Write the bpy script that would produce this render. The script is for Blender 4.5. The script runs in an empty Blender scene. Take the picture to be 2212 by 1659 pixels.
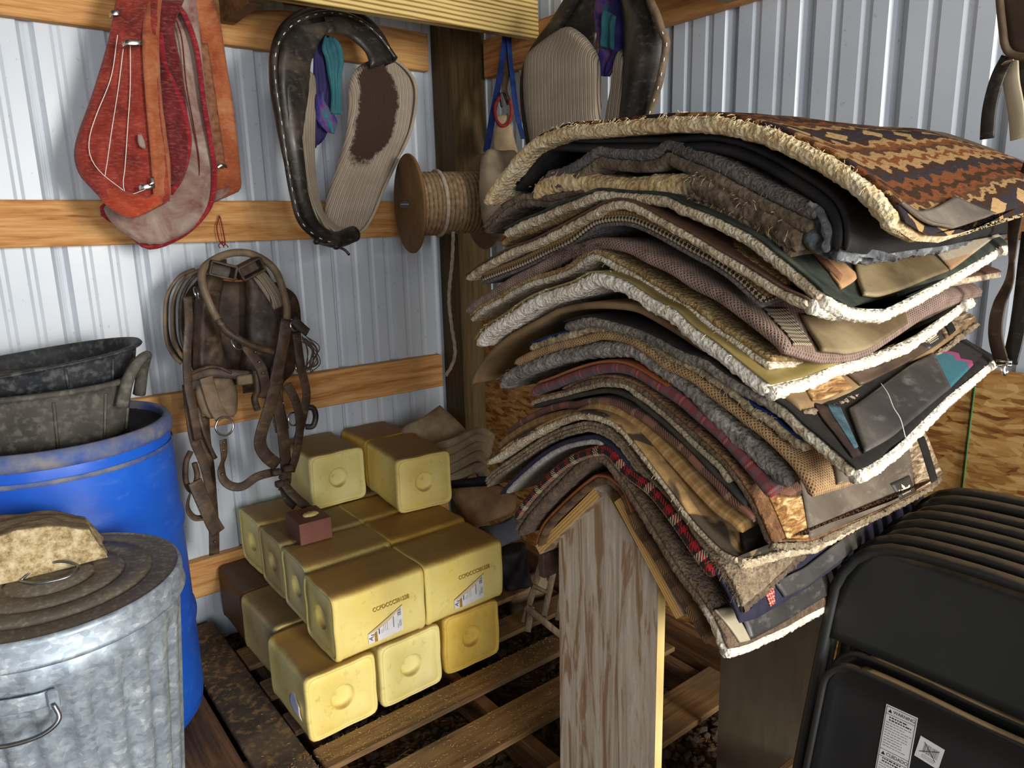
import bpy, bmesh, math, random
import numpy as np
from mathutils import Vector, Matrix, noise

random.seed(11)
scene = bpy.context.scene
COLL = scene.collection
PI = math.pi

# ------------------------------------------------------------------ camera
CAM = np.array([-1.84, -2.64, 1.50])
FPX = 1546.6
_yaw, _pit, _rol = [math.radians(v) for v in (52.009, -12.252, -1.3506)]
FWD = np.array([math.cos(_pit)*math.cos(_yaw), math.cos(_pit)*math.sin(_yaw), math.sin(_pit)])
_rt = np.array([math.sin(_yaw), -math.cos(_yaw), 0.0])
_up = np.cross(_rt, FWD)
RGT = math.cos(_rol)*_rt + math.sin(_rol)*_up
UPV = -math.sin(_rol)*_rt + math.cos(_rol)*_up
cam_data = bpy.data.cameras.new('camera')
cam_data.sensor_fit = 'HORIZONTAL'
cam_data.sensor_width = 36.0
cam_data.lens = FPX/2212*36.0
cam_data.clip_start = 0.02
cam = bpy.data.objects.new('camera', cam_data)
COLL.objects.link(cam)
cam.matrix_world = Matrix(((RGT[0], UPV[0], -FWD[0], CAM[0]), (RGT[1], UPV[1], -FWD[1], CAM[1]),
                           (RGT[2], UPV[2], -FWD[2], CAM[2]), (0, 0, 0, 1)))
scene.camera = cam

# ------------------------------------------------------------------ light
world = bpy.data.worlds.new('world')
scene.world = world
world.use_nodes = True
world.node_tree.nodes['Background'].inputs[0].default_value = (0.75, 0.85, 1.0, 1)
world.node_tree.nodes['Background'].inputs[1].default_value = 0.5

def area(name, loc, target, sx, sy, power, color):
    l = bpy.data.lights.new(name, 'AREA')
    l.shape = 'RECTANGLE'; l.size = sx; l.size_y = sy; l.energy = power; l.color = color
    o = bpy.data.objects.new(name, l); COLL.objects.link(o)
    o.location = loc
    d = Vector(target) - Vector(loc)
    o.rotation_euler = d.to_track_quat('-Z', 'Y').to_euler()
    return o
# daylight through the tall doorway behind the photographer's right shoulder, and a weaker, cooler fill light added to lift the left-facing sides
area('doorway_daylight', (-0.62, -6.12, 1.85), (-1.2, 0, 0.95), 0.85, 1.5, 222, (1.0, 0.965, 0.91))
area('left_fill_light', (-2.95, -6.1, 1.45), (-1.2, -1.2, 0.9), 1.9, 1.9, 104, (0.98, 0.985, 1.0))

scene.view_settings.view_transform = 'Standard'
scene.view_settings.look = 'None'
scene.view_settings.exposure = 0.0
scene.view_settings.gamma = 1.0
scene.view_settings.use_curve_mapping = False

# ------------------------------------------------------------------ pixel -> place helpers (distances from the camera along room axes)
def ray(px, py):
    return FWD + RGT*(px-1106)/FPX - UPV*(py-829.5)/FPX
def atY(px, py, d):
    r = ray(px, py); return Vector(CAM + r*(d/r[1]))
def atX(px, py, d):
    r = ray(px, py); return Vector(CAM + r*(d/r[0]))
def atZ(px, py, z):
    r = ray(px, py); return Vector(CAM + r*((z-CAM[2])/r[2]))

# ------------------------------------------------------------------ object helpers
def tag(o, label=None, cat=None, group=None, kind=None):
    if label: o['label'] = label
    if cat: o['category'] = cat
    if group: o['group'] = group
    if kind: o['kind'] = kind
    return o
def thing(name, label, cat, loc, group=None):
    o = bpy.data.objects.new(name, None); COLL.objects.link(o)
    o.location = Vector(loc); o.empty_display_size = 0.05
    return tag(o, label, cat, group)
def wloc(o):
    p = Vector((0, 0, 0))
    while o is not None:
        p = p + o.location; o = o.parent
    return p
def mk(name, verts, faces, mat, parent=None, smooth=True, uv=None):
    """mesh from world-space vertices; origin at the parent, or at its own base when top-level"""
    V = np.asarray([tuple(v) for v in verts], float) if not isinstance(verts, np.ndarray) else verts
    if parent is not None:
        base = np.array(wloc(parent)); loc = Vector((0, 0, 0))
    else:
        base = np.array([(V[:, 0].min()+V[:, 0].max())/2, (V[:, 1].min()+V[:, 1].max())/2, V[:, 2].min()])
        loc = Vector(base)
    me = bpy.data.meshes.new(name)
    me.from_pydata((V-base).tolist(), [], [tuple(f) for f in faces])
    if uv is not None:
        ul = me.uv_layers.new(name='UVMap')
        idx = np.empty(len(me.loops), int); me.loops.foreach_get('vertex_index', idx)
        ul.data.foreach_set('uv', np.asarray(uv, float)[idx].ravel())
    if smooth:
        me.polygons.foreach_set('use_smooth', [True]*len(me.polygons))
    me.validate(); me.update()
    if mat is not None: me.materials.append(mat)
    o = bpy.data.objects.new(name, me); COLL.objects.link(o)
    o.location = loc
    if parent is not None: o.parent = parent
    return o
def structure(o): o['kind'] = 'structure'; return o

def rotz(a): return Matrix.Rotation(a, 3, 'Z')
def box_geo(c, s, bev=0.0, rot=None, seg=1):
    bm = bmesh.new(); bmesh.ops.create_cube(bm, size=1.0)
    for v in bm.verts: v.co = Vector((v.co.x*s[0], v.co.y*s[1], v.co.z*s[2]))
    if bev > 0:
        bmesh.ops.bevel(bm, geom=list(bm.edges), offset=bev, segments=seg, affect='EDGES', profile=0.5)
    bm.verts.index_update()
    R = rot if rot is not None else Matrix.Identity(3)
    V = [R @ v.co + Vector(c) for v in bm.verts]; Fs = [[v.index for v in f.verts] for f in bm.faces]
    bm.free(); return V, Fs
def box(name, c, s, mat, parent=None, bev=0.002, rot=None, smooth=False, seg=1):
    V, Fs = box_geo(c, s, bev, rot, seg)
    return mk(name, V, Fs, mat, parent, smooth)
def join(*gs):
    V = []; Fs = []
    for (v, f) in gs:
        k = len(V); V += list(v); Fs += [[i+k for i in q] for q in f]
    return V, Fs

def crom(pts, n, closed=False):
    """Catmull-Rom through the points, resampled to n evenly spaced ones"""
    P = np.asarray([tuple(p) for p in pts], float); m = len(P)
    if closed: Q = np.vstack([P[-1], P, P[0], P[1]])
    else: Q = np.vstack([2*P[0]-P[1], P, 2*P[-1]-P[-2]])
    out = []; segs = m if closed else m-1
    for i in range(segs):
        p0, p1, p2, p3 = Q[i], Q[i+1], Q[i+2], Q[i+3]
        for t in np.linspace(0, 1, 14, endpoint=False):
            out.append(0.5*((2*p1)+(-p0+p2)*t+(2*p0-5*p1+4*p2-p3)*t*t+(-p0+3*p1-3*p2+p3)*t**3))
    out.append(P[0] if closed else P[-1])
    out = np.array(out)
    s = np.r_[0, np.cumsum(np.linalg.norm(np.diff(out, axis=0), axis=1))]
    t = np.linspace(0, s[-1], n, endpoint=not closed)
    return np.stack([np.interp(t, s, out[:, k]) for k in range(P.shape[1])], 1)

def frames(P, closed=False, ref=None):
    n = len(P); T = np.zeros_like(P)
    for i in range(n):
        a = P[(i-1) % n] if (closed or i > 0) else P[i]
        b = P[(i+1) % n] if (closed or i < n-1) else P[i]
        T[i] = b-a; T[i] /= max(1e-9, np.linalg.norm(T[i]))
    N = np.zeros_like(P)
    if ref is None:
        ref = np.array([0, 0, 1.0])
        if abs(T[0] @ ref) > 0.9: ref = np.array([1.0, 0, 0])
    v = np.asarray(ref, float)
    for i in range(n):
        v = v - T[i]*(v @ T[i]); v /= max(1e-9, np.linalg.norm(v)); N[i] = v
    return T, N, np.cross(T, N)

def tube_geo(P, r, n=8, closed=False, caps=True):
    P = np.asarray([tuple(p) for p in P], float); T, N, B = frames(P, closed)
    m = len(P); V = []; Fs = []
    for i in range(m):
        ri = r(i/(m-1)) if callable(r) else r
        for k in range(n):
            a = 2*PI*k/n; V.append(P[i]+ri*(math.cos(a)*N[i]+math.sin(a)*B[i]))
    for i in range(m if closed else m-1):
        for k in range(n):
            j = (i+1) % m
            Fs.append([i*n+k, i*n+(k+1) % n, j*n+(k+1) % n, j*n+k])
    if caps and not closed:
        Fs.append([k for k in range(n)][::-1]); Fs.append([(m-1)*n+k for k in range(n)])
    return V, Fs
def tube(name, P, r, mat, parent=None, n=8, closed=False):
    V, Fs = tube_geo(P, r, n, closed); return mk(name, V, Fs, mat, parent)

def ribbon_geo(P, w, th, side, closed=False):
    """flat strap: path P, width w (number or function), thickness th, side = width direction (one or per point)"""
    P = np.asarray([tuple(p) for p in P], float); T, _, _ = frames(P, closed); m = len(P)
    S = np.asarray(side, float)
    if S.ndim == 1: S = np.tile(S, (m, 1))
    elif len(S) != m: S = np.stack([np.interp(np.linspace(0, 1, m), np.linspace(0, 1, len(S)), S[:, k]) for k in range(3)], 1)
    V = []; UV = []; Fs = []
    L = np.r_[0, np.cumsum(np.linalg.norm(np.diff(P, axis=0), axis=1))]
    for i in range(m):
        s = S[i]-T[i]*(S[i] @ T[i]); s /= max(1e-9, np.linalg.norm(s)); nn = np.cross(T[i], s)
        wi = (w(i/(m-1)) if callable(w) else w)/2
        for (a, b) in ((-1, -.55), (-.86, -1), (.86, -1), (1, -.55), (1, .55), (.86, 1), (-.86, 1), (-1, .55)):
            V.append(P[i]+s*wi*a+nn*th/2*b); UV.append((L[i], a*wi))
    k = 8
    for i in range(m if closed else m-1):
        j = (i+1) % m
        for q in range(k): Fs.append([i*k+q, j*k+q, j*k+(q+1) % k, i*k+(q+1) % k])
    if not closed:
        Fs.append(list(range(k))); Fs.append([(m-1)*k+q for q in range(k)][::-1])
    return V, Fs, UV
def ribbon(name, P, w, th, side, mat, parent=None, closed=False):
    V, Fs, UV = ribbon_geo(P, w, th, side, closed); return mk(name, V, Fs, mat, parent, uv=UV)

def lathe_geo(prof, c, n=48, a0=0, a1=2*PI):
    full = abs(a1-a0-2*PI) < 1e-6; V = []; Fs = []; cols = n if full else n+1
    for (r, z) in prof:
        for k in range(cols):
            a = a0+(a1-a0)*k/n; V.append((c[0]+r*math.cos(a), c[1]+r*math.sin(a), c[2]+z))
    for i in range(len(prof)-1):
        for k in range(n):
            k2 = (k+1) % cols
            Fs.append([i*cols+k, i*cols+k2, (i+1)*cols+k2, (i+1)*cols+k])
    return V, Fs
def lathe(name, prof, c, mat, parent=None, n=48):
    V, Fs = lathe_geo(prof, c, n); return mk(name, V, Fs, mat, parent)

def slab(A, Bk):
    """closed shell from two m x n grids of points"""
    m, n = A.shape[:2]
    V = np.vstack([A.reshape(-1, 3), Bk.reshape(-1, 3)]); o = m*n; Fs = []
    for i in range(m-1):
        for j in range(n-1):
            a = i*n+j
            Fs.append([a, a+1, a+n+1, a+n]); Fs.append([o+a, o+a+n, o+a+n+1, o+a+1])
    for i in range(m-1):
        Fs.append([i*n, (i+1)*n, o+(i+1)*n, o+i*n]); q = n-1
        Fs.append([i*n+q, o+i*n+q, o+(i+1)*n+q, (i+1)*n+q])
    for j in range(n-1):
        Fs.append([j, o+j, o+j+1, j+1]); q = (m-1)*n
        Fs.append([q+j, q+j+1, o+q+j+1, o+q+j])
    return V, Fs
def gridnormals(G):
    du = np.gradient(G, axis=0); dv = np.gradient(G, axis=1)
    N = np.cross(du, dv); N /= np.maximum(1e-9, np.linalg.norm(N, axis=2, keepdims=True)); return N

def leaf(name, rows, th, mat, parent=None, m=44, n=18, depth='Y', puff=1.0, ripple=0.0, rf=25.0, bow=0.0, amp=0.0, af=40.0, quilts=None):
    """cushion-like sheet: rows of (left px, left py, right px, right py, depth left, depth right) down its length.
       Each row is placed at its own distance from the camera; the sheet gets thickness th, rounded edges, optional folds."""
    at = atY if depth == 'Y' else atX
    Lp = np.array([tuple(at(r[0], r[1], r[4])) for r in rows]); Rp = np.array([tuple(at(r[2], r[3], r[5])) for r in rows])
    Q = crom(np.hstack([Lp, Rp]), m); L = Q[:, :3]; R = Q[:, 3:]
    u = np.linspace(0, 1, n)
    G = L[:, None, :]*(1-u)[None, :, None]+R[:, None, :]*u[None, :, None]
    N = gridnormals(G)
    toward = np.array([0, -1.0, 0]) if depth == 'Y' else np.array([-1.0, 0, 0])
    if (N.reshape(-1, 3).mean(0)) @ toward < 0: N = -N
    vv = np.linspace(0, 1, m)
    eu = np.clip(1-np.abs(2*u-1)**6, 0, 1); ev = np.clip(1-np.abs(2*vv-1)**14, 0, 1)
    prof = np.sqrt(eu)[None, :]*np.sqrt(ev)[:, None]
    if quilts:
        q = np.abs(np.sin(PI*u*quilts))**0.5; prof = prof*(0.55+0.45*q)[None, :]
    H = th/2*prof*puff+0.0008
    G = G+N*(bow*np.sin(PI*u)[None, :, None])
    if ripple:
        ph = np.array([[noise.noise(Vector((j*3.0/n, i*2.2/m, 3.3))) for j in range(n)] for i in range(m)])
        rip = np.sin(u*rf)[None, :]*0.6+ph*1.4
        G = G+N*(ripple*rip)[:, :, None]
    if amp:
        D = np.array([[noise.noise(Vector(G[i, j]*af)) for j in range(n)] for i in range(m)]); H = H+amp*D*(prof > 0.2)
    A = G+N*H[:, :, None]; Bk = G-N*(H*0.7)[:, :, None]
    V, Fs = slab(A, Bk)
    arc = np.r_[0, np.cumsum(np.linalg.norm(np.diff((L+R)/2, axis=0), axis=1))]
    wid = np.linalg.norm(R-L, axis=1)
    UU = np.tile(arc[:, None], (1, n)); VVv = (u[None, :]-0.5)*wid[:, None]
    uv = np.stack([VVv.ravel(), UU.ravel()], 1); uv = np.vstack([uv, uv])
    return mk(name, V, Fs, mat, parent, uv=uv)

def text_mesh(name, s, size, M, mat, parent=None, depth=0.0006, align='CENTER', width=None):
    cu = bpy.data.curves.new(name, 'FONT'); cu.body = s; cu.size = size; cu.extrude = depth
    cu.align_x = align; cu.align_y = 'CENTER'; cu.resolution_u = 3
    o = bpy.data.objects.new(name, cu); COLL.objects.link(o)
    dg = bpy.context.evaluated_depsgraph_get(); dg.update()
    me = bpy.data.meshes.new_from_object(o.evaluated_get(dg))
    COLL.objects.unlink(o); bpy.data.objects.remove(o); bpy.data.curves.remove(cu)
    V = [v.co.copy() for v in me.vertices]; Fs = [list(p.vertices) for p in me.polygons]
    bpy.data.meshes.remove(me)
    if not V: return None
    if width:
        x0 = min(v.x for v in V); x1 = max(v.x for v in V); k = width/(x1-x0)
        for v in V: v.x *= k
    return mk(name, [M @ v for v in V], Fs, mat, parent, smooth=False)
# ------------------------------------------------------------------ materials
def lin(c):
    if isinstance(c, str):
        c = c.lstrip('#'); c = tuple(int(c[i:i+2], 16) for i in (0, 2, 4))
    o = []
    for v in c[:3]:
        v = v/255.0; o.append(v/12.92 if v <= 0.04045 else ((v+0.055)/1.055)**2.4)
    return (o[0], o[1], o[2], 1.0)

class NB:
    def __init__(s, name):
        s.m = bpy.data.materials.new(name); s.m.use_nodes = True
        s.t = s.m.node_tree; s.n = s.t.nodes; s.b = s.n['Principled BSDF']
        s.tc = s.n.new('ShaderNodeTexCoord')
    def link(s, a, b): s.t.links.new(a, b)
    def put(s, node, key, v):
        if v is None: return
        i = node.inputs[key]
        if hasattr(v, 'links'): s.link(v, i)
        else: i.default_value = v
    def obj(s): return s.tc.outputs['Object']
    def uv(s): return s.tc.outputs['UV']
    def map(s, v, scale=(1, 1, 1), rot=(0, 0, 0), loc=(0, 0, 0)):
        n = s.n.new('ShaderNodeMapping'); s.link(v, n.inputs['Vector'])
        n.inputs['Scale'].default_value = scale; n.inputs['Rotation'].default_value = rot; n.inputs['Location'].default_value = loc
        return n.outputs[0]
    def noise(s, v, scale, detail=5, rough=0.55, dist=0.0, out='Fac'):
        n = s.n.new('ShaderNodeTexNoise'); s.link(v, n.inputs['Vector'])
        n.inputs['Scale'].default_value = scale; n.inputs['Detail'].default_value = detail
        n.inputs['Roughness'].default_value = rough; n.inputs['Distortion'].default_value = dist
        return n.outputs[0] if out == 'Fac' else n.outputs[1]
    def vor(s, v, scale, out='Distance', feature='F1', rnd=1.0):
        n = s.n.new('ShaderNodeTexVoronoi'); s.link(v, n.inputs['Vector']); n.feature = feature
        n.inputs['Scale'].default_value = scale; n.inputs['Randomness'].default_value = rnd
        return n.outputs[out]
    def wave(s, v, scale, dist=0, detail=2, dscale=1, dirn='X', typ='BANDS'):
        n = s.n.new('ShaderNodeTexWave'); s.link(v, n.inputs['Vector']); n.wave_type = typ; n.bands_direction = dirn
        n.inputs['Scale'].default_value = scale; n.inputs['Distortion'].default_value = dist
        n.inputs['Detail'].default_value = detail; n.inputs['Detail Scale'].default_value = dscale
        return n.outputs['Fac']
    def math(s, op, a, b=None, c=None, clamp=False):
        n = s.n.new('ShaderNodeMath'); n.operation = op; n.use_clamp = clamp
        s.put(n, 0, a); s.put(n, 1, b)
        if c is not None: s.put(n, 2, c)
        return n.outputs[0]
    def sep(s, v):
        n = s.n.new('ShaderNodeSeparateXYZ'); s.link(v, n.inputs[0]); return n.outputs
    def ramp(s, f, stops, interp='LINEAR'):
        n = s.n.new('ShaderNodeValToRGB'); s.link(f, n.inputs[0]); cr = n.color_ramp; cr.interpolation = interp
        while len(cr.elements) < len(stops): cr.elements.new(0.5)
        for e, (p, c) in zip(cr.elements, stops):
            e.position = p
            e.color = (c, c, c, 1) if isinstance(c, (int, float)) else lin(c)
        return n.outputs['Color']
    def mix(s, f, a, b, mode='MIX'):
        n = s.n.new('ShaderNodeMixRGB'); n.blend_type = mode
        s.put(n, 0, f)
        for k, v in ((1, a), (2, b)):
            if isinstance(v, (str, tuple)) and not hasattr(v, 'links'): v = lin(v)
            s.put(n, k, v)
        return n.outputs[0]
    def bump(s, h, strength=0.4, dist=0.002, nrm=None):
        n = s.n.new('ShaderNodeBump'); n.inputs['Strength'].default_value = strength; n.inputs['Distance'].default_value = dist
        s.link(h, n.inputs['Height'])
        if nrm is not None: s.link(nrm, n.inputs['Normal'])
        return n.outputs[0]
    def done(s, color, rough=0.8, metal=0.0, spec=0.3, normal=None, sheen=0.0, coat=0.0):
        if isinstance(color, (str, tuple)) and not hasattr(color, 'links'): color = lin(color)
        s.put(s.b, 'Base Color', color); s.put(s.b, 'Roughness', rough); s.put(s.b, 'Metallic', metal)
        s.put(s.b, 'Specular IOR Level', spec)
        if sheen: s.b.inputs['Sheen Weight'].default_value = sheen; s.b.inputs['Sheen Roughness'].default_value = 0.6
        if coat: s.b.inputs['Coat Weight'].default_value = coat
        if normal is not None: s.link(normal, s.b.inputs['Normal'])
        return s.m

def nmat(name, stops, scale=20, rough=0.8, bump=0.3, bscale=None, bdist=0.002, metal=0.0, spec=0.3, stretch=(1, 1, 1),
         coord='Object', detail=6, sheen=0.0, dist=0.0, coat=0.0, fine=None):
    """general speckled surface: noise through a colour ramp + noise bump"""
    b = NB(name); v = b.map(b.obj() if coord == 'Object' else b.uv(), stretch)
    if len(stops[0]) == 3:
        k = len(stops); stops = [(0.3+0.4*i/max(1, k-1), c) for i, c in enumerate(stops)]
    f = b.noise(v, scale, detail, 0.6, dist); c = b.ramp(f, stops)
    if fine:
        c = b.mix(b.math('MULTIPLY', b.ramp(b.noise(v, fine[0], 3), [(0.5, 0.0), (0.66, 1.0)]), fine[2]), c, fine[1])
    nr = b.bump(b.noise(v, bscale or scale*3, 4), bump, bdist) if bump else None
    return b.done(c, rough, metal, spec, nr, sheen, coat)

def wood(name, light, mid, dark, axis='X', scale=1.0, rough=0.7, knots=True, dirt=None):
    b = NB(name); st = {'X': (0.9, 14, 14), 'Y': (14, 0.9, 14), 'Z': (14, 14, 0.9)}[axis]
    v = b.map(b.obj(), tuple(q*scale for q in st))
    g = b.noise(v, 2.2, 8, 0.62, 1.2)
    fine = b.noise(v, 14, 3, 0.6)
    f = b.math('ADD', b.math('MULTIPLY', g, 0.75), b.math('MULTIPLY', fine, 0.28))
    c = b.ramp(f, [(0.34, dark), (0.47, mid), (0.62, light)])
    if knots:
        kv = b.map(b.obj(), {'X': (1, 3, 3), 'Y': (3, 1, 3), 'Z': (3, 3, 1)}[axis])
        k = b.vor(kv, 2.6); c = b.mix(b.ramp(k, [(0.02, 0.85), (0.09, 0.0)]), c, dark)
    if dirt:
        c = b.mix(b.ramp(b.noise(b.obj(), 5, 6), [(0.45, 0.0), (0.7, dirt[1])]), c, dirt[0])
    return b.done(c, rough, 0, 0.3, b.bump(fine, 0.25, 0.001))

def twill(name, stops, period, tw=0.0035, stops2=None, rough=0.9, noisy=0.25, diag=True):
    """woven plaid in metres of cloth (UV): warp and weft stripe tables crossed by a twill"""
    b = NB(name); x = b.sep(b.uv())
    fu = b.math('FRACT', b.math('DIVIDE', x[0], period)); fv = b.math('FRACT', b.math('DIVIDE', x[1], period))
    cu = b.ramp(fu, stops, 'CONSTANT'); cv = b.ramp(fv, stops2 or stops, 'CONSTANT')
    d = b.math('FRACT', b.math('DIVIDE', b.math('ADD', x[0], x[1]) if diag else x[0], tw))
    c = b.mix(b.math('GREATER_THAN', d, 0.5), cu, cv)
    nz = b.noise(b.obj(), 45, 4)
    c = b.mix(b.math('MULTIPLY', nz, noisy), c, (70, 58, 45))
    return b.done(c, rough, 0, 0.15, b.bump(d, 0.25, 0.0008), 0.06)

def fleece(name, stops, scale=70, rough=0.95, bump=0.9, useu=None):
    """curly pile; useu = (position u, colours before/after) for a pile that changes colour along the pad"""
    b = NB(name); o = b.obj()
    f = b.noise(o, scale, 5, 0.65, 0.6); big = b.noise(o, 9, 4)
    c = b.ramp(b.math('ADD', b.math('MULTIPLY', f, 0.65), b.math('MULTIPLY', big, 0.35)), [(0.34+0.32*i/(len(stops)-1), q) for i, q in enumerate(stops)])
    if useu:
        c2 = b.ramp(f, [(0.34+0.32*i/(len(useu[2])-1), q) for i, q in enumerate(useu[2])])
        u = b.math('ADD', b.sep(b.uv())[0], b.math('MULTIPLY', b.math('SUBTRACT', big, 0.5), 0.08))
        m = b.n.new('ShaderNodeMapRange'); b.link(u, m.inputs[0]); m.inputs[1].default_value = useu[0]; m.inputs[2].default_value = useu[1]
        c = b.mix(m.outputs[0], c, c2)
    h = b.math('ADD', b.vor(o, scale*2.6), b.noise(o, scale*3.2, 3))
    return b.done(c, rough, 0, 0.1, b.bump(h, bump, 0.004), 0.10)

def leather(name, stops, rough=0.5, scale=9, scuff=None, spec=0.4):
    b = NB(name); o = b.obj()
    f = b.noise(o, scale, 7, 0.62, 0.8); c = b.ramp(f, [(0.3+0.4*i/(len(stops)-1), q) for i, q in enumerate(stops)])
    if scuff:
        c = b.mix(b.math('MULTIPLY', b.ramp(b.noise(b.map(o, (1, 1, 2.2)), 26, 5, 0.7), [(0.56, 0.0), (0.72, 1.0)]), scuff[1]), c, scuff[0])
    r = b.ramp(b.noise(o, 14, 4), [(0.3, max(0, rough-0.14)), (0.7, min(1, rough+0.18))])
    return b.done(c, r, 0, spec, b.bump(b.noise(o, 120, 3), 0.15, 0.001))

M = {}
UEND = (0.665, 0.70)
# --- shell
def m_steel(name):
    b = NB(name); o = b.obj()
    c = b.ramp(b.noise(o, 3, 5), [(0.3, (196, 206, 216)), (0.7, (212, 219, 226))])
    c = b.mix(b.math('MULTIPLY', b.ramp(b.noise(o, 60, 2), [(0.70, 0.0), (0.78, 1.0)]), 0.5), c, (120, 122, 128))
    return b.done(c, 0.34, 0.0, 0.5, b.bump(b.noise(o, 2.5, 3), 0.12, 0.01))
M['steel'] = m_steel('painted_steel')
M['girt'] = wood('girt_pine', (224, 174, 112), (202, 142, 80), (146, 88, 42), 'X')
M['girt_y'] = wood('girt_pine_y', (206, 150, 92), (178, 118, 66), (120, 70, 34), 'Y')
M['post'] = wood('treated_post', (98, 80, 48), (80, 64, 36), (58, 45, 24), 'Z', knots=False)
def m_beam():
    b = NB('treated_beam'); o = b.obj()
    wv = b.wave(b.map(o, (0.12, 1, 1)), 22, 2.6, 3, 1.0, 'Z'); f = b.noise(b.map(o, (2, 40, 90)), 1.0, 4)
    c = b.ramp(b.math('ADD', b.math('MULTIPLY', wv, 0.7), b.math('MULTIPLY', f, 0.4)), [(0.2, (128, 98, 48)), (0.38, (178, 148, 84)), (0.75, (214, 188, 122))])
    return b.done(c, 0.7, 0, 0.3, b.bump(f, 0.2, 0.001))
M['beam'] = m_beam()
M['beam_dark'] = wood('header_wood', (150, 116, 70), (120, 88, 52), (80, 56, 32), 'X')
def m_osb():
    b = NB('osb'); o = b.obj()
    v = b.mix(0.035, o, b.noise(o, 7, 3, out='Color'), 'ADD')
    a = b.vor(b.map(v, (1, 11, 42), (0.35, 0, 0)), 1.9, 'Color'); a2 = b.vor(b.map(v, (1, 16, 60), (-0.5, 0, 0)), 1.6, 'Color')
    gr = b.noise(b.map(o, (1, 14, 150), (0.1, 0, 0)), 1.0, 4)
    f = b.math('ADD', b.math('ADD', b.math('MULTIPLY', b.sep(a)[0], 0.42), b.math('MULTIPLY', b.sep(a2)[1], 0.38)), b.math('MULTIPLY', gr, 0.25))
    c = b.ramp(f, [(0.12, (96, 54, 22)), (0.30, (150, 98, 48)), (0.52, (190, 140, 76)), (0.85, (222, 180, 114))])
    c = b.mix(b.ramp(b.noise(b.map(o, (1, 16, 70), (0.2, 0, 0)), 1.3, 6, 0.7), [(0.60, 0.0), (0.70, 0.55)]), c, (104, 58, 26))
    return b.done(c, 0.6, 0, 0.35, b.bump(f, 0.35, 0.002))
M['osb'] = m_osb()
def m_floor():
    b = NB('gravel_dirt'); o = b.obj()
    c = b.ramp(b.vor(o, 60, 'Color'), [(0.2, (40, 31, 23)), (0.5, (78, 62, 46)), (0.85, (120, 99, 76))])
    c = b.mix(b.ramp(b.noise(o, 6, 5), [(0.4, 0.0), (0.65, 0.7)]), c, (96, 70, 42))
    return b.done(c, 0.95, 0, 0.1, b.bump(b.vor(o, 60), 0.9, 0.008))
M['floor'] = m_floor()
M['stone'] = nmat('pebble', [(48, 39, 30), (76, 63, 49), (104, 89, 71)], 25, 0.9, 0.3)
M['straw'] = nmat('straw', [(170, 136, 78), (206, 176, 112)], 40, 0.8, 0.1)
M['ceiling'] = nmat('ceiling_sheet', [(70, 66, 60), (92, 86, 78)], 3, 0.8, 0.0)
M['pallet'] = wood('pallet_wood', (152, 120, 82), (124, 94, 60), (84, 62, 40), 'X', dirt=((84, 70, 54), 0.8))
M['pallet_y'] = wood('pallet_wood_y', (128, 92, 60), (96, 68, 44), (60, 42, 28), 'Y', dirt=((60, 52, 46), 0.8))
M['dark_board'] = nmat('weathered_board', [(46, 40, 36), (78, 66, 54), (112, 92, 70)], 6, 0.85, 0.4, 40, fine=(50, (176, 136, 78), 0.5))
def m_ply(name, warm=1.0, axis='Z'):
    b = NB(name); o = b.obj(); st = (10, 10, 1.1) if axis == 'Z' else (1.1, 10, 10)
    v = b.map(o, st); f = b.noise(v, 1.9, 6, 0.6, 2.2)
    fine = b.noise(b.map(o, (90, 90, 4) if axis == 'Z' else (4, 90, 90)), 1.0, 4)
    c = b.ramp(f, [(0.36, (160, 126, 96)), (0.43, (172, 140, 110)), (0.47, (202, 184, 160)), (0.60, (214, 200, 180)), (0.72, (188, 164, 136))])
    c = b.mix(b.math('MULTIPLY', b.ramp(fine, [(0.4, 1.0), (0.6, 0.0)]), 0.35), c, (118, 92, 66))
    crack = b.noise(b.map(o, (14, 14, 2.2)), 2.0, 9, 0.75, 3.0)
    c = b.mix(b.ramp(crack, [(0.495, 0.0), (0.502, 0.55), (0.509, 0.0)]), c, (66, 48, 34))
    return b.done(c, 0.75, 0, 0.25, b.bump(b.math('ADD', f, fine), 0.3, 0.0015))
M['ply'] = m_ply('whitewashed_plywood')
M['ply_dark'] = nmat('grey_plywood', [(112, 100, 84), (144, 130, 110), (168, 154, 132)], 5, 0.85, 0.3, 30, stretch=(1, 1, 0.35))
def m_plyedge(name):
    b = NB(name); o = b.obj(); x = b.sep(b.uv())
    c = b.ramp(b.math('FRACT', b.math('DIVIDE', x[1], 0.006)), [(0.0, (236, 196, 122)), (0.45, (210, 150, 76)), (0.7, (150, 92, 40)), (0.8, (232, 188, 112))], 'CONSTANT')
    c = b.mix(b.math('MULTIPLY', b.noise(o, 30, 4), 0.4), c, (190, 140, 80))
    return b.done(c, 0.7, 0, 0.3)
M['ply_edge'] = m_plyedge('plywood_edge')
M['cut_edge'] = nmat('fresh_cut_edge', [(206, 172, 104), (238, 216, 150)], 14, 0.7, 0.2, 60, stretch=(1, 1, 0.3))
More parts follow.
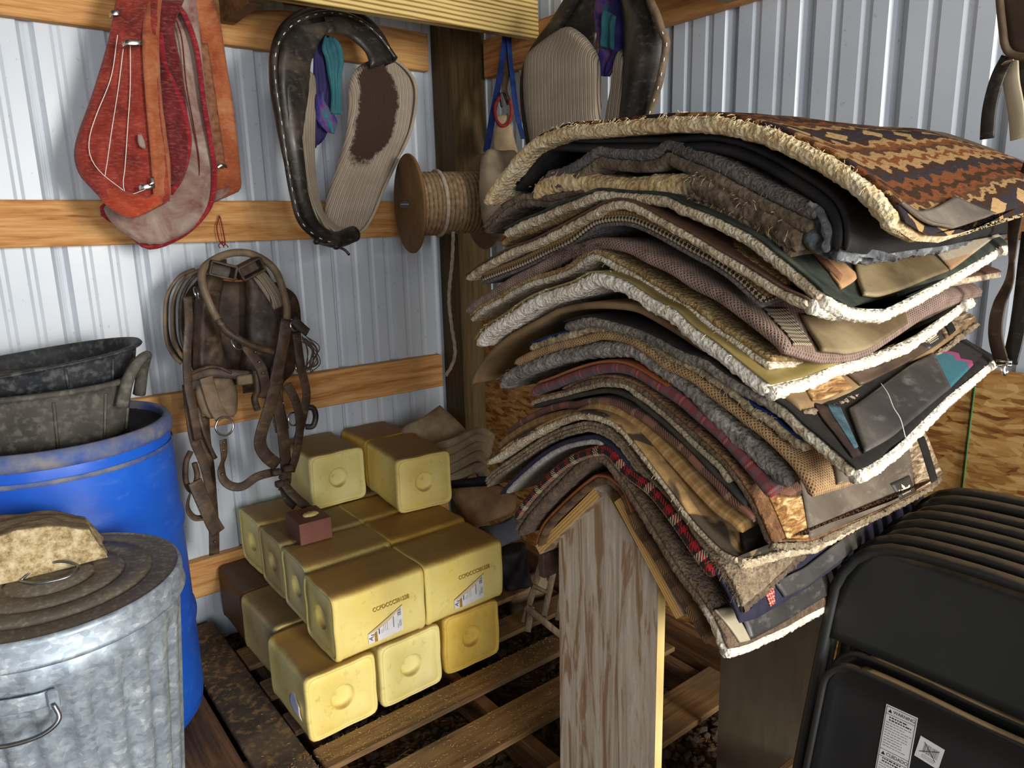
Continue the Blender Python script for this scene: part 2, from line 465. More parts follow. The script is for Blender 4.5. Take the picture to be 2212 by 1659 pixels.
# --- left side
def m_drum():
    b = NB('blue_drum_plastic'); o = b.obj()
    c = b.ramp(b.noise(o, 4, 5), [(0.3, (18, 76, 190)), (0.7, (34, 104, 216))])
    c = b.mix(b.math('MULTIPLY', b.ramp(b.noise(b.map(o, (1, 1, 2)), 12, 7, 0.7), [(0.55, 0.0), (0.75, 1.0)]), 0.35), c, (120, 140, 190))
    return b.done(c, 0.36, 0, 0.45, b.bump(b.noise(o, 9, 3), 0.08, 0.01))
M['drum'] = m_drum()
M['drum_rim'] = nmat('dusty_blue_rim', [(50, 82, 160), (104, 112, 140), (150, 140, 124)], 14, 0.6, 0.2)
M['drum_in'] = nmat('dusty_drum_lid', [(38, 36, 44), (58, 52, 52)], 9, 0.8, 0.2)
M['rubber'] = nmat('dusty_black_rubber', [(58, 56, 52), (76, 73, 66), (100, 96, 86)], 7, 0.8, 0.3, 40, fine=(55, (150, 146, 132), 0.28))
M['rubber_dk'] = nmat('black_rubber', [(36, 38, 42), (46, 48, 52), (64, 66, 68)], 7, 0.6, 0.2, 40, fine=(50, (150, 150, 146), 0.25))
def m_galv():
    b = NB('galvanised_steel'); o = b.obj()
    s_ = b.sep(b.vor(b.map(o, (1, 1, 1.6)), 75, 'Color'))[0]; n = b.noise(o, 30, 6, 0.7)
    f = b.math('ADD', b.math('MULTIPLY', s_, 0.22), b.math('MULTIPLY', n, 0.78))
    c = b.ramp(f, [(0.30, (134, 147, 158)), (0.48, (162, 174, 184)), (0.60, (178, 189, 197)), (0.72, (220, 225, 228))])
    return b.done(c, b.ramp(n, [(0.3, 0.42), (0.7, 0.6)]), 0.45, 0.5, b.bump(b.noise(o, 30, 4), 0.08, 0.002))
M['galv'] = m_galv()
M['lid'] = nmat('dirty_lid', [(104, 96, 85), (114, 106, 94), (126, 117, 104)], 5, 0.6, 0.15, 40, metal=0.1, fine=(90, (196, 188, 172), 0.3))
M['wire'] = nmat('dull_steel_wire', [(110, 112, 114), (160, 162, 164)], 30, 0.35, 0.0, metal=0.9)
M['chrome'] = nmat('bright_metal', [(190, 190, 188), (226, 226, 224)], 30, 0.22, 0.0, metal=1.0)
def m_rock():
    b = NB('sandstone'); o = b.obj(); g = b.n.new('ShaderNodeNewGeometry'); nz = b.sep(g.outputs['Normal'])[2]
    c = b.ramp(b.noise(o, 48, 6, 0.75), [(0.34, (120, 98, 66)), (0.48, (182, 160, 118)), (0.62, (216, 200, 162))])
    dust = b.math('ADD', nz, b.math('MULTIPLY', b.noise(o, 12, 5), 0.35))
    c = b.mix(b.ramp(dust, [(0.72, 0.0), (0.95, 0.75)]), c, (120, 104, 82))
    return b.done(c, 0.95, 0, 0.1, b.bump(b.noise(o, 70, 5, 0.7), 0.9, 0.005))
M['rock'] = m_rock()
# --- salt
def m_salt(name, c0, c1, dust=1.0, dustc=(138, 96, 40)):
    b = NB(name); o = b.obj(); g = b.n.new('ShaderNodeNewGeometry'); nz = b.sep(g.outputs['Normal'])[2]
    c = b.ramp(b.noise(o, 7, 5), [(0.3, c0), (0.7, c1)])
    c = b.mix(b.math('MULTIPLY', b.ramp(b.noise(o, 34, 6, 0.7), [(0.58, 0.0), (0.72, 1.0)]), 0.35), c, dustc)
    top = b.math('ADD', nz, b.math('MULTIPLY', b.math('SUBTRACT', b.noise(o, 10, 6, 0.7), 0.5), 0.7))
    c = b.mix(b.math('MULTIPLY', b.ramp(top, [(0.40, 0.0), (0.95, 0.88)]), dust), c, dustc)
    return b.done(c, 0.55, 0, 0.35, b.bump(b.noise(o, 60, 4), 0.25, 0.0015))
M['salt'] = [m_salt('yellow_salt_a', (238, 212, 112), (248, 230, 150), 1.0), m_salt('yellow_salt_b', (240, 222, 132), (249, 236, 166), 0.95),
             m_salt('yellow_salt_c', (226, 184, 74), (242, 208, 106), 1.0), m_salt('yellow_salt_d', (204, 180, 116), (228, 208, 142), 1.0, (116, 88, 52))]
M['salt_brown'] = m_salt('brown_salt', (92, 62, 38), (116, 80, 50), 0.5, (70, 50, 34))
M['salt_red'] = m_salt('trace_mineral_salt', (112, 68, 56), (136, 86, 72), 0.5, (92, 62, 48))
M['salt_in'] = nmat('fresh_lick', [(206, 168, 92), (240, 214, 150)], 30, 0.5, 0.3)
M['stamp'] = nmat('stamped_pits', [(150, 122, 50), (178, 150, 70)], 60, 0.8, 0.0)
M['paper'] = nmat('white_label', [(224, 222, 220), (240, 239, 238)], 20, 0.6, 0.0)
M['paper_back'] = nmat('label_back', [(196, 170, 128), (226, 206, 172)], 20, 0.7, 0.0)
M['ink'] = nmat('black_ink', [(24, 24, 26), (36, 36, 38)], 20, 0.6, 0.0)
M['ink_grey'] = nmat('grey_ink', [(120, 120, 124), (140, 140, 144)], 20, 0.6, 0.0)
M['ink_gold'] = nmat('gold_ink', [(150, 112, 40), (180, 138, 56)], 40, 0.5, 0.0)
M['white'] = nmat('white_thread', [(222, 218, 208), (240, 238, 232)], 30, 0.8, 0.0)
M['cream_ink'] = nmat('cream_print', [(220, 206, 176), (236, 226, 200)], 30, 0.6, 0.0)
# --- chairs
def m_chair(name, c0, c1):
    b = NB(name); o = b.obj(); g = b.n.new('ShaderNodeNewGeometry'); nz = b.sep(g.outputs['Normal'])[2]
    c = b.ramp(b.noise(o, 5, 5), [(0.3, c0), (0.7, c1)])
    top = b.math('ADD', nz, b.math('MULTIPLY', b.math('SUBTRACT', b.noise(o, 14, 6, 0.7), 0.5), 0.8))
    c = b.mix(b.ramp(top, [(0.55, 0.0), (0.95, 0.75)]), c, (112, 94, 68))
    return b.done(c, 0.42, 0, 0.45)
M['chair'] = m_chair('black_enamel', (34, 35, 34), (46, 46, 44))
M['chair_pan'] = nmat('black_steel_pan', [(27, 28, 29), (34, 34, 34), (42, 40, 38)], 4, 0.38, 0.03, 60, spec=0.45)
M['chair_rim'] = nmat('dusty_rim', [(112, 92, 66), (142, 118, 84), (92, 74, 52)], 8, 0.7, 0.1)
# --- red collar pads
def m_felt_red(name, stops, seams=None):
    b = NB(name); o = b.obj()
    f = b.noise(o, 9, 6, 0.65, 0.7); c = b.ramp(f, [(0.3+0.4*i/(len(stops)-1), q) for i, q in enumerate(stops)])
    fine = b.noise(b.map(o, (60, 60, 200), (0, 0.6, 0)), 1.0, 4)
    c = b.mix(b.math('MULTIPLY', b.ramp(fine, [(0.5, 0.0), (0.75, 1.0)]), 0.22), c, (214, 150, 120))
    return b.done(c, 0.85, 0, 0.2, b.bump(b.math('ADD', f, fine), 0.35, 0.003), 0.12)
M['red'] = m_felt_red('red_felt', [(92, 24, 20), (138, 44, 34), (168, 76, 56)])
M['red_orange'] = m_felt_red('faded_orange_felt', [(128, 56, 30), (160, 86, 50), (180, 124, 84)])
M['red_edge'] = m_felt_red('orange_red_felt', [(140, 44, 26), (166, 62, 36), (182, 98, 60)])
M['red_dark'] = m_felt_red('maroon_felt', [(66, 12, 18), (98, 22, 28), (122, 44, 44)])
M['red_bind'] = m_felt_red('crimson_binding', [(110, 10, 24), (142, 22, 36), (160, 44, 48)])
M['red_grey'] = m_felt_red('worn_grey_felt', [(118, 68, 60), (152, 132, 120), (182, 166, 150)])
# --- collars and harness
M['blk_leather'] = leather('black_collar_leather', [(20, 18, 16), (38, 34, 29), (78, 69, 58)], 0.42, 7, ((130, 118, 98), 0.4))
M['brn_leather'] = leather('dark_brown_leather', [(40, 29, 21), (66, 50, 37), (98, 78, 58)], 0.55, 12, ((140, 120, 92), 0.35))
M['tan_leather'] = leather('dusty_tan_leather', [(84, 68, 50), (112, 94, 72), (138, 118, 92)], 0.65, 12)
def m_ticking(name, stain=None, base=((160, 147, 128), (84, 74, 63))):
    b = NB(name); x = b.sep(b.uv()); o = b.obj()
    fu = b.math('FRACT', b.math('DIVIDE', x[0], 0.0145))
    c = b.ramp(fu, [(0.0, base[0]), (0.30, base[1]), (0.46, base[0]), (0.72, base[1]), (0.84, base[0])], 'CONSTANT')
    c = b.mix(b.math('MULTIPLY', b.ramp(b.noise(o, 11, 6), [(0.4, 0.0), (0.7, 1.0)]), 0.5), c, (112, 98, 82))
    if stain:
        (u0, v0, ru, rv) = stain
        du = b.math('DIVIDE', b.math('SUBTRACT', x[0], u0), ru); dv = b.math('DIVIDE', b.math('SUBTRACT', x[1], v0), rv)
        r = b.math('ADD', b.math('MULTIPLY', du, du), b.math('MULTIPLY', dv, dv))
        r = b.math('ADD', r, b.math('MULTIPLY', b.math('SUBTRACT', b.noise(o, 22, 6, 0.75), 0.5), 1.5))
        c = b.mix(b.ramp(r, [(0.75, 0.95), (1.05, 0.0)]), c, (46, 28, 20))
    return b.done(c, 0.9, 0, 0.15, b.bump(fu, 0.25, 0.001), 0.05)
M['ticking'] = m_ticking('ticking_cloth')
M['ticking_stain'] = m_ticking('stained_ticking_cloth', (-0.028, 0.18, 0.082, 0.215), ((158, 144, 128), (112, 100, 88)))
def m_bandana():
    b = NB('purple_teal_cloth'); o = b.obj()
    f = b.noise(o, 7, 4, 0.6, 1.0)
    c = b.ramp(f, [(0.36, (38, 34, 84)), (0.46, (58, 50, 116)), (0.50, (104, 60, 104)), (0.53, (40, 96, 112)), (0.66, (70, 138, 140))])
    return b.done(c, 0.8, 0, 0.2, b.bump(b.noise(o, 90, 2), 0.1, 0.001), 0.05)
M['bandana'] = m_bandana()
M['teal'] = nmat('teal_cloth', [(28, 72, 82), (52, 108, 114)], 12, 0.8, 0.1)
M['purple'] = nmat('purple_cloth', [(26, 24, 56), (48, 42, 90)], 12, 0.8, 0.1)
M['blue_web'] = nmat('blue_webbing', [(22, 38, 86), (36, 62, 128)], 30, 0.7, 0.2, 200)
M['red_cord'] = nmat('red_cord', [(120, 30, 26), (168, 56, 46)], 40, 0.7, 0.2)
M['canvas'] = nmat('dirty_canvas', [(134, 112, 84), (170, 148, 116), (196, 176, 144)], 10, 0.9, 0.2, 80)
M['canvas_dk'] = nmat('grey_brown_canvas', [(112, 97, 78), (144, 128, 105), (172, 155, 130)], 10, 0.9, 0.2, 80)
M['sack'] = nmat('paper_sack', [(92, 70, 48), (138, 108, 76), (166, 136, 100)], 8, 0.8, 0.2, 40)
M['sack_blue'] = nmat('dark_blue_sack', [(22, 24, 34), (40, 44, 60)], 8, 0.6, 0.2, 40)
M['sack_grey'] = nmat('grey_blue_sack', [(70, 74, 82), (104, 108, 116)], 8, 0.7, 0.2, 40)
def m_rope(name, st):
    b = NB(name); o = b.obj(); c = b.ramp(b.noise(o, 60, 4), [(0.3, st[0]), (0.7, st[1])])
    return b.done(c, 0.85, 0, 0.2, b.bump(b.noise(o, 220, 3), 0.4, 0.001))
M['rope'] = m_rope('manila_rope', ((132, 108, 80), (184, 158, 124)))
M['rope_lt'] = m_rope('pale_rope', ((176, 162, 142), (216, 204, 186)))
M['fibreboard'] = nmat('spool_fibreboard', [(116, 84, 50), (142, 106, 66)], 14, 0.7, 0.1)
M['lattice'] = wood('grey_lattice_wood', (150, 132, 108), (122, 104, 82), (86, 70, 52), 'Z', knots=False)
# --- saddle pads
M['f_cream'] = fleece('cream_fleece', [(176, 142, 92), (220, 196, 148), (242, 230, 200)], 60)
M['f_white'] = fleece('white_fleece', [(214, 200, 172), (240, 230, 210), (252, 248, 238)], 60)
M['f_white_worn'] = fleece('worn_white_fleece', [(126, 104, 74), (206, 186, 152), (240, 228, 202)], 75)
M['f_ochre'] = fleece('ochre_fleece', [(110, 84, 44), (158, 128, 76), (196, 174, 128)], 70)
M['f_ochre_white'] = fleece('white_under_ochre_fleece', [(160, 142, 114), (214, 200, 174), (242, 232, 212)], 70)
M['f_grey'] = fleece('grey_shag_fleece', [(84, 78, 70), (134, 127, 116), (184, 176, 162)], 55)
M['f_grey_tip'] = fleece('grey_to_white_fleece', [(78, 72, 64), (122, 114, 102), (164, 154, 138)], 60, useu=(0.44, 0.50, [(150, 128, 92), (222, 206, 172), (246, 240, 226)]))
M['f_sheep'] = fleece('sheepskin', [(168, 136, 86), (212, 182, 130), (240, 220, 176)], 40, useu=(0.36, 0.40, [(74, 60, 46), (104, 88, 70), (136, 118, 96)]))
M['f_brown'] = fleece('brown_wool', [(70, 54, 40), (106, 86, 66), (140, 118, 94)], 70)
M['f_rust'] = fleece('rust_brown_wool', [(74, 46, 24), (118, 80, 46), (158, 118, 78)], 60)
M['f_tatty'] = fleece('tattered_brown_wool', [(66, 54, 42), (102, 86, 68), (138, 120, 98)], 45)
M['f_felt'] = fleece('layered_grey_felt', [(96, 82, 62), (140, 122, 96), (180, 162, 132)], 75)
M['f_shag'] = fleece('cream_shag', [(112, 96, 72), (160, 142, 110), (216, 198, 160)], 45)
M['f_dkgrey'] = fleece('dark_grey_felt', [(70, 64, 60), (100, 92, 86), (130, 120, 112)], 70)
M['f_brntip'] = fleece('brown_to_white_fleece', [(78, 62, 46), (114, 94, 72), (146, 124, 98)], 60, useu=(UEND[0], UEND[1], [(186, 164, 124), (228, 214, 184), (248, 244, 232)]))
M['f_liner'] = fleece('pale_grey_liner', [(138, 130, 120), (174, 167, 158), (206, 201, 194)], 90, bump=0.4)
M['f_charcoal'] = fleece('grey_white_lining', [(40, 40, 42), (104, 106, 108), (196, 196, 194)], 28)
M['navy'] = nmat('navy_felt', [(38, 36, 50), (54, 52, 70)], 40, 0.95, 0.3, 150, sheen=0.0)
M['charcoal'] = nmat('charcoal_cloth', [(50, 46, 40), (70, 64, 56)], 30, 0.85, 0.2, 150)
M['cream_wool'] = fleece('cream_grey_wool', [(112, 96, 72), (160, 144, 116), (198, 184, 156)], 70)
M['green_felt'] = nmat('dark_green_wool', [(34, 38, 32), (50, 56, 46), (76, 78, 62)], 26, 0.95, 0.4, 140, sheen=0.0)
M['neoprene'] = nmat('black_neoprene', [(18, 18, 19), (30, 29, 29), (46, 43, 40)], 12, 0.65, 0.4, 160)
M['blue_felt'] = nmat('royal_blue_felt', [(18, 34, 84), (32, 56, 120)], 30, 0.9, 0.3, 140, sheen=0.0)
M['tan_felt'] = nmat('tan_suede_felt', [(104, 82, 56), (132, 106, 74), (154, 128, 92)], 9, 0.9, 0.3, 120, sheen=0.0)
M['olive'] = leather('olive_leather', [(112, 96, 52), (140, 122, 70), (168, 152, 100)], 0.45, 6)
M['tooled'] = None
M['orange_lea'] = leather('orange_brown_leather', [(116, 62, 28), (142, 80, 40), (160, 98, 56)], 0.5, 8)
M['grey_lea'] = leather('worn_grey_leather', [(82, 72, 62), (106, 95, 82), (140, 128, 112)], 0.42, 5, ((176, 166, 150), 0.35))
M['dk_lea'] = leather('worn_charcoal_leather', [(48, 46, 44), (70, 67, 63), (104, 98, 90)], 0.40, 5, ((160, 154, 144), 0.3))
M['wear_lea'] = leather('creased_wear_leather', [(90, 76, 54), (130, 112, 82), (166, 148, 114)], 0.42, 5, ((96, 70, 44), 0.45))
M['beige_lea'] = leather('beige_corner_leather', [(150, 138, 112), (176, 164, 136), (194, 182, 154)], 0.55, 7)
M['brown_lea'] = leather('brown_flap_leather', [(58, 44, 34), (84, 66, 50), (112, 92, 72)], 0.5, 6)
def m_tooled():
    b = NB('tooled_brown_leather'); x = b.sep(b.uv()); o = b.obj()
    u = b.math('PINGPONG', b.math('ADD', x[0], b.math('MULTIPLY', x[1], 0.5)), 0.011); v = b.math('PINGPONG', x[1], 0.010)
    d = b.math('ADD', b.math('DIVIDE', u, 0.011), b.math('DIVIDE', v, 0.010))
    c = b.ramp(b.noise(o, 10, 5), [(0.3, (72, 48, 36)), (0.7, (104, 74, 58))])
    ln = b.ramp(b.math('FRACT', b.math('MULTIPLY', d, 2.5)), [(0.0, 1.0), (0.22, 0.0), (0.9, 0.0), (1.0, 1.0)])
    c = b.mix(b.math('MULTIPLY', ln, 0.6), c, (136, 106, 86))
    return b.done(c, 0.6, 0, 0.3, b.bump(ln, 0.5, 0.001))
M['tooled'] = m_tooled()
M['tartan'] = twill('red_black_tartan', [(0, (34, 24, 22)), (0.28, (150, 30, 34)), (0.46, (34, 24, 22)), (0.54, (186, 166, 132)), (0.74, (34, 26, 22)), (0.88, (150, 30, 34))], 0.07, 0.006, noisy=0.12)
M['glen'] = twill('red_grey_plaid', [(0, (110, 100, 100)), (0.16, (142, 50, 54)), (0.24, (146, 132, 126)), (0.32, (142, 50, 54)), (0.42, (98, 88, 90)), (0.7, (116, 62, 62)), (0.8, (84, 74, 78))], 0.05, 0.003,
                  [(0, (112, 96, 96)), (0.3, (88, 78, 84)), (0.36, (150, 132, 126)), (0.42, (88, 78, 84)), (0.7, (138, 54, 56))])
M['brnplaid'] = twill('brown_plaid', [(0, (132, 100, 68)), (0.3, (92, 68, 48)), (0.42, (150, 118, 82)), (0.7, (104, 82, 58)), (0.82, (78, 58, 42))], 0.09, 0.005)
M['hound'] = twill('brown_houndstooth', [(0, (66, 52, 42)), (0.5, (150, 124, 92)), (0.56, (66, 52, 42)), (0.75, (136, 92, 74))], 0.11, 0.005)
M['tancheck'] = twill('tan_check', [(0, (176, 138, 84)), (0.2, (162, 124, 72)), (0.34, (198, 164, 112)), (0.5, (168, 130, 78)), (0.72, (140, 106, 64))], 0.028, 0.002, noisy=0.15)
M['check_bw'] = twill('black_cream_weave', [(0, (44, 36, 30)), (0.5, (184, 166, 132))], 0.008, 0.004, diag=False, noisy=0.2)
def m_knit(name, c0, c1):
    b = NB(name); x = b.sep(b.uv()); o = b.obj()
    a = b.math('PINGPONG', b.math('ADD', x[0], x[1]), 0.0035); d = b.math('PINGPONG', b.math('SUBTRACT', x[0], x[1]), 0.0035)
    h = b.math('MAXIMUM', b.math('DIVIDE', a, 0.0035), b.math('DIVIDE', d, 0.0035))
    f = b.math('ADD', b.math('MULTIPLY', h, 0.45), b.math('MULTIPLY', b.noise(o, 40, 5), 0.6))
    c = b.ramp(f, [(0.3, c0), (0.8, c1)])
    return b.done(c, 0.95, 0, 0.1, b.bump(h, 0.8, 0.003), 0.06)
M['knit'] = m_knit('pinkish_woven_wool', (78, 60, 52), (176, 148, 132))
M['knit_brn'] = m_knit('tan_woven_wool', (112, 76, 50), (208, 172, 122))
M['ribbed'] = None
def m_rib():
    b = NB('ribbed_tan_cloth'); x = b.sep(b.uv()); d = b.math('FRACT', b.math('DIVIDE', x[0], 0.007))
    c = b.ramp(d, [(0.0, (48, 38, 28)), (0.35, (122, 96, 58)), (0.8, (142, 114, 74))])
    return b.done(c, 0.85, 0, 0.2, b.bump(d, 0.6, 0.002))
M['ribbed'] = m_rib()
def m_navajo():
    b = NB('navajo_weave'); x = b.sep(b.uv()); o = b.obj()
    jag = b.math('MULTIPLY', b.math('SNAP', b.math('PINGPONG', x[1], 0.024), 0.004), 0.45)
    nz = b.math('MULTIPLY', b.math('SUBTRACT', b.noise(b.map(o, (1.0, 3.0, 3.0)), 16, 5, 0.7), 0.5), 0.05)
    u = b.math('ADD', b.math('ADD', x[0], jag), nz)
    w = b.math('FRACT', b.math('DIVIDE', u, 0.205))
    B1, B2, RU, TA, NV = (58, 40, 30), (82, 56, 38), (124, 72, 40), (172, 136, 90), (44, 44, 52)
    c = b.ramp(w, [(0.0, B1), (0.07, RU), (0.12, B2), (0.17, TA), (0.21, B1), (0.27, NV), (0.42, B1), (0.47, TA), (0.52, RU), (0.58, B2), (0.63, TA), (0.70, RU), (0.75, TA), (0.82, B1), (0.87, NV), (0.93, RU)], 'CONSTANT')
    w2 = b.math('FRACT', b.math('DIVIDE', x[0], 0.205)); v2 = b.math('FRACT', b.math('DIVIDE', x[1], 0.105))
    du = b.math('DIVIDE', b.math('ABSOLUTE', b.math('SUBTRACT', w2, 0.33)), 0.085); dv = b.math('DIVIDE', b.math('ABSOLUTE', b.math('SUBTRACT', v2, 0.5)), 0.30)
    dm = b.math('ADD', b.math('ADD', du, dv), b.math('MULTIPLY', b.math('SUBTRACT', b.noise(o, 70, 3), 0.5), 0.9))
    c = b.mix(b.math('LESS_THAN', dm, 1.0), c, (188, 154, 106))
    c = b.mix(b.math('MULTIPLY', b.noise(b.map(o, (1, 4, 4)), 60, 4, 0.7), 0.5), c, (70, 48, 32))
    bv = b.math('ADD', x[1], b.math('MULTIPLY', b.math('SUBTRACT', b.noise(o, 20, 4), 0.5), 0.03))
    c = b.mix(b.math('GREATER_THAN', bv, 0.635), c, (116, 100, 82))
    return b.done(c, 0.95, 0, 0.1, b.bump(b.noise(o, 160, 3), 0.8, 0.003), 0.0)
M['navajo'] = m_navajo()
def m_zebra(name, c0, c1, c2, sc=60):
    b = NB(name); o = b.obj(); x = b.uv()
    f = b.noise(b.map(x, (1, 4.5, 1)), sc*0.35, 5, 0.7, 1.2)
    c = b.ramp(f, [(0.36, c0), (0.5, c1), (0.64, c2)])
    return b.done(c, 0.95, 0, 0.1, b.bump(b.noise(o, 110, 4), 0.7, 0.003), 0.06)
M['zebra'] = m_zebra('brindled_wool', (74, 58, 42), (142, 120, 92), (206, 186, 154))
M['zebra_gold'] = m_zebra('golden_brindled_wool', (84, 52, 24), (160, 116, 66), (226, 196, 138))
M['suede_print'] = None
def m_suedeprint():
    b = NB('tan_printed_suede'); o = b.obj()
    m = b.ramp(b.noise(o, 10, 3, 0.5, 0.6), [(0.46, 0.0), (0.5, 1.0)])
    c = b.ramp(b.noise(o, 60, 5), [(0.3, (140, 108, 66)), (0.7, (178, 144, 94))])
    c = b.mix(m, (70, 58, 44), c)
    return b.done(c, 0.9, 0, 0.15, b.bump(b.noise(o, 200, 3), 0.3, 0.001), 0.04)
M['suede_print'] = m_suedeprint()
def m_band(name, stops, src=0, scale=1.0, jag=0.0):
    b = NB(name); x = b.sep(b.uv()); o = b.obj()
    v = x[1] if src else x[0]
    if jag: v = b.math('ADD', v, b.math('MULTIPLY', b.math('PINGPONG', x[0] if src else x[1], 0.012), jag))
    v = b.math('ADD', v, b.math('MULTIPLY', b.math('SUBTRACT', b.noise(o, 60, 3), 0.5), 0.006))
    c = b.ramp(b.math('MULTIPLY', v, scale), stops, 'CONSTANT')
    c = b.mix(b.math('MULTIPLY', b.noise(o, 80, 4), 0.3), c, (60, 46, 38))
    return b.done(c, 0.95, 0, 0.1, b.bump(b.noise(o, 160, 3), 0.5, 0.002), 0.05)
def m_zig():
    b = NB('turquoise_zigzag_wool'); x = b.sep(b.uv()); o = b.obj()
    z = b.math('ADD', x[0], b.math('MULTIPLY', b.math('PINGPONG', x[1], 0.011), 1.6))
    n = b.math('MULTIPLY', b.math('SUBTRACT', b.noise(o, 60, 3), 0.5), 0.010)
    c = b.ramp(b.math('ADD', z, n), [(0.0, (52, 112, 124)), (0.455, (52, 112, 124)), (0.495, (158, 66, 108)), (0.512, (34, 24, 22))], 'CONSTANT')
    c = b.mix(b.math('MULTIPLY', b.noise(o, 90, 4), 0.35), c, (50, 44, 42))
    return b.done(c, 0.95, 0, 0.1, b.bump(b.noise(o, 160, 3), 0.5, 0.002), 0.05)
M['denim_stripe'] = nmat('dark_denim', [(34, 34, 44), (56, 56, 68)], 50, 0.9, 0.3, 180)
M['stripe_red'] = twill('red_white_stripe', [(0, (168, 52, 48)), (0.35, (214, 190, 170)), (0.5, (168, 52, 48)), (0.8, (206, 176, 150))], 0.012, 0.004, noisy=0.1)
M['turq_wool'] = m_zig()
M['turq_edge'] = nmat('faded_turquoise_edge', [(70, 44, 54), (58, 84, 94), (88, 118, 126)], 30, 0.95, 0.3, 150)
M['knit_dark'] = nmat('dark_brown_pile', [(30, 22, 18), (52, 38, 30), (78, 60, 46)], 30, 0.95, 0.4, 160)
M['black_band'] = nmat('black_stripe_wool', [(24, 22, 20), (42, 38, 34)], 50, 0.95, 0.3, 150)
M['tan_weave'] = m_band('tan_green_blanket_weave', [(0, (52, 62, 58)), (0.18, (176, 156, 124)), (0.30, (160, 126, 92)), (0.52, (92, 66, 48)), (0.6, (170, 136, 100)), (0.72, (176, 162, 138)), (0.85, (50, 54, 54))], 1, 3.0)
M['fringe'] = nmat('rust_fringe', [(98, 58, 40), (150, 104, 74)], 60, 0.9, 0.3, 200)
M['peach'] = nmat('peach_suede', [(166, 124, 84), (196, 156, 112)], 16, 0.9, 0.2, 120)
M['label_black'] = leather('label_leather', [(44, 42, 38), (58, 55, 50), (72, 68, 62)], 0.45, 14)
# ------------------------------------------------------------------ the setting
CX, CY, CZ = CAM
def rel(x, y, z): return Vector((CX+x, CY+y, CZ+z))

# floor
fl = structure(mk('floor', [(-5.8, -6.3, 0), (0.05, -6.3, 0), (0.05, 0.05, 0), (-5.8, 0.05, 0)], [[0, 1, 2, 3]], M['floor'], smooth=False))
structure(mk('ceiling', [(-5.8, -6.3, 2.95), (0.05, -6.3, 2.95), (0.05, 0.05, 2.95), (-5.8, 0.05, 2.95)], [[3, 2, 1, 0]], M['ceiling'], smooth=False))

RIB = 0.2286
def rib_profile(s0, s1, phase):
    """(s, depth) of ribbed steel seen from inside: deep rib every 9 in, two shallow ribs between"""
    pts = []
    unit = [(0.0, 0.0), (0.011, 0.017), (0.019, 0.019), (0.021, 0.0175), (0.0235, 0.019), (0.033, 0.017), (0.046, 0.0),
            (0.083, 0.0), (0.092, 0.0032), (0.103, 0.0032), (0.112, 0.0), (0.157, 0.0), (0.166, 0.0032), (0.177, 0.0032), (0.186, 0.0)]
    k = math.floor((s0-phase)/RIB)-1
    while phase+k*RIB < s1+RIB:
        for (a, d) in unit:
            s = phase+k*RIB+a
            if s0-1e-6 <= s <= s1+1e-6: pts.append((s, d))
        k += 1
    if pts[0][0] > s0+1e-4: pts.insert(0, (s0, pts[0][1]))
    if pts[-1][0] < s1-1e-4: pts.append((s1, pts[-1][1]))
    return pts
def steel_panel(parent, along, s0, s1, phase, z0, z1):
    pr = rib_profile(s0, s1, phase); V = []; Fs = []
    for (s, d) in pr:
        for z in (z0, z1):
            V.append((s, d, z) if along == 'X' else (d, s, z))
    for i in range(len(pr)-1): Fs.append([2*i, 2*i+2, 2*i+3, 2*i+1] if along == 'X' else [2*i, 2*i+1, 2*i+3, 2*i+2])
    return mk('steel_panel', V, Fs, M['steel'], parent, smooth=False)

wl = structure(box('wall_left', (-2.9, 0.045, 1.475), (5.8, 0.03, 2.95), M['ceiling'], bev=0))
ph = CX+0.272
s = ph-16*RIB
while s < -0.01:
    steel_panel(wl, 'X', max(s+0.02, -5.7), min(s+4*RIB+0.02, 0.0), ph, 0.0, 2.95); s += 4*RIB
for (z0, z1) in ((2.122, 2.262), (1.478, 1.616), (0.833, 0.973), (0.208, 0.348), (2.767, 2.907)):
    zc = (z0+z1)/2
    box('girt', (-2.94, -0.0205, zc), (5.5, 0.039, z1-z0), M['girt'], wl, 0.003)

wr = structure(box('wall_right', (0.045, -3.12, 1.475), (0.03, 6.24, 2.95), M['ceiling'], bev=0))
phr = CY+1.317-0.023
s = phr-18*RIB
while s < -0.01:
    steel_panel(wr, 'Y', max(s, -6.2), min(s+4*RIB, 0.0), phr, 0.0, 2.95)
    s += 4*RIB
for (z0, z1) in ((2.084, 2.224), (1.451, 1.591), (2.75, 2.89)):
    box('girt', (-0.0205, -1.80, (z0+z1)/2), (0.039, 3.2, z1-z0), M['girt_y'], wr, 0.003)
box('osb_panel', (-0.046, -1.23, 0.575), (0.012, 2.40, 1.19), M['osb'], wr, 0.001)
box('osb_panel', (-0.046, -2.93, 0.575), (0.012, 0.93, 1.19), M['osb'], wr, 0.001)
box('sill_board', (-0.075, -1.8, 0.10), (0.04, 3.1, 0.185), M['pallet_y'], wr, 0.002)
tube('green_chalk_line', [atX(2110, 800, 1.7868), atX(2090, 960, 1.7868), atX(2074, 1105, 1.7868), atX(2060, 1230, 1.7868)], 0.0022, nmat('green_mark', [(52, 92, 48), (70, 112, 60)], 30, 0.9, 0), wr, 5)

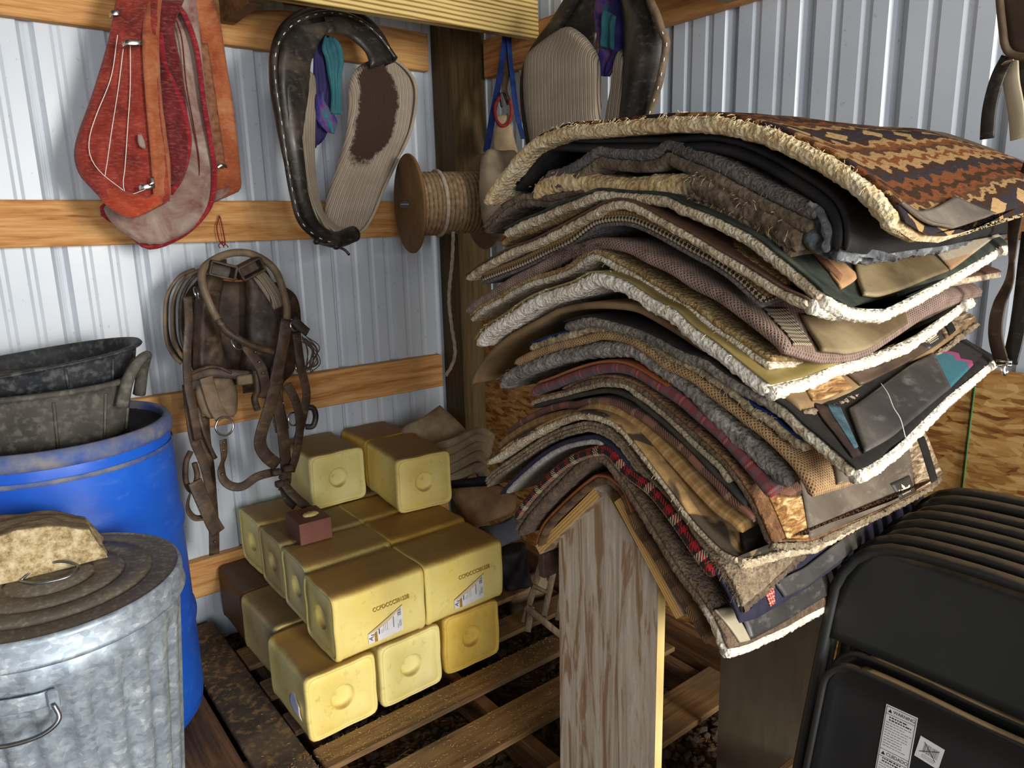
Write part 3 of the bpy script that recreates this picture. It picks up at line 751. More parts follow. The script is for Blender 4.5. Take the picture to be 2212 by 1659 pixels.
# corner post, header beams
pc = rel(1.68+0.078, 2.486+0.072, 0)
box('corner_post', (pc.x, pc.y, 1.475), (0.156, 0.150, 2.95), M['post'], wl, 0.004)
structure(box('trim_1', (CX+1.315, CY+2.12, 2.252), (0.97, 0.04, 0.20), M['beam'], None, 0.003, Matrix.Rotation(-0.020, 3, 'Y')))
structure(box('trim_2', (CX+0.55, CY+2.53, 2.335), (1.30, 0.10, 0.13), M['beam_dark'], None, 0.003))
structure(box('trim_4', (CX+0.865, CY+2.36, 2.262), (0.045, 0.46, 0.16), M['beam_dark'], None, 0.003))
tp = box('gusset_plate', atY(578, 4, 2.475), (0.10, 0.003, 0.05), M['wire'], bpy.data.objects['trim_2'], 0.0, Matrix.Rotation(-0.15, 3, 'Y'))
structure(box('trim_3', atX(1508, -22, 1.62)+Vector((0.0, 0.0, 0.04)), (0.30, 0.045, 0.09), M['lattice'], None, 0.004))

# the two other walls, with the daylight doorway and a second opening added for the fill light
V, Fs = join(box_geo((-1.53, -6.27, 1.475), (0.66, 0.06, 2.95)), box_geo((-4.9, -6.27, 1.475), (1.8, 0.06, 2.95)), box_geo((-2.95, -6.27, 2.74), (2.3, 0.06, 0.42)), box_geo((-0.62, -6.27, 2.81), (1.16, 0.06, 0.28)), box_geo((-0.02, -6.27, 1.475), (0.04, 0.06, 2.95)))
structure(mk('wall_back', V, Fs, M['steel'], smooth=False))
structure(box('wall_side', (-5.77, -3.1, 1.475), (0.06, 6.3, 2.95), M['steel'], None, 0))

# gravel and straw on the dirt floor (uncountable)
rs = random.Random(5)
V = []; Fs = []
ico = [(0, 0, 1), (.894, 0, .447), (.276, .851, .447), (-.724, .526, .447), (-.724, -.526, .447), (.276, -.851, .447), (.724, .526, -.447), (-.276, .851, -.447), (-.894, 0, -.447), (-.276, -.851, -.447), (.724, -.526, -.447), (0, 0, -1)]
icf = [(0, 1, 2), (0, 2, 3), (0, 3, 4), (0, 4, 5), (0, 5, 1), (1, 6, 2), (2, 7, 3), (3, 8, 4), (4, 9, 5), (5, 10, 1), (6, 7, 2), (7, 8, 3), (8, 9, 4), (9, 10, 5), (10, 6, 1), (11, 7, 6), (11, 8, 7), (11, 9, 8), (11, 10, 9), (11, 6, 10)]
for _ in range(4200):
    x = CX+rs.uniform(0.2, 1.78); y = CY+rs.uniform(0.75, 2.55); r = rs.choice((0.004, 0.006, 0.009, 0.013, 0.018))*rs.uniform(0.7, 1.2)
    k = len(V); a = rs.uniform(0, 6.28); f = (rs.uniform(.7, 1.3), rs.uniform(.7, 1.2), rs.uniform(.4, .8))
    for q in ico:
        X, Y = q[0]*f[0], q[1]*f[1]
        V.append((x+r*(X*math.cos(a)-Y*math.sin(a)), y+r*(X*math.sin(a)+Y*math.cos(a)), r*0.35+r*q[2]*f[2]*rs.uniform(.85, 1.1)))
    Fs += [[i+k for i in t] for t in icf]
o = mk('gravel', V, Fs, M['stone'], smooth=False); tag(o, 'loose brown gravel on the dirt floor between pallet boards', 'gravel', kind='stuff')
def straw_bits(name, label, n, fx, fy, fz, seed, lens=(0.002, 0.003, 0.004, 0.008, 0.02)):
    r2 = random.Random(seed); V = []; Fs = []
    for _ in range(n):
        p = Vector((fx(r2), fy(r2), 0)); p.z = fz(p)+0.0015; a = r2.uniform(0, 6.28); L = r2.choice(lens)*r2.uniform(.6, 1.3); w = 0.0006
        d = Vector((math.cos(a), math.sin(a), r2.uniform(-.05, .15)))*L; sd = Vector((-math.sin(a), math.cos(a), 0))*w; k = len(V)
        V += [p-d-sd, p+d-sd, p+d+sd, p-d+sd, p-d+Vector((0, 0, w)), p+d+Vector((0, 0, w))]
        Fs += [[k, k+1, k+5, k+4], [k+3, k+4, k+5, k+2], [k, k+3, k+2, k+1]]
    o = mk(name, V, Fs, M['straw'], smooth=False); tag(o, label, 'chaff', kind='stuff')
straw_bits('floor_straw', 'bits of straw scattered over the dirt floor', 900, lambda r: CX+r.uniform(0.2, 1.78), lambda r: CY+r.uniform(0.75, 2.5), lambda p: 0.012, 3)

# ------------------------------------------------------------------ pallets
PT = 0.115
pal = thing('pallet', 'wooden pallet with open gaps under the yellow salt blocks', 'pallet', rel(1.15, 1.85, -CZ))
for (y0, y1) in ((1.10, 1.24), (1.378, 1.513), (1.605, 1.70), (1.80, 1.90), (2.0, 2.1), (2.2, 2.33)):
    j = random.uniform(-.01, .01)
    box('deck_board', (CX+1.17+j, CY+(y0+y1)/2, PT-0.009), (1.15, y1-y0, 0.018), M['pallet'], pal, 0.003)
for x in (0.64, 1.10, 1.70):
    box('stringer', (CX+x, CY+1.72, (PT-0.018)/2), (0.04, 1.28, PT-0.018), M['pallet_y'], pal, 0.003)
pal2 = thing('pallet', 'dark worn pallet under the blue drum and galvanised bin', 'pallet', rel(0.17, 1.75, -CZ))
for (x0, x1, tz) in ((0.455, 0.590, 0), (0.285, 0.440, -.002), (0.11, 0.27, 0), (-0.06, 0.095, 0), (-0.25, -0.08, 0)):
    V, Fs = box_geo((CX+(x0+x1)/2, CY+1.77, PT-0.009+tz), (x1-x0, 1.62, 0.018), 0.003)
    mk('deck_board', V, Fs, M['dark_board'] if x0 > .4 else M['pallet_y'], pal2, smooth=False)
for y in (1.0, 1.78, 2.50):
    box('stringer', (CX+0.17, CY+y, (PT-0.02)/2), (0.82, 0.045, PT-0.02), M['pallet_y'], pal2, 0.003)
straw_bits('grain_dust', 'grain dust and chaff scattered on the pallet boards', 1500, lambda r: CX+r.uniform(0.455, 1.5), lambda r: CY+r.choice((r.uniform(1.61, 1.70), r.uniform(1.38, 1.51), r.uniform(1.3, 2.55))),
           lambda p: PT if (p.x-CX < 0.59 or 1.378 < p.y-CY < 1.513 or 1.605 < p.y-CY < 1.70) else -0.05, 8, (0.001, 0.0015, 0.002, 0.003, 0.004))
# ------------------------------------------------------------------ blue drum
DC = rel(0.163, 2.195, PT-CZ)
DSC = 1.025
drum = thing('plastic_drum', 'blue open-top plastic drum with two black rubber tubs on it', 'drum', DC)
R0 = 0.285
lathe('body', [(r, z*DSC) for r, z in [(0.0, 0.0), (0.24, 0.0), (0.265, 0.008), (0.282, 0.03), (0.287, 0.07), (0.287, 0.27), (0.292, 0.285), (0.294, 0.30), (0.292, 0.315), (0.287, 0.33),
               (0.287, 0.56), (0.292, 0.575), (0.294, 0.59), (0.292, 0.605), (0.287, 0.62), (0.286, 0.78), (0.283, 0.81), (0.284, 0.845), (0.280, 0.86), (0.272, 0.862), (0.270, 0.85), (0.27, 0.80)]], DC, M['drum'], drum, 72)
lathe('rim', [(r, z*DSC) for r, z in [(0.284, 0.842), (0.291, 0.846), (0.293, 0.856), (0.290, 0.872), (0.283, 0.884), (0.274, 0.885), (0.269, 0.878), (0.268, 0.86)]], DC, M['drum_rim'], drum, 72)
lathe('recessed_lid', [(r, z*DSC) for r, z in [(0.0, 0.848), (0.12, 0.848), (0.2, 0.846), (0.25, 0.846), (0.262, 0.852), (0.2695, 0.866)]], DC, M['drum_in'], drum, 64)
lathe('ring_band', [(r, z*DSC) for r, z in [(0.2865, 0.806), (0.289, 0.809), (0.289, 0.815), (0.2865, 0.818)]], DC, M['drum_rim'], drum, 72)

# ------------------------------------------------------------------ two rubber feed tubs stacked on the drum
def tub(name, label, c, ra, rb, h, tilt, ang, mat, handles):
    t = thing(name, label, 'tub', c, 'rubber tubs on the blue drum')
    n = 64; V = []; Fs = []
    Rm = Matrix.Rotation(tilt, 3, Vector((math.cos(ang+PI/2), math.sin(ang+PI/2), 0)))
    prof = [(0.0, 0.0), (0.70, 0.0), (0.80, 0.004), (0.845, 0.02), (0.94, 0.80), (0.955, 0.90), (1.0, 0.915), (1.012, 0.95), (1.0, 0.99), (0.95, 1.0), (0.915, 0.97), (0.90, 0.8), (0.81, 0.06), (0.0, 0.05)]
    for (f, z) in prof:
        for k in range(n):
            a = 2*PI*k/n
            # oblong outline: superellipse, with small flats moulded at intervals
            ca, sa = math.cos(a), math.sin(a); e = 0.78
            x = math.copysign(abs(ca)**e, ca)*ra*f; y = math.copysign(abs(sa)**e, sa)*rb*f
            wob = 1+0.012*math.sin(3*a+1)*z
            p = Vector((x*wob*math.cos(ang)-y*math.sin(ang), x*wob*math.sin(ang)+y*math.cos(ang), z*h))
            V.append(Rm @ p+c)
    for i in range(len(prof)-1):
        for k in range(n): Fs.append([i*n+k, i*n+(k+1) % n, (i+1)*n+(k+1) % n, (i+1)*n+k])
    mk('body', V, Fs, mat, t)
    # moulded vertical ribs
    for k in range(0, 12):
        a = 2*PI*k/12+0.2; ca, sa = math.cos(a), math.sin(a); e = 0.78
        P = []
        for (f, z) in ((0.862, 0.05), (0.95, 0.82)):
            x = math.copysign(abs(ca)**e, ca)*ra*f; y = math.copysign(abs(sa)**e, sa)*rb*f
            P.append(Rm @ Vector((x*math.cos(ang)-y*math.sin(ang), x*math.sin(ang)+y*math.cos(ang), z*h))+c)
        tube('rib', P, 0.004, mat, t, 5)
    if handles:
        for a in handles:
            d = Vector((math.cos(a+ang), math.sin(a+ang), 0)); s2 = Vector((-d.y, d.x, 0))
            rr = ra*0.99 if abs(math.cos(a)) > .7 else rb*0.99
            P = crom([c+d*rr*0.97+s2*0.075+Vector((0, 0, h*0.55)), c+d*(rr+0.012)+s2*0.065+Vector((0, 0, h*0.98)), c+d*(rr+0.035)+s2*0.035+Vector((0, 0, h*1.25)), c+d*(rr+0.045)+Vector((0, 0, h*1.32)),
                      c+d*(rr+0.035)-s2*0.035+Vector((0, 0, h*1.25)), c+d*(rr+0.012)-s2*0.065+Vector((0, 0, h*0.98)), c+d*rr*0.97-s2*0.075+Vector((0, 0, h*0.55))], 26)
            tube('handle', P, lambda t: 0.012+0.005*abs(2*t-1), mat, t, 8)
    return t
TC = DC+Vector((-0.045, 0.035, 0.872))
tub('rubber_tub', 'dusty grey-black rubber tub with loop handle, resting in the drum mouth', TC, 0.268, 0.225, 0.155, 0.0, -0.12, M['rubber'], (-0.35, PI-0.2))
tub('rubber_tub', 'black rubber tub tilted on top of the dusty one', TC+Vector((0.045, 0.045, 0.108)), 0.262, 0.20, 0.095, -0.10, -0.10, M['rubber_dk'], None)

# ------------------------------------------------------------------ galvanised bin with lid, rock on it
BC = rel(0.078, 1.625, PT-CZ); LZ = 0.70
binn = thing('galvanised_bin', 'galvanised steel bin with ribbed sides and dirty round lid', 'bin', BC)
n = 168; V = []; Fs = []
prof = [(0.0, 0.012), (0.172, 0.012), (0.175, 0.0), (0.178, 0.03), (0.183, 0.09), (0.2265, 0.585), (0.229, 0.615), (0.2295, 0.69), (0.226, 0.69)]
for i, (r, z) in enumerate(prof):
    for k in range(n):
        a = 2*PI*k/n
        rib = 0.0
        if 4 <= i <= 5:
            rib = (0.0, 0.0, -0.001, -0.012, -0.013, -0.012, -0.001)[k % 7]
        V.append((BC.x+(r+rib)*math.cos(a), BC.y+(r+rib)*math.sin(a), BC.z+z))
for i in range(len(prof)-1):
    for k in range(n): Fs.append([i*n+k, i*n+(k+1) % n, (i+1)*n+(k+1) % n, (i+1)*n+k])
mk('body', V, Fs, M['galv'], binn)
lid = lathe('lid', [(0.0, 0.722), (0.075, 0.721), (0.080, 0.7155), (0.085, 0.721), (0.13, 0.719), (0.135, 0.7135), (0.141, 0.719), (0.18, 0.716), (0.186, 0.7105), (0.192, 0.715), (0.225, 0.711), (0.232, 0.7115), (0.2345, 0.7135)], BC, M['lid'], binn, 96)
lathe('lid_skirt', [(0.2345, 0.7135), (0.2395, 0.7120), (0.2415, 0.704), (0.241, 0.672), (0.2435, 0.668), (0.2445, 0.663), (0.2425, 0.659), (0.236, 0.660)], BC, M['galv'], lid, 96)
# wire handle on the lid
hc = BC+Vector((0, 0, 0.722))
u = Vector((0.93, -0.36, 0)); w = Vector((0.36, 0.93, 0))
P = crom([hc-u*0.052, hc-u*0.03+w*0.022+Vector((0, 0, .012)), hc+u*0.012+w*0.030+Vector((0, 0, .018)), hc+u*0.052+w*0.006+Vector((0, 0, .012)), hc+u*0.040-w*0.026+Vector((0, 0, .006)), hc-u*0.01-w*0.034+Vector((0, 0, .005)), hc-u*0.052], 40)
tube('lid_handle', P, 0.0032, M['wire'], lid, 7)
# side handle: bracket + drop bail facing the viewer
ha = -1.93
d = Vector((math.cos(ha), math.sin(ha), 0)); s2 = Vector((-d.y, d.x, 0)); hb = BC+d*0.234+Vector((0, 0, 0.596))
ribbon('handle_bracket', [hb-s2*0.050-d*.003, hb-s2*0.028+d*.004, hb+d*.006, hb+s2*0.028+d*.004, hb+s2*0.050-d*.003], 0.030, 0.003, (0, 0, 1), M['galv'], binn)
for q in (-1, 1):
    box('ear', hb+s2*0.052*q+d*0.006, (0.012, 0.018, 0.036), M['galv'], binn, 0.003, rotz(ha))
P = crom([hb-s2*0.052+d*0.012+Vector((0, 0, -.004)), hb-s2*0.058+d*0.02+Vector((0, 0, -.03)), hb-s2*0.048+d*0.03+Vector((0, 0, -.050)), hb-s2*0.01+d*0.032+Vector((0, 0, -.055)), hb+s2*0.035+d*0.03+Vector((0, 0, -.048)), hb+s2*0.060+d*0.022+Vector((0, 0, -.030)), hb+s2*0.052+d*0.012+Vector((0, 0, -.004))], 40)
tube('bail_handle', P, 0.0042, M['wire'], binn, 8)

bm = bmesh.new(); bmesh.ops.create_cube(bm, size=1.0); bmesh.ops.subdivide_edges(bm, edges=list(bm.edges), cuts=22, use_grid_fill=True)
rc = rel(-0.012, 1.735, PT-CZ+0.722); V = []
ang = -0.10
for v in bm.verts:
    p = v.co.copy()
    x = p.x; taper = 1-0.22*max(0, p.z+0.5)*(0.4+0.6*abs(p.y)*2)
    q = Vector((p.x*0.40*(1-0.10*(p.z+.5)), p.y*0.17*taper, (p.z+0.5)*(0.080+0.018*math.sin(p.x*3+1.2)-0.02*abs(p.x)*2)))
    if p.x > 0.30: q.y *= 1-0.30*(p.x-0.30)/0.2; q.z *= 1-0.12*(p.x-0.3)/0.2
    nn = noise.noise_vector(q*9)*0.013+noise.noise_vector(q*30)*0.005+noise.noise_vector(q*80)*0.002
    if p.z < -0.49: nn.z = 0
    q += nn; q.z = max(q.z, 0.0)
    V.append(Vector((q.x*math.cos(ang)-q.y*math.sin(ang), q.x*math.sin(ang)+q.y*math.cos(ang), q.z))+rc)
bm.verts.index_update(); Fs = [[v.index for v in f.verts] for f in bm.faces]; bm.free()
o = mk('rock', V, Fs, M['rock'], smooth=True); tag(o, 'rough tan sandstone block weighing down the bin lid', 'rock')

# ------------------------------------------------------------------ salt blocks
BW, BH, BL = 0.213, 0.203, 0.283
def rsq(a, hw, hh, r):
    """point of a rounded rectangle in direction a (polar), half sizes hw, hh, corner r"""
    c, s_ = math.cos(a), math.sin(a); e = 11.0
    k = (abs(c/hw)**e+abs(s_/hh)**e)**(-1/e); return c*k, s_*k
def salt_mesh(name, L=BL, W=BW, H=BH, rough=0.0012):
    n = 72; V = []; Fs = []; hw, hh = W/2, H/2
    rings = []
    def end(sgn):
        r = []
        for (rad, dep) in ((0.0, -0.016), (0.022, -0.0158), (0.029, -0.014), (0.034, -0.007), (0.0365, -0.0015), (0.039, 0.0)): r.append(('c', rad, dep))
        for (f, dep) in ((0.62, 0.0), (0.87, 0.0), (0.885, -0.0016), (0.90, 0.003), (0.955, 0.0042), (0.985, 0.0), (1.0, -0.006)): r.append(('s', f, dep))
        return [(k, f, sgn*(L/2+d)) for (k, f, d) in r]
    rings = end(-1)+[('s', 1.0, -L/2+0.012), ('s', 0.986, -L/2+0.018), ('s', 0.982, -L/4), ('s', 0.985, 0), ('s', 0.982, L/4), ('s', 0.986, L/2-0.018), ('s', 1.0, L/2-0.012)]+end(1)[::-1]
    for (kind, f, y) in rings:
        for k in range(n):
            a = 2*PI*k/n
            if kind == 'c': x, z = f*math.cos(a), f*math.sin(a)
            else:
                x, z = rsq(a, hw*f, hh*f, 0)
            V.append((x, y, z+hh))
    m = len(rings)
    for i in range(m-1):
        for k in range(n): Fs.append([i*n+k, i*n+(k+1) % n, (i+1)*n+(k+1) % n, (i+1)*n+k])
    V2 = [Vector(v)+noise.noise_vector(Vector(v)*16+Vector((hash(name) % 17, 0, 0)))*rough*2.0 for v in V]
    return V2, Fs
def salt_block(label, cx, cy, z, rot, mat, code=None, L=BL, wrapper=False):
    """cx, cy relative to camera, z world bottom, rot about Z; long axis along local Y"""
    t = thing('salt_block', label, 'salt block', rel(cx, cy, z-CZ), 'stacked salt blocks')
    t.location.z = z
    V, Fs = salt_mesh(label, L); R = rotz(rot)
    base = Vector((CX+cx, CY+cy, z))
    mk('body', [R @ v+base for v in V], Fs, mat, t)
    return t
Z1, Z2, Z3 = PT, PT+0.203, PT+0.406
S = M['salt']
b1 = salt_block('yellow salt block at the front left corner of the bottom layer', 0.710, 1.72+BL/2, Z1, 0.0, S[0])
b2 = salt_block('pale yellow salt block in the middle of the front bottom layer, spotted with dirt', 0.934, 1.725+BL/2, Z1, 0.02, S[1])
b3 = salt_block('golden salt block at the front right of the bottom layer', 1.172, 1.735+BL/2, Z1, -0.03, S[2])
salt_block('dusty tan salt block with broken yellow edge behind the front left one', 0.735, 2.035+BL/2, Z1, 0.03, S[3])
salt_block('dark brown salt block at the bottom back left of the pile', 0.735, 2.325+0.13, Z1, 0.0, M['salt_brown'], L=0.25)
hx = PI/2
m1 = salt_block('yellow salt block with a peeling label, front left of the middle layer', 0.848, 1.72+BW/2, Z2, hx, S[0])
m2 = salt_block('yellow salt block with a peeling label, front right of the middle layer', 1.143, 1.72+BW/2, Z2, hx, S[0])
for i, yy in enumerate((1.942, 2.162, 2.380)):
    salt_block(['yellow salt block behind the labelled left one, small red block on its edge', 'yellow salt block third from the front in the left row', 'yellow salt block at the back of the left row, by the wall'][i], 0.866+0.004*i, yy+BW/2, Z2, hx+0.02*(i-1), S[(1, 3, 1)[i]])
    salt_block(['yellow salt block behind the labelled right one', 'yellow salt block third from the front in the right row', 'yellow salt block at the back of the right row'][i], 1.157+0.003*i, yy+BW/2+0.004, Z2, hx-0.015*i, S[(2, 0, 3)[i]])
salt_block('yellow salt block on top at the left, its round dimple facing out', 1.028, 2.36+0.135, Z3, 0.0, S[1], L=0.268)
salt_block('yellow salt block on top at the right, its left side dusty', 1.257, 2.252, Z3, -0.10, S[0])
salt_block('dusty salt block at the back of the top layer between two others', 1.275, 2.522, Z3, 0.04, S[2], L=0.20)

# labels and stamped codes on the two labelled blocks
def block_face(t, x0, y, z):   # matrix mapping (right, up, out) to the -y face of a block
    return Matrix(((1, 0, 0, CX+x0), (0, 0, -1, CY+y), (0, 1, 0, z), (0, 0, 0, 1)))
def paper_label(t, x0, y):
    F = block_face(t, x0, y-0.0012, Z2)
    def poly(name, pts, mat, dz=0.0, th=0.0006, par=t):
        n = len(pts); V = [F @ Vector((p[0], p[1], dz)) for p in pts]+[F @ Vector((p[0], p[1], dz+th)) for p in pts]
        Fs = [list(range(n))[::-1], [n+i for i in range(n)]]+[[i, (i+1) % n, n+(i+1) % n, n+i] for i in range(n)]
        return mk(name, V, Fs, mat, par, smooth=False)
    lab = poly('label', [(0.094, 0.028), (0.130, 0.027), (0.205, 0.032), (0.207, 0.112), (0.150, 0.078), (0.093, 0.060)], M['paper'])
    # peeled upper corner curls forward
    P = np.array([[tuple(F @ Vector((0.093+0.114*s, 0.060+0.052*s+0.0*k, 0.001))) for k in range(1)] for s in np.linspace(0, 1, 14)])[:, 0, :]
    A = []; 
    for i, s_ in enumerate(np.linspace(0, 1, 14)):
        w_ = 0.020*math.sin(PI*min(1, s_*1.0))*(1-0.4*s_)+0.002; row = []
        for k in range(6):
            a = k/5*PI*0.9
            row.append(tuple(F @ Vector((0.093+0.114*s_+0.3*w_*math.sin(a)*0.3, 0.060+0.052*s_-w_*(1-math.cos(a))*0.28, 0.0012+w_*0.33*math.sin(a)))))
        A.append(row)
    A = np.array(A); N = gridnormals(A); V, Fs = slab(A+N*0.0004, A-N*0.0004); mk('peeled_flap', V, Fs, M['paper_back'], lab)
    poly('gold_band', [(0.113, 0.0275), (0.123, 0.0275), (0.1215, 0.060), (0.113, 0.056)], M['ink_gold'], 0.0006, 0.0002, lab)
    poly('title_bar', [(0.127, 0.047), (0.130, 0.047), (0.130, 0.066), (0.127, 0.064)], M['ink'], 0.0006, 0.0002, lab)
    for (x, y0, y1) in ((0.135, 0.047, 0.058), (0.139, 0.047, 0.060), (0.143, 0.050, 0.072), (0.149, 0.050, 0.076), (0.155, 0.050, 0.078)):
        poly('text_line', [(x, y0), (x+0.0013, y0), (x+0.0013, y1), (x, y1)], M['ink_grey'], 0.0006, 0.0002, lab)
    for k in range(8):
        poly('bold_mark', [(0.174, 0.052+k*0.0042), (0.1775, 0.052+k*0.0042), (0.1775, 0.0545+k*0.0042), (0.174, 0.0545+k*0.0042)], M['ink'], 0.0006, 0.0002, lab)
    for k in range(9):
        w_ = (0.0008, 0.0016, 0.0008, 0.0020, 0.0010, 0.0008, 0.0018, 0.0008, 0.0014)[k]; yb = 0.081+k*0.0026
        poly('barcode_bar', [(0.189, yb), (0.2015, yb), (0.2015, yb+w_), (0.189, yb+w_)], M['ink'], 0.0006, 0.0002, lab)
    for (x, y0, y1) in ((0.190, 0.042, 0.058), (0.195, 0.046, 0.066), (0.199, 0.046, 0.068)):
        poly('text_line', [(x, y0), (x+0.0018, y0), (x+0.0018, y1), (x, y1)], M['ink_grey'], 0.0006, 0.0002, lab)
    text_mesh('letters', 'As', 0.020, F @ Matrix.Translation((0.104, 0.046, 0.0008)) @ Matrix.Rotation(PI/2-0.3, 4, 'Z'), M['ink'], lab, 0.0002)
    # pressed date code
    text_mesh('stamped_code', 'CCPDCCCS01228', 0.0185, F @ Matrix.Translation((0.172, 0.1285, 0.0015)) @ Matrix.Rotation(0.03, 4, 'Z'), M['stamp'], t, 0.0006, width=0.118)
paper_label(m1, 0.707, 1.7205)
paper_label(m2, 1.002, 1.7205)
# torn wrapper on the side of the front-left bottom block
A = np.array([[tuple(rel(0.602-0.006*math.sin(3*u+2*v), 1.755+0.09*u, PT-CZ+0.055+0.045*v+0.02*u)) for v in np.linspace(0, 1, 8)] for u in np.linspace(0, 1, 10)])
V, Fs = slab(A+np.array([0.0006, 0, 0]), A-np.array([0.0006, 0, 0])); mk('torn_label', V, Fs, M['paper'], b1)
# crumbled fresh edge of the dusty block, loose salt crumbs
# small red mineral block
rb = thing('mineral_block', 'small reddish-brown mineral block with a licked hollow, on the salt pile', 'mineral block', rel(0.826, 2.16, Z3-CZ)); rb.location.z = Z3
R = rotz(-0.04); bc = Vector((CX+0.826, CY+2.165, Z3+0.001))
V, Fs = box_geo(bc+Vector((0, 0, 0.0375)), (0.108, 0.135, 0.073), 0.004, R, 2)
mk('body', V, Fs, M['salt_red'], rb, smooth=False)
bm = bmesh.new(); bmesh.ops.create_icosphere(bm, subdivisions=3, radius=1)
V = []
for v in bm.verts:
    q = Vector((v.co.x*0.026, v.co.y*0.020, v.co.z*0.007)); q += noise.noise_vector(q*90)*0.004; V.append(R @ q+bc+Vector((0.006, -0.005, 0.0745)))
bm.verts.index_update(); Fs = [[v.index for v in f.verts] for f in bm.faces]; bm.free()
mk('lick_hollow', V, Fs, M['salt_in'], rb)
# ------------------------------------------------------------------ saddle-pad rack
rack = thing('saddle_pad_rack', 'whitewashed plywood rack with a peaked top carrying the saddle pads', 'rack', rel(1.2, 0.93, -CZ))
yA, zA = 0.932, -0.520            # apex (relative)
def gable(x, yl, yr, zb, name, mat, edge=None, th=0.021, top=None):
    sl = 1.13
    zl = zA-(yl-yA)*sl; zr = zA-(yA-yr)*sl
    ys = [(yl, zb), (yl, zl), (yA+0.012, zA-0.006), (yA-0.012, zA-0.006), (yr, zr), (yr, -1.245), (yr+.006, -1.25), (yr+.005, -1.262), (yr, -1.265), (yr, zb)]
    if top: ys = [(yl, zb)]+top[:3]+[(yr, top[3][1])]+ys[5:]
    n = len(ys); V = [rel(x, a, b) for a, b in ys]+[rel(x+th, a, b) for a, b in ys]
    Fs = [list(range(n)), [n+i for i in range(n)][::-1]]
    o = mk(name, V, Fs, mat, rack, smooth=False)
    Fe = [[i, n+i, n+(i+1) % n, (i+1) % n] for i in range(n)]
    mk('cut_edge', V, Fe, edge or M['cut_edge'], o, smooth=False)
    return o
def gp(px, py, X=0.95):
    q = atX(px, py, X); return (q.y-CY, q.z-CZ)
gable(0.95, 1.07, 0.792, -1.5, 'front_board', M['ply'], top=[gp(1207, 1166), gp(1292, 1062), gp(1312, 1066), gp(1424, 1262)])
gable(1.50, 1.03, 0.735, -1.5, 'rear_board', M['ply_dark'], M['ply_dark'])
def roof(y0, z0, y1, z1, th, name):
    d = Vector((0, y1-y0, z1-z0)); d.normalize(); nrm = Vector((0, -d.z, d.y))
    if nrm.z > 0: nrm = -nrm
    x0, x1 = 0.925, 1.58
    pts = [(y0, z0), (y1, z1), (y1+nrm.y*th, z1+nrm.z*th), (y0+nrm.y*th, z0+nrm.z*th)]
    V = [rel(x0, a, b) for a, b in pts]+[rel(x1, a, b) for a, b in pts]
    o = mk(name, V, [[0, 1, 5, 4], [1, 2, 6, 5], [2, 3, 7, 6], [3, 0, 4, 7], [7, 6, 5, 4]], M['ply'], rack, smooth=False)
    L = math.hypot(y1-y0, z1-z0)
    mk('ply_edge', V[:4], [[0, 3, 2, 1]], M['ply_edge'], o, smooth=False, uv=[(0, 0), (L, 0), (L, th), (0, th)])
    return o
def rp_(px, py): 
    q = atX(px, py, 0.925); return q.y-CY, q.z-CZ
yl0, zl0 = rp_(1284, 1054); yl1, zl1 = rp_(1157, 1180); roof(yl0, zl0, yl1, zl1, 0.020, 'left_slope')
yr0, zr0 = rp_(1340, 1075); yr1, zr1 = rp_(1476, 1330); roof(yr0, zr0, yr1, zr1, 0.020, 'right_slope')
box('skirt_board', rel(1.25, 1.128, -0.735), (0.6, 0.02, 0.06), M['brn_leather'], rack, 0.003)
box('tie_board', rel(1.235, 0.80, -1.36), (0.52, 0.02, 0.09), M['pallet'], rack, 0.003)

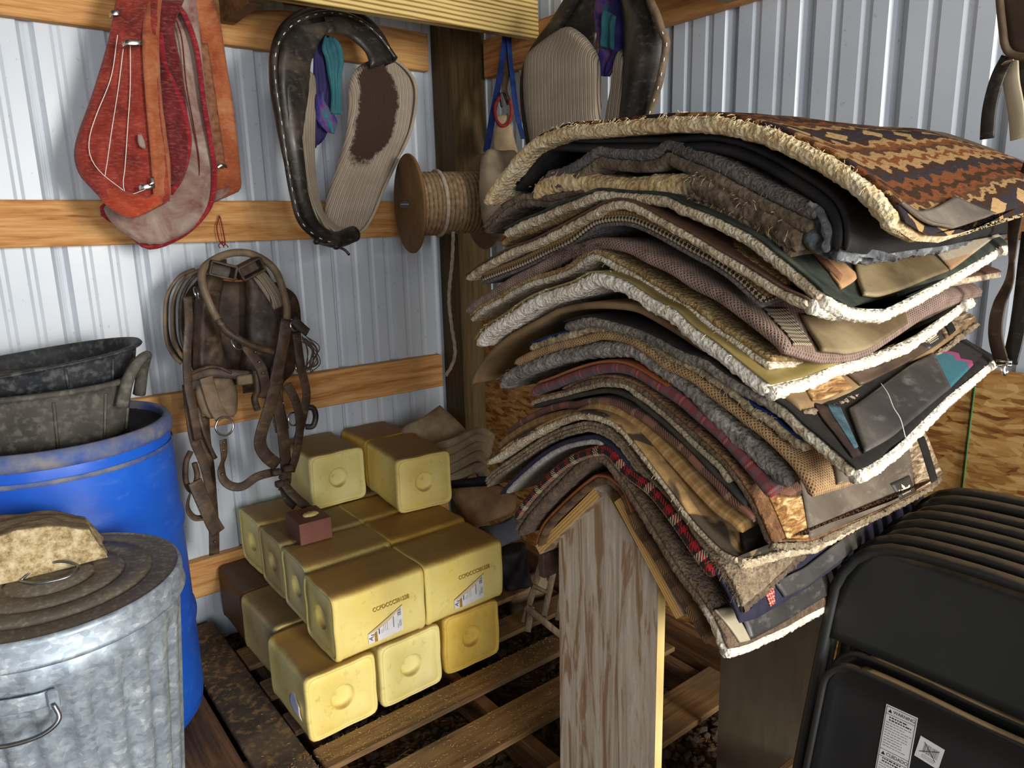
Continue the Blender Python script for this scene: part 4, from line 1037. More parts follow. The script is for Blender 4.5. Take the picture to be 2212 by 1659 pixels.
# ------------------------------------------------------------------ saddle pads
CR = {'a': (1000, 220), 'b': (1500, 220), 'c': (1000, 480), 'd': (1500, 480), 'e': (1000, 800), 'g': (1500, 800), 'h': (1100, 1050), 'i': (1400, 1050)}
def T(*parts):
    out = []
    for k, pts in parts:
        o = CR[k]
        out += [(o[0]+p[0]/4.0, o[1]+p[1]/4.0) for p in pts]
    return out
class Pad: pass
PADS = {}
def make_pad(key, label, prof, xf, layers, L=0.66, ridge=(0, 0), tip=(0.02, 0.055), N=110, left=(0, 0), name='saddle_pad', wav=0.004, tipround=0.6, edge=None, slope=0.0):
    P2 = np.array([(lambda q: (q.y-CY, q.z-CZ))(atX(px, py, xf)) for px, py in prof])
    Q = crom(P2, N)
    s = np.r_[0, np.cumsum(np.linalg.norm(np.diff(Q, axis=0), axis=1))]; S = s[-1]
    tg = np.gradient(Q, axis=0); tg /= np.linalg.norm(tg, axis=1, keepdims=True)
    for _ in range(3): tg = (np.roll(tg, 1, 0)*1+tg*2+np.roll(tg, -1, 0))/4 if False else tg
    inw = np.stack([-tg[:, 1], tg[:, 0]], 1)
    # smooth the inward normals a little
    for _ in range(4): inw[1:-1] = (inw[:-2]+2*inw[1:-1]+inw[2:])/4
    inw /= np.linalg.norm(inw, axis=1, keepdims=True)
    ir = int(np.argmax(Q[:, 1])); sr = s[ir]
    w = np.where(s >= sr, np.clip((s-sr)/max(1e-6, S-sr), 0, 1), -np.clip((sr-s)/max(1e-6, sr), 0, 1))
    w = np.sign(w)*(w*w*(3-2*np.abs(w)))
    RS = np.zeros((N, 2))
    for k in range(2):
        RS[:, k] = np.where(w >= 0, ridge[k]+(tip[k]-ridge[k])*w, ridge[k]+(left[k]-ridge[k])*(-w))
    sd = (hash(key) % 97)*0.37
    p = Pad(); p.Q, p.s, p.S, p.inw, p.RS, p.L, p.xf, p.N = Q, s, S, inw, RS, L, xf, N
    gw = np.clip((w-0.45)/0.55, 0, 1)**1.6
    if edge:
        # lower rim of the right flank as it runs back from the front corner
        et = [0.0]; ed = [np.zeros(2)]
        for (ex, ey) in edge:
            r = ray(ex, ey); X = (Q[-1][0]-slope*xf)/(r[1]/r[0]-slope)
            et.append(X-xf); ed.append(np.array([r[1]/r[0]*X, r[2]/r[0]*X])-Q[-1])
        et = np.array(et); ed = np.array(ed); o_ = np.argsort(et); et = et[o_]; ed = ed[o_]
        sm = np.linspace(min(0, et[0]), et[-1], 60); ds = np.stack([np.interp(sm, et, ed[:, k]) for k in range(2)], 1)
        for _ in range(3): ds[1:-1] = (ds[:-2]+2*ds[1:-1]+ds[2:])/4
        et, ed = sm, ds
    def pt(i, t, d):
        k = t/L
        if edge:
            D = np.array([np.interp(t, et, ed[:, 0]), np.interp(t, et, ed[:, 1])])
            if w[i] >= 0: q = Q[i]+np.array(ridge)*k*(1-w[i])+D*gw[i]+inw[i]*d
            else: q = Q[i]+RS[i]*k+inw[i]*d
        else:
            q = Q[i]+RS[i]*k+inw[i]*d
        wv = wav*noise.noise(Vector((s[i]*7, t*6, sd)))*min(1, abs(t)*8)
        return np.array([xf+t, q[0]+inw[i][0]*wv, q[1]+inw[i][1]*wv])
    p.pt = pt
    p.obj = thing(name, label, 'saddle pad', rel(xf+L/2, Q[ir][0], Q[ir][1]-0.05), 'saddle pads piled on the rack')
    d0 = 0.0
    for li, ly in enumerate(layers):
        th, mat, nm = ly['th'], ly['mat'], ly.get('name', 'pad_layer')
        fl, fr, dt = ly.get('fl', 0.0), ly.get('fr', 90.0), ly.get('dt', 0.0)
        dense = fl > 0
        nt = 26 if dense else 12
        ts = [L*(k/nt)**(2.2 if dense else 1.5) for k in range(nt, -1, -1)]
        loop = [(t+dt+th*0.45, d0) for t in ts]
        na = 7 if dense else 4
        for k in range(1, na):
            a = PI*k/na; loop.append((dt+th*0.45*(1-math.sin(a)), d0+th/2*(1-math.cos(a))))
        loop += [(t+dt+th*0.45, d0+th) for t in (0, L*0.04, L*0.12, L*0.3, L*0.6, L)]
        vs = [0.0]
        for k in range(1, len(loop)): vs.append(vs[-1]+math.hypot(loop[k][0]-loop[k-1][0], loop[k][1]-loop[k-1][1]))
        kf = len(ts)-1; vo = vs[kf]
        V = []; UV = []
        rows = list(range(N)) if not dense else None
        fine = np.linspace(0, N-1, N*2 if dense else N)
        sa, sb = ly.get('span', (0, 1)); fine = fine[(fine >= sa*(N-1)-1e-6) & (fine <= sb*(N-1)+1e-6)]
        Sspan0, Sspan1 = np.interp(fine[0], np.arange(N), s), np.interp(fine[-1], np.arange(N), s)
        for f in fine:
            i0 = min(int(f), N-2); fr_ = f-i0
            si = s[i0]*(1-fr_)+s[i0+1]*fr_
            e = min(si-Sspan0, Sspan1-si)/(th*tipround+1e-6); e = math.sqrt(max(0.0, 1-(1-min(1, e))**2)); e = 0.12+0.88*e
            dm = d0+th/2
            for (t, d) in loop:
                dd = dm+(d-dm)*e
                tt = t
                q = pt(i0, tt, dd)*(1-fr_)+pt(i0+1, tt, dd)*fr_
                V.append(q)
            UV += [(si, vo-v) for v in vs]
        V = np.array(V); m = len(loop); nr = len(fine)
        if fl > 0:
            D = np.array([tuple(noise.noise_vector(Vector(v*fr*1.35)+Vector((sd, 0, 0)))*0.62+noise.noise_vector(Vector(v*fr*3.1))*0.5) for v in V])
            V = V+D*fl
        V = V+CAM
        Fs = []
        for i in range(nr-1):
            for k in range(m-1):
                a = i*m+k; Fs.append([a, a+m, a+m+1, a+1])
            a = i*m; Fs.append([a, a+m-1, a+2*m-1, a+m])
        Fs.append(list(range(m))); Fs.append([(nr-1)*m+k for k in range(m)][::-1])
        mk(nm, V, Fs, mat, p.obj, uv=UV)
        d0 += th
    PADS[key] = p
    # grid of projected outer points for placing patches
    gi = list(range(0, N, 2)); gt = np.linspace(0, L, 50)
    p.gi, p.gt = gi, gt
    G = np.array([[pt(i, t, 0.0) for t in gt] for i in gi]); z = G @ FWD
    p.pp = np.stack([1106+FPX*(G @ RGT)/z, 829.5-FPX*(G @ UPV)/z], 2)
    return p
def find(p, px, py):
    d = (p.pp[:, :, 0]-px)**2+(p.pp[:, :, 1]-py)**2
    k = int(np.argmin(d)); i, j = divmod(k, d.shape[1]); return p.gi[i], p.gt[j]
def patch(key, name, corners, mat, off=0.0025, th=0.003, nx=16, ny=12, curl=0.0, label=None, parent=None, uvscale=1.0):
    """leather or cloth piece sewn to the outer face; corners (tl, tr, br, bl) picked on the pad"""
    p = PADS[key]; st = [find(p, *c) for c in corners]
    A = np.zeros((ny, nx, 3)); Bk = np.zeros((ny, nx, 3))
    for a in range(ny):
        for b in range(nx):
            u, v = b/(nx-1), a/(ny-1)
            f = (1-u)*(1-v)*np.array(st[0])+u*(1-v)*np.array(st[1])+u*v*np.array(st[2])+(1-u)*v*np.array(st[3])
            i0 = int(min(f[0], p.N-2)); fr_ = f[0]-i0
            c = curl*v*v*(0.5+0.5*math.sin(u*9+1))
            q = lambda d: (p.pt(i0, f[1], d)*(1-fr_)+p.pt(i0+1, f[1], d)*fr_)
            A[a, b] = q(-off-th-c); Bk[a, b] = q(-off*0.2-c)
    V, Fs = slab(A+CAM, Bk+CAM)
    uv = [(A[a, b, 0]-p.xf, (A[a, b] @ np.array([0, .6, .8]))) for a in range(ny) for b in range(nx)]
    o = mk(name, V, Fs, mat, parent or p.obj, uv=uv+uv)
    if label: o['label'] = label
    p.last = st
    return o

make_pad('P1', 'thin brown plaid pad lying directly on the plywood rack, lowest of the pile', T(('e', [(620, 1500), (640, 1420), (700, 1300), (840, 1150), (980, 1020), (1080, 940), (1150, 900), (1250, 915), (1330, 975), (1400, 1060)]), ('h', [(1100, 330), (1250, 560), (1380, 780), (1500, 960), (1600, 1120), (1700, 1290), (1735, 1350)])),
         0.905, [dict(th=0.006, mat=M['orange_lea'], name='leather_top', span=(0, 0.62)), dict(th=0.010, mat=M['brnplaid'], name='plaid_layer')], tip=(0.03, 0.02))
make_pad('P2', 'brown fleece pad with beige corner patch and white fleece edge, second from the bottom', T(('e', [(440, 1370), (480, 1300), (560, 1190), (700, 1030), (850, 880), (960, 770), (1060, 700), (1120, 675), (1200, 700), (1290, 780), (1400, 930), (1500, 1080)]), ('h', [(1200, 240), (1350, 480), (1500, 720), (1640, 900), (1760, 1075), (1840, 1230), (1905, 1410)])),
         0.880, [dict(th=0.008, mat=M['f_brown'], name='wool_top', fl=0.0018), dict(th=0.018, mat=M['f_brntip'], name='fleece_lining', fl=0.0032, fr=110)], tip=(0.0, 0.02), edge=[(1620, 1392), (1700, 1355), (1760, 1322), (1812, 1295), (1880, 1262)], slope=0.0)
make_pad('P3', 'red and black tartan pad in the lower part of the pile', T(('e', [(425, 1250), (500, 1130), (600, 1010), (720, 885), (860, 770), (1000, 695), (1150, 660), (1230, 670), (1300, 730), (1400, 850)]), ('h', [(1220, 20), (1400, 240), (1600, 530), (1700, 670), (1775, 760)])),
         0.874, [dict(th=0.019, mat=M['tartan'], name='tartan_cover')], tip=(0.01, 0.03))
make_pad('P4', 'navy felt pad with pale grey lining above the tartan one', T(('e', [(310, 1060), (420, 935), (560, 805), (700, 695), (850, 615), (1000, 575), (1120, 562), (1200, 590), (1330, 690), (1420, 800)]), ('h', [(1180, 0), (1300, 75), (1450, 272), (1620, 505), (1790, 735), (1890, 895), (1960, 1050), (2005, 1185)])),
         0.884, [dict(th=0.008, mat=M['navy'], name='felt_top'), dict(th=0.010, mat=M['f_liner'], name='fleece_lining', fl=0.0012, span=(0.03, 0.5))], tip=(0.0, 0.05), edge=[(1640, 1336), (1665, 1320), (1690, 1302), (1750, 1272), (1840, 1197)], slope=0.0)
make_pad('P5', 'thick pad of three grey-brown felt layers with tattered tips', T(('e', [(180, 950), (250, 870), (400, 765), (560, 655), (700, 565), (850, 495), (1000, 452), (1100, 445), (1250, 495), (1380, 605), (1500, 765), (1600, 905)]), ('h', [(1500, 255), (1620, 430), (1740, 580), (1870, 720), (1960, 870), (2030, 1040)])),
         0.888, [dict(th=0.007, mat=M['f_felt'], name='felt_layer', fl=0.0018), dict(th=0.007, mat=M['f_felt'], name='felt_layer', fl=0.0022), dict(th=0.006, mat=M['f_felt'], name='felt_layer', fl=0.0026)], tip=(0.0, 0.16), L=0.5, edge=[(1660, 1266), (1700, 1229), (1757, 1173)], slope=0.0)
make_pad('P6', 'white fleece pad topped with tan and dark printed suede', T(('e', [(190, 770), (300, 700), (450, 590), (600, 510), (750, 430), (900, 375), (1020, 355), (1150, 370), (1280, 420), (1400, 510), (1550, 690), (1700, 890), (1850, 1090), (2000, 1290), (2200, 1500)]), ('h', [(1880, 560), (1970, 600)])),
         0.862, [dict(th=0.004, mat=M['suede_print'], name='suede_top'), dict(th=0.012, mat=M['f_white_worn'], name='fleece_lining', fl=0.0024, fr=110)], tip=(0.0, 0.07), N=120, edge=[(1615, 1203), (1650, 1194), (1700, 1182), (1755, 1172)], slope=0.0)
make_pad('P7', 'tan checked wool pad just above the printed suede one', T(('e', [(290, 640), (330, 590), (450, 500), (600, 420), (750, 370), (880, 345), (950, 345), (1060, 295), (1180, 280), (1300, 312), (1400, 370), (1550, 480), (1650, 575), (1800, 740), (2000, 960), (2200, 1170)]), ('g', [(330, 1260), (440, 1370)])),
         0.888, [dict(th=0.019, mat=M['tancheck'], name='check_cover')], tip=(0.0, 0.06))
make_pad('P8', 'brown houndstooth wool pad above the tan checked one', T(('e', [(370, 520), (450, 450), (570, 375), (700, 315), (850, 275), (950, 272), (1050, 247), (1180, 237), (1320, 262), (1430, 322), (1550, 385), (1700, 505), (1900, 665), (2050, 825), (2200, 965)]), ('g', [(300, 1090), (450, 1200), (535, 1290)])),
         0.891, [dict(th=0.014, mat=M['hound'], name='houndstooth_cover')], tip=(0.0, 0.06))
make_pad('P9', 'thin charcoal cloth pad in the middle of the pile', T(('e', [(600, 300), (750, 255), (880, 225), (1000, 195), (1250, 158), (1450, 222), (1560, 302), (1750, 455), (2000, 690), (2200, 900)]), ('g', [(270, 960), (455, 1160)])),
         0.893, [dict(th=0.009, mat=M['charcoal'], name='cloth_cover')], tip=(0.0, 0.06))
make_pad('P10', 'thin cream and grey wool pad above the charcoal one', T(('e', [(575, 270), (650, 240), (850, 190), (1000, 145), (1150, 108), (1250, 100), (1400, 120), (1500, 195), (1600, 262), (1800, 425), (2000, 625), (2200, 805)]), ('g', [(260, 890), (320, 960)])),
         0.894, [dict(th=0.010, mat=M['cream_wool'], name='wool_layer', fl=0.0014)], tip=(0.0, 0.06))
make_pad('P11', 'brindled brown wool pad with a long grey leather wear strip and square logo label', T(('e', [(850, 150), (1000, 80), (1100, 50), (1250, 38), (1400, 62), (1550, 132), (1700, 252), (1900, 422), (2200, 690)]), ('g', [(300, 790), (420, 950), (520, 1110), (600, 1280), (690, 1490)])),
         0.895, [dict(th=0.005, mat=M['f_rust'], name='wool_top', fl=0.001), dict(th=0.011, mat=M['f_brown'], name='wool_lining', fl=0.0016)], L=0.60, tip=(0.0, 0.0), edge=[(1708, 1170), (1750, 1172), (1800, 1150), (1875, 1117), (1925, 1095), (1975, 1070), (2015, 1047), (2047, 1012)], slope=0.01)
make_pad('P12', 'red and grey plaid pad with orange-brown leather top', T(('c', [(555, 1450), (600, 1395), (750, 1340), (900, 1280), (1050, 1228), (1200, 1195), (1350, 1195), (1500, 1242), (1700, 1362), (1900, 1492)]), ('g', [(0, 300), (150, 425), (300, 565), (500, 785), (650, 975), (715, 1055)])),
         0.888, [dict(th=0.005, mat=M['orange_lea'], name='leather_top', span=(0.06, 0.62), dt=-0.001), dict(th=0.019, mat=M['glen'], name='plaid_cover')], tip=(0.0, 0.07), L=0.50)
make_pad('P13', 'thick grey shaggy fleece pad above the red and grey plaid', T(('c', [(290, 1400), (330, 1320), (450, 1240), (600, 1180), (800, 1110), (1000, 1062), (1200, 1038), (1400, 1032), (1550, 1092), (1700, 1202), (1850, 1302), (2000, 1422)]), ('g', [(150, 310), (300, 460), (450, 580), (600, 715), (750, 855), (855, 935)])),
         0.889, [dict(th=0.028, mat=M['f_grey'], name='shag_fleece', fl=0.0045, fr=85)], tip=(0.0, 0.08), L=0.50)
make_pad('P14', 'faded pink and tan wool pad with a smooth grey leather flank', T(('c', [(430, 1190), (560, 1120), (750, 1050), (900, 1010), (1050, 975), (1150, 945), (1300, 952), (1450, 992), (1600, 1082), (1750, 1202), (1850, 1245), (2000, 1322)]), ('g', [(150, 165), (300, 275), (450, 395), (600, 505), (750, 640), (900, 800), (1000, 950), (1060, 1085)])),
         0.882, [dict(th=0.016, mat=M['knit_brn'], name='wool_layer')], tip=(0.01, 0.05), L=0.62, edge=[(1800, 1060), (1850, 1047), (1890, 1024), (1950, 982), (2000, 937), (2060, 876), (2112, 834)], slope=0.05)
make_pad('P15', 'cream shag pad with royal blue felt top', T(('c', [(560, 1045), (700, 990), (900, 930), (1100, 865), (1250, 862), (1400, 902), (1600, 982), (1750, 1092), (1900, 1162), (2050, 1232)]), ('g', [(150, 20), (250, 75), (380, 175), (500, 292), (650, 375), (780, 492), (900, 575), (1000, 625)])),
         0.884, [dict(th=0.004, mat=M['blue_felt'], name='felt_top', dt=0.004), dict(th=0.014, mat=M['f_shag'], name='shag_fleece', fl=0.0045, fr=95)], tip=(0.03, 0.0), L=0.22)
make_pad('P16', 'dark wool pad with turquoise zigzag, charcoal leather and white fleece rim', T(('c', [(860, 850), (1060, 800), (1250, 830), (1500, 900), (1700, 985), (1900, 1095), (2100, 1165)]), ('g', [(230, -20), (400, 90), (600, 192), (800, 312), (950, 455), (1100, 575), (1250, 705), (1370, 810), (1415, 855)])),
         0.874, [dict(th=0.004, mat=M['black_band'], name='wool_top'), dict(th=0.018, mat=M['f_grey_tip'], name='fleece_lining', fl=0.003, fr=105)], tip=(0.03, 0.066), L=0.60, edge=[(1880, 1004), (1940, 962), (2000, 902), (2050, 852), (2100, 812), (2142, 777)], slope=0.09)
make_pad('P17', 'tan felt pad with brindled wool ends, brown leather strip and logo label', T(('c', [(65, 1385), (100, 1290), (200, 1140), (350, 1000), (500, 910), (650, 830), (800, 750), (950, 710), (1100, 690), (1300, 690), (1500, 720), (1700, 822), (1900, 942), (2050, 1042), (2200, 1130)]), ('d', [(400, 1250), (600, 1370), (760, 1450), (860, 1530), (935, 1600)])),
         0.892, [dict(th=0.013, mat=M['tan_felt'], name='felt_layer')], tip=(0.0, 0.085), L=0.62, edge=[(1790, 872), (1835, 850), (1875, 840), (1950, 802), (2030, 754), (2135, 674)], slope=0.02)
make_pad('P18', 'thick white fleece pad with olive leather top', T(('c', [(90, 1020), (130, 950), (200, 880), (350, 790), (500, 680), (650, 600), (800, 550), (950, 500), (1050, 445), (1150, 418), (1280, 442), (1450, 512), (1650, 642), (1850, 752), (2000, 892)]), ('d', [(200, 1032), (400, 1192), (550, 1312), (665, 1400)])),
         0.862, [dict(th=0.003, mat=M['olive'], name='leather_top'), dict(th=0.025, mat=M['f_white'], name='fleece_lining', fl=0.0045, fr=80)], tip=(-0.012, 0.088), L=0.64, N=120, edge=[(1740, 812), (1800, 782), (1880, 764), (1960, 737), (2020, 692), (2085, 642)], slope=-0.016)
make_pad('P19', 'ochre and white fleece pad above the thick white one', T(('c', [(45, 790), (150, 700), (300, 620), (450, 530), (600, 460), (750, 420), (900, 362), (1020, 272), (1110, 228), (1200, 245), (1350, 325), (1500, 405), (1700, 525), (1900, 645)]), ('d', [(0, 700), (200, 860), (400, 985), (550, 1095), (690, 1170)])),
         0.886, [dict(th=0.009, mat=M['f_ochre'], name='ochre_fleece', fl=0.0022), dict(th=0.012, mat=M['f_ochre_white'], name='white_fleece', fl=0.0030)], tip=(0.0, 0.085), edge=[(1740, 770), (1800, 775), (1900, 745), (2000, 690)], slope=0.0)
make_pad('P20', 'pinkish-brown woven wool pad with black and cream pattern and a curled leather patch', T(('c', [(5, 740), (100, 660), (250, 570), (400, 470), (600, 370), (800, 255), (1000, 175), (1150, 135), (1300, 145), (1450, 185), (1600, 265), (1800, 355), (2000, 485)]), ('d', [(200, 580), (400, 715), (600, 865), (750, 990), (830, 1100)])),
         0.879, [dict(th=0.019, mat=M['knit'], name='wool_cover')], tip=(0.0, 0.075), edge=[(1740, 764), (1770, 777), (1830, 779), (1880, 766), (1960, 712), (2050, 650)], slope=0.0)
make_pad('P21', 'ribbed tan cloth pad with black and cream checked edge and grey lining', T(('a', [(150, 1480), (300, 1420), (500, 1340), (700, 1240), (900, 1140), (1050, 1025), (1150, 965), (1300, 938), (1450, 942), (1600, 992), (1800, 1092), (2000, 1202)]), ('d', [(200, 265), (400, 402), (600, 585), (650, 625)])),
         0.884, [dict(th=0.008, mat=M['ribbed'], name='ribbed_cover'), dict(th=0.011, mat=M['check_bw'], name='checked_edge'), dict(th=0.006, mat=M['f_dkgrey'], name='lining')], tip=(0.0, 0.07))
make_pad('P22', 'cream fleece pad with brown diamond-tooled leather top', T(('a', [(10, 1490), (100, 1420), (250, 1330), (400, 1250), (600, 1180), (800, 1080), (950, 1000), (1100, 920), (1200, 862), (1320, 828), (1450, 842), (1580, 902), (1800, 1022), (2000, 1132)]), ('d', [(200, 215), (400, 328), (600, 450), (750, 545), (900, 610), (1000, 655)])),
         0.870, [dict(th=0.004, mat=M['tooled'], name='tooled_leather'), dict(th=0.014, mat=M['f_white_worn'], name='fleece_lining', fl=0.0026)], tip=(0.0, 0.06), edge=[(1800, 662), (1900, 655), (2000, 610)], slope=0.0)
make_pad('P23', 'ochre fleece pad with a thin red cloth edge near the top', T(('a', [(310, 1195), (400, 1120), (600, 1040), (800, 960), (1000, 852), (1100, 792), (1200, 758), (1330, 772), (1500, 850), (1700, 960), (1900, 1060)]), ('d', [(100, 100), (300, 210), (500, 325), (700, 445), (800, 505)])),
         0.893, [dict(th=0.003, mat=M['red_bind'], name='red_edge', span=(0, 0.35)), dict(th=0.016, mat=M['f_ochre'], name='fleece_layer', fl=0.0022)], tip=(0.0, 0.06))
make_pad('P24', 'dark green wool pad with white fleece rim, tan leather patch and woven stripes', T(('a', [(340, 1090), (500, 1010), (650, 950), (800, 880), (1000, 805), (1150, 745), (1250, 748), (1400, 762), (1600, 770), (1790, 800), (1900, 862), (2050, 915), (2200, 975)]), ('d', [(330, 0), (500, 85), (700, 235), (900, 395), (1050, 520), (1130, 600)])),
         0.876, [dict(th=0.004, mat=M['green_felt'], name='wool_top'), dict(th=0.017, mat=M['f_white_worn'], name='fleece_lining', fl=0.0030)], tip=(0.006, 0.060), L=0.62, edge=[(1840, 662), (1910, 668), (1990, 628), (2080, 580), (2165, 527)], slope=0.0)
make_pad('P24b', 'tattered brown wool pad, its ragged left tip sticking out', T(('a', [(160, 1065), (300, 915), (450, 815), (580, 790), (750, 800), (1000, 745), (1300, 735), (1600, 740), (1800, 750)]), ('b', [(0, 790), (200, 830), (400, 900), (600, 1000), (780, 1120), (910, 1260)])),
         0.900, [dict(th=0.012, mat=M['f_tatty'], name='wool_layer', fl=0.0032), dict(th=0.012, mat=M['f_tatty'], name='wool_layer', fl=0.0040)], tip=(0.0, 0.05))
make_pad('P25', 'folded cream sheepskin pad turning brown along its right side', T(('a', [(560, 775), (600, 705), (700, 630), (800, 595), (1000, 605), (1200, 642), (1480, 655), (1600, 630), (1850, 625), (1960, 600), (2100, 640)]), ('b', [(300, 755), (600, 890), (780, 1000), (940, 1150)])),
         0.896, [dict(th=0.038, mat=M['f_sheep'], name='sheepskin', fl=0.0048, fr=60)], tip=(0.0, 0.05))
make_pad('P26', 'thick dark grey felt pad with a folded-over edge', T(('a', [(700, 600), (860, 555), (1000, 475), (1150, 372), (1300, 382), (1500, 395), (1640, 380), (1720, 325), (1780, 312), (1900, 362), (2200, 480)]), ('b', [(400, 580), (600, 690), (900, 830), (1080, 920)])),
         0.898, [dict(th=0.020, mat=M['f_dkgrey'], name='felt_layer', fl=0.0024), dict(th=0.018, mat=M['f_tatty'], name='felt_layer', fl=0.0026)], tip=(0.0, 0.04))
make_pad('P27', 'black neoprene pad with grey-white fluffy lining under the patterned top pad', T(('a', [(420, 700), (560, 520), (640, 400), (720, 315), (850, 295), (1100, 305), (1400, 300), (1800, 296), (2000, 280), (2200, 280)]), ('b', [(450, 340), (700, 450), (900, 565), (1100, 690), (1250, 820), (1330, 980), (1350, 1130), (1340, 1290)])),
         0.900, [dict(th=0.010, mat=M['neoprene'], name='neoprene_shell'), dict(th=0.016, mat=M['neoprene'], name='ribbed_underside'), dict(th=0.012, mat=M['f_charcoal'], name='fluffy_lining', fl=0.006, fr=45, span=(0.86, 1.0))], tip=(0.03, 0.085), ridge=(0, 0.02), left=(0, 0.0), edge=[(1900, 553), (1975, 541), (2060, 529), (2150, 506)], slope=0.05)
make_pad('P28', 'patterned brown woven saddle blanket with cream edge, topmost of the pile', T(('a', [(145, 830), (230, 680), (330, 560), (430, 430), (560, 300), (700, 230), (850, 180), (1000, 165), (1200, 150), (1400, 125), (1700, 98), (2000, 85), (2200, 88)]), ('b', [(350, 115), (500, 145), (700, 200), (900, 290), (1100, 385), (1300, 500), (1500, 640), (1640, 760), (1740, 900), (1800, 1010)])),
         0.868, [dict(th=0.006, mat=M['navajo'], name='woven_top', dt=0.016), dict(th=0.022, mat=M['f_cream'], name='fleece_edge', fl=0.0038, fr=85)], tip=(0.05, 0.085), ridge=(0, 0.04), left=(0, 0.02), L=0.72, N=120, wav=0.012, edge=[(1985, 488), (2010, 500), (2060, 506), (2130, 484), (2215, 440)], slope=0.06)

# sewn-on pieces
patch('P28', 'leather_patch', [(1944, 440), (2060, 430), (2140, 468), (2000, 492)], M['grey_lea'], curl=0.008, nx=30)
patch('P2', 'corner_patch', [(1545, 1320), (1575, 1302), (1612, 1378), (1592, 1392)], M['beige_lea'])
patch('P2', 'leather_strip', [(1590, 1310), (1830, 1190), (1830, 1262), (1618, 1378)], M['dk_lea'], nx=24)
patch('P4', 'leather_strip', [(1672, 1262), (1860, 1140), (1850, 1180), (1690, 1296)], M['dk_lea'], nx=24)
patch('P4', 'red_stripe', [(1648, 1268), (1664, 1260), (1676, 1308), (1660, 1316)], M['stripe_red'], off=0.001, th=0.0015)
patch('P5', 'leather_strip', [(1655, 1200), (1745, 1160), (1750, 1172), (1672, 1222)], M['dk_lea'])
patch('P6', 'leather_strip', [(1604, 1150), (1690, 1110), (1695, 1176), (1610, 1196)], M['charcoal'], off=0.001)
patch('P11', 'brindled_panel', [(1655, 1070), (1726, 1070), (1745, 1168), (1702, 1164)], M['zebra_gold'], off=0.001, th=0.002)
patch('P11', 'leather_strip', [(1726, 1045), (1955, 955), (1972, 1066), (1748, 1166)], M['grey_lea'], nx=30)
patch('P11', 'brindled_panel', [(1957, 955), (2012, 925), (2036, 1018), (1975, 1064)], M['zebra'], off=0.001, th=0.002)
patch('P11', 'black_stripe', [(1978, 945), (1990, 940), (2020, 1034), (2008, 1042)], M['black_band'], off=0.003, th=0.002)
patch('P14', 'leather_flank', [(1795, 990), (2120, 780), (2108, 832), (1806, 1052)], M['grey_lea'], nx=30)
patch('P16', 'wool_panel', [(1748, 868), (1800, 880), (1858, 985), (1846, 996)], M['knit_dark'], off=0.001, th=0.002)
patch('P16', 'leather_strip', [(1826, 885), (2012, 772), (2046, 838), (1868, 988)], M['dk_lea'], nx=26)
patch('P16', 'turquoise_panel', [(2002, 772), (2092, 712), (2126, 772), (2046, 838)], M['turq_wool'], off=0.001, th=0.002)
patch('P16', 'turquoise_edge', [(1782, 872), (1812, 885), (1850, 960), (1842, 966)], M['turq_edge'], off=0.002, th=0.002)
patch('P17', 'brindled_panel', [(1720, 822), (1792, 800), (1836, 846), (1750, 866)], M['zebra_gold'], off=0.001, th=0.002)
patch('P17', 'leather_strip', [(1796, 800), (2000, 690), (2036, 744), (1860, 836)], M['brown_lea'], nx=26)
patch('P17', 'brindled_panel', [(2000, 692), (2100, 628), (2130, 668), (2042, 740)], M['zebra'], off=0.001, th=0.002)
patch('P17', 'black_stripe', [(2020, 690), (2032, 684), (2066, 722), (2054, 730)], M['black_band'], off=0.003, th=0.002)
patch('P18', 'olive_patch', [(1940, 700), (2060, 620), (2070, 640), (1975, 712)], M['olive'], off=0.001, th=0.002)
patch('P20', 'woven_panel', [(1640, 660), (1702, 665), (1752, 752), (1712, 750)], M['check_bw'], off=0.001, th=0.002, nx=20, ny=20)
patch('P20', 'leather_patch', [(1727, 680), (1940, 650), (1958, 706), (1765, 766)], M['wear_lea'], nx=26, curl=0.006)
patch('P24', 'suede_strip', [(1738, 520), (1768, 525), (1850, 600), (1818, 632)], M['peach'], off=0.001, th=0.003)
patch('P24', 'fringe', [(1733, 530), (1745, 528), (1818, 604), (1806, 610)], M['fringe'], off=0.003, th=0.003)
patch('P24', 'leather_patch', [(1838, 553), (1995, 538), (2042, 594), (1856, 642)], M['wear_lea'], nx=26, curl=0.003)
patch('P24', 'woven_stripes', [(1998, 530), (2150, 478), (2158, 516), (2048, 586)], M['tan_weave'], off=0.001, th=0.002, nx=22)

lf = leaf('fluffy_edge', [(1772, 452, 1806, 450, .925, .94), (1748, 485, 1838, 498, .915, .95), (1736, 522, 1880, 536, .908, .975), (1762, 548, 1935, 552, .925, 1.0), (1800, 556, 1930, 556, .94, 1.0)], 0.022, M['f_charcoal'], PADS['P27'].obj, depth='X', amp=0.010, af=60, ripple=0.004, rf=14, m=50, n=40)
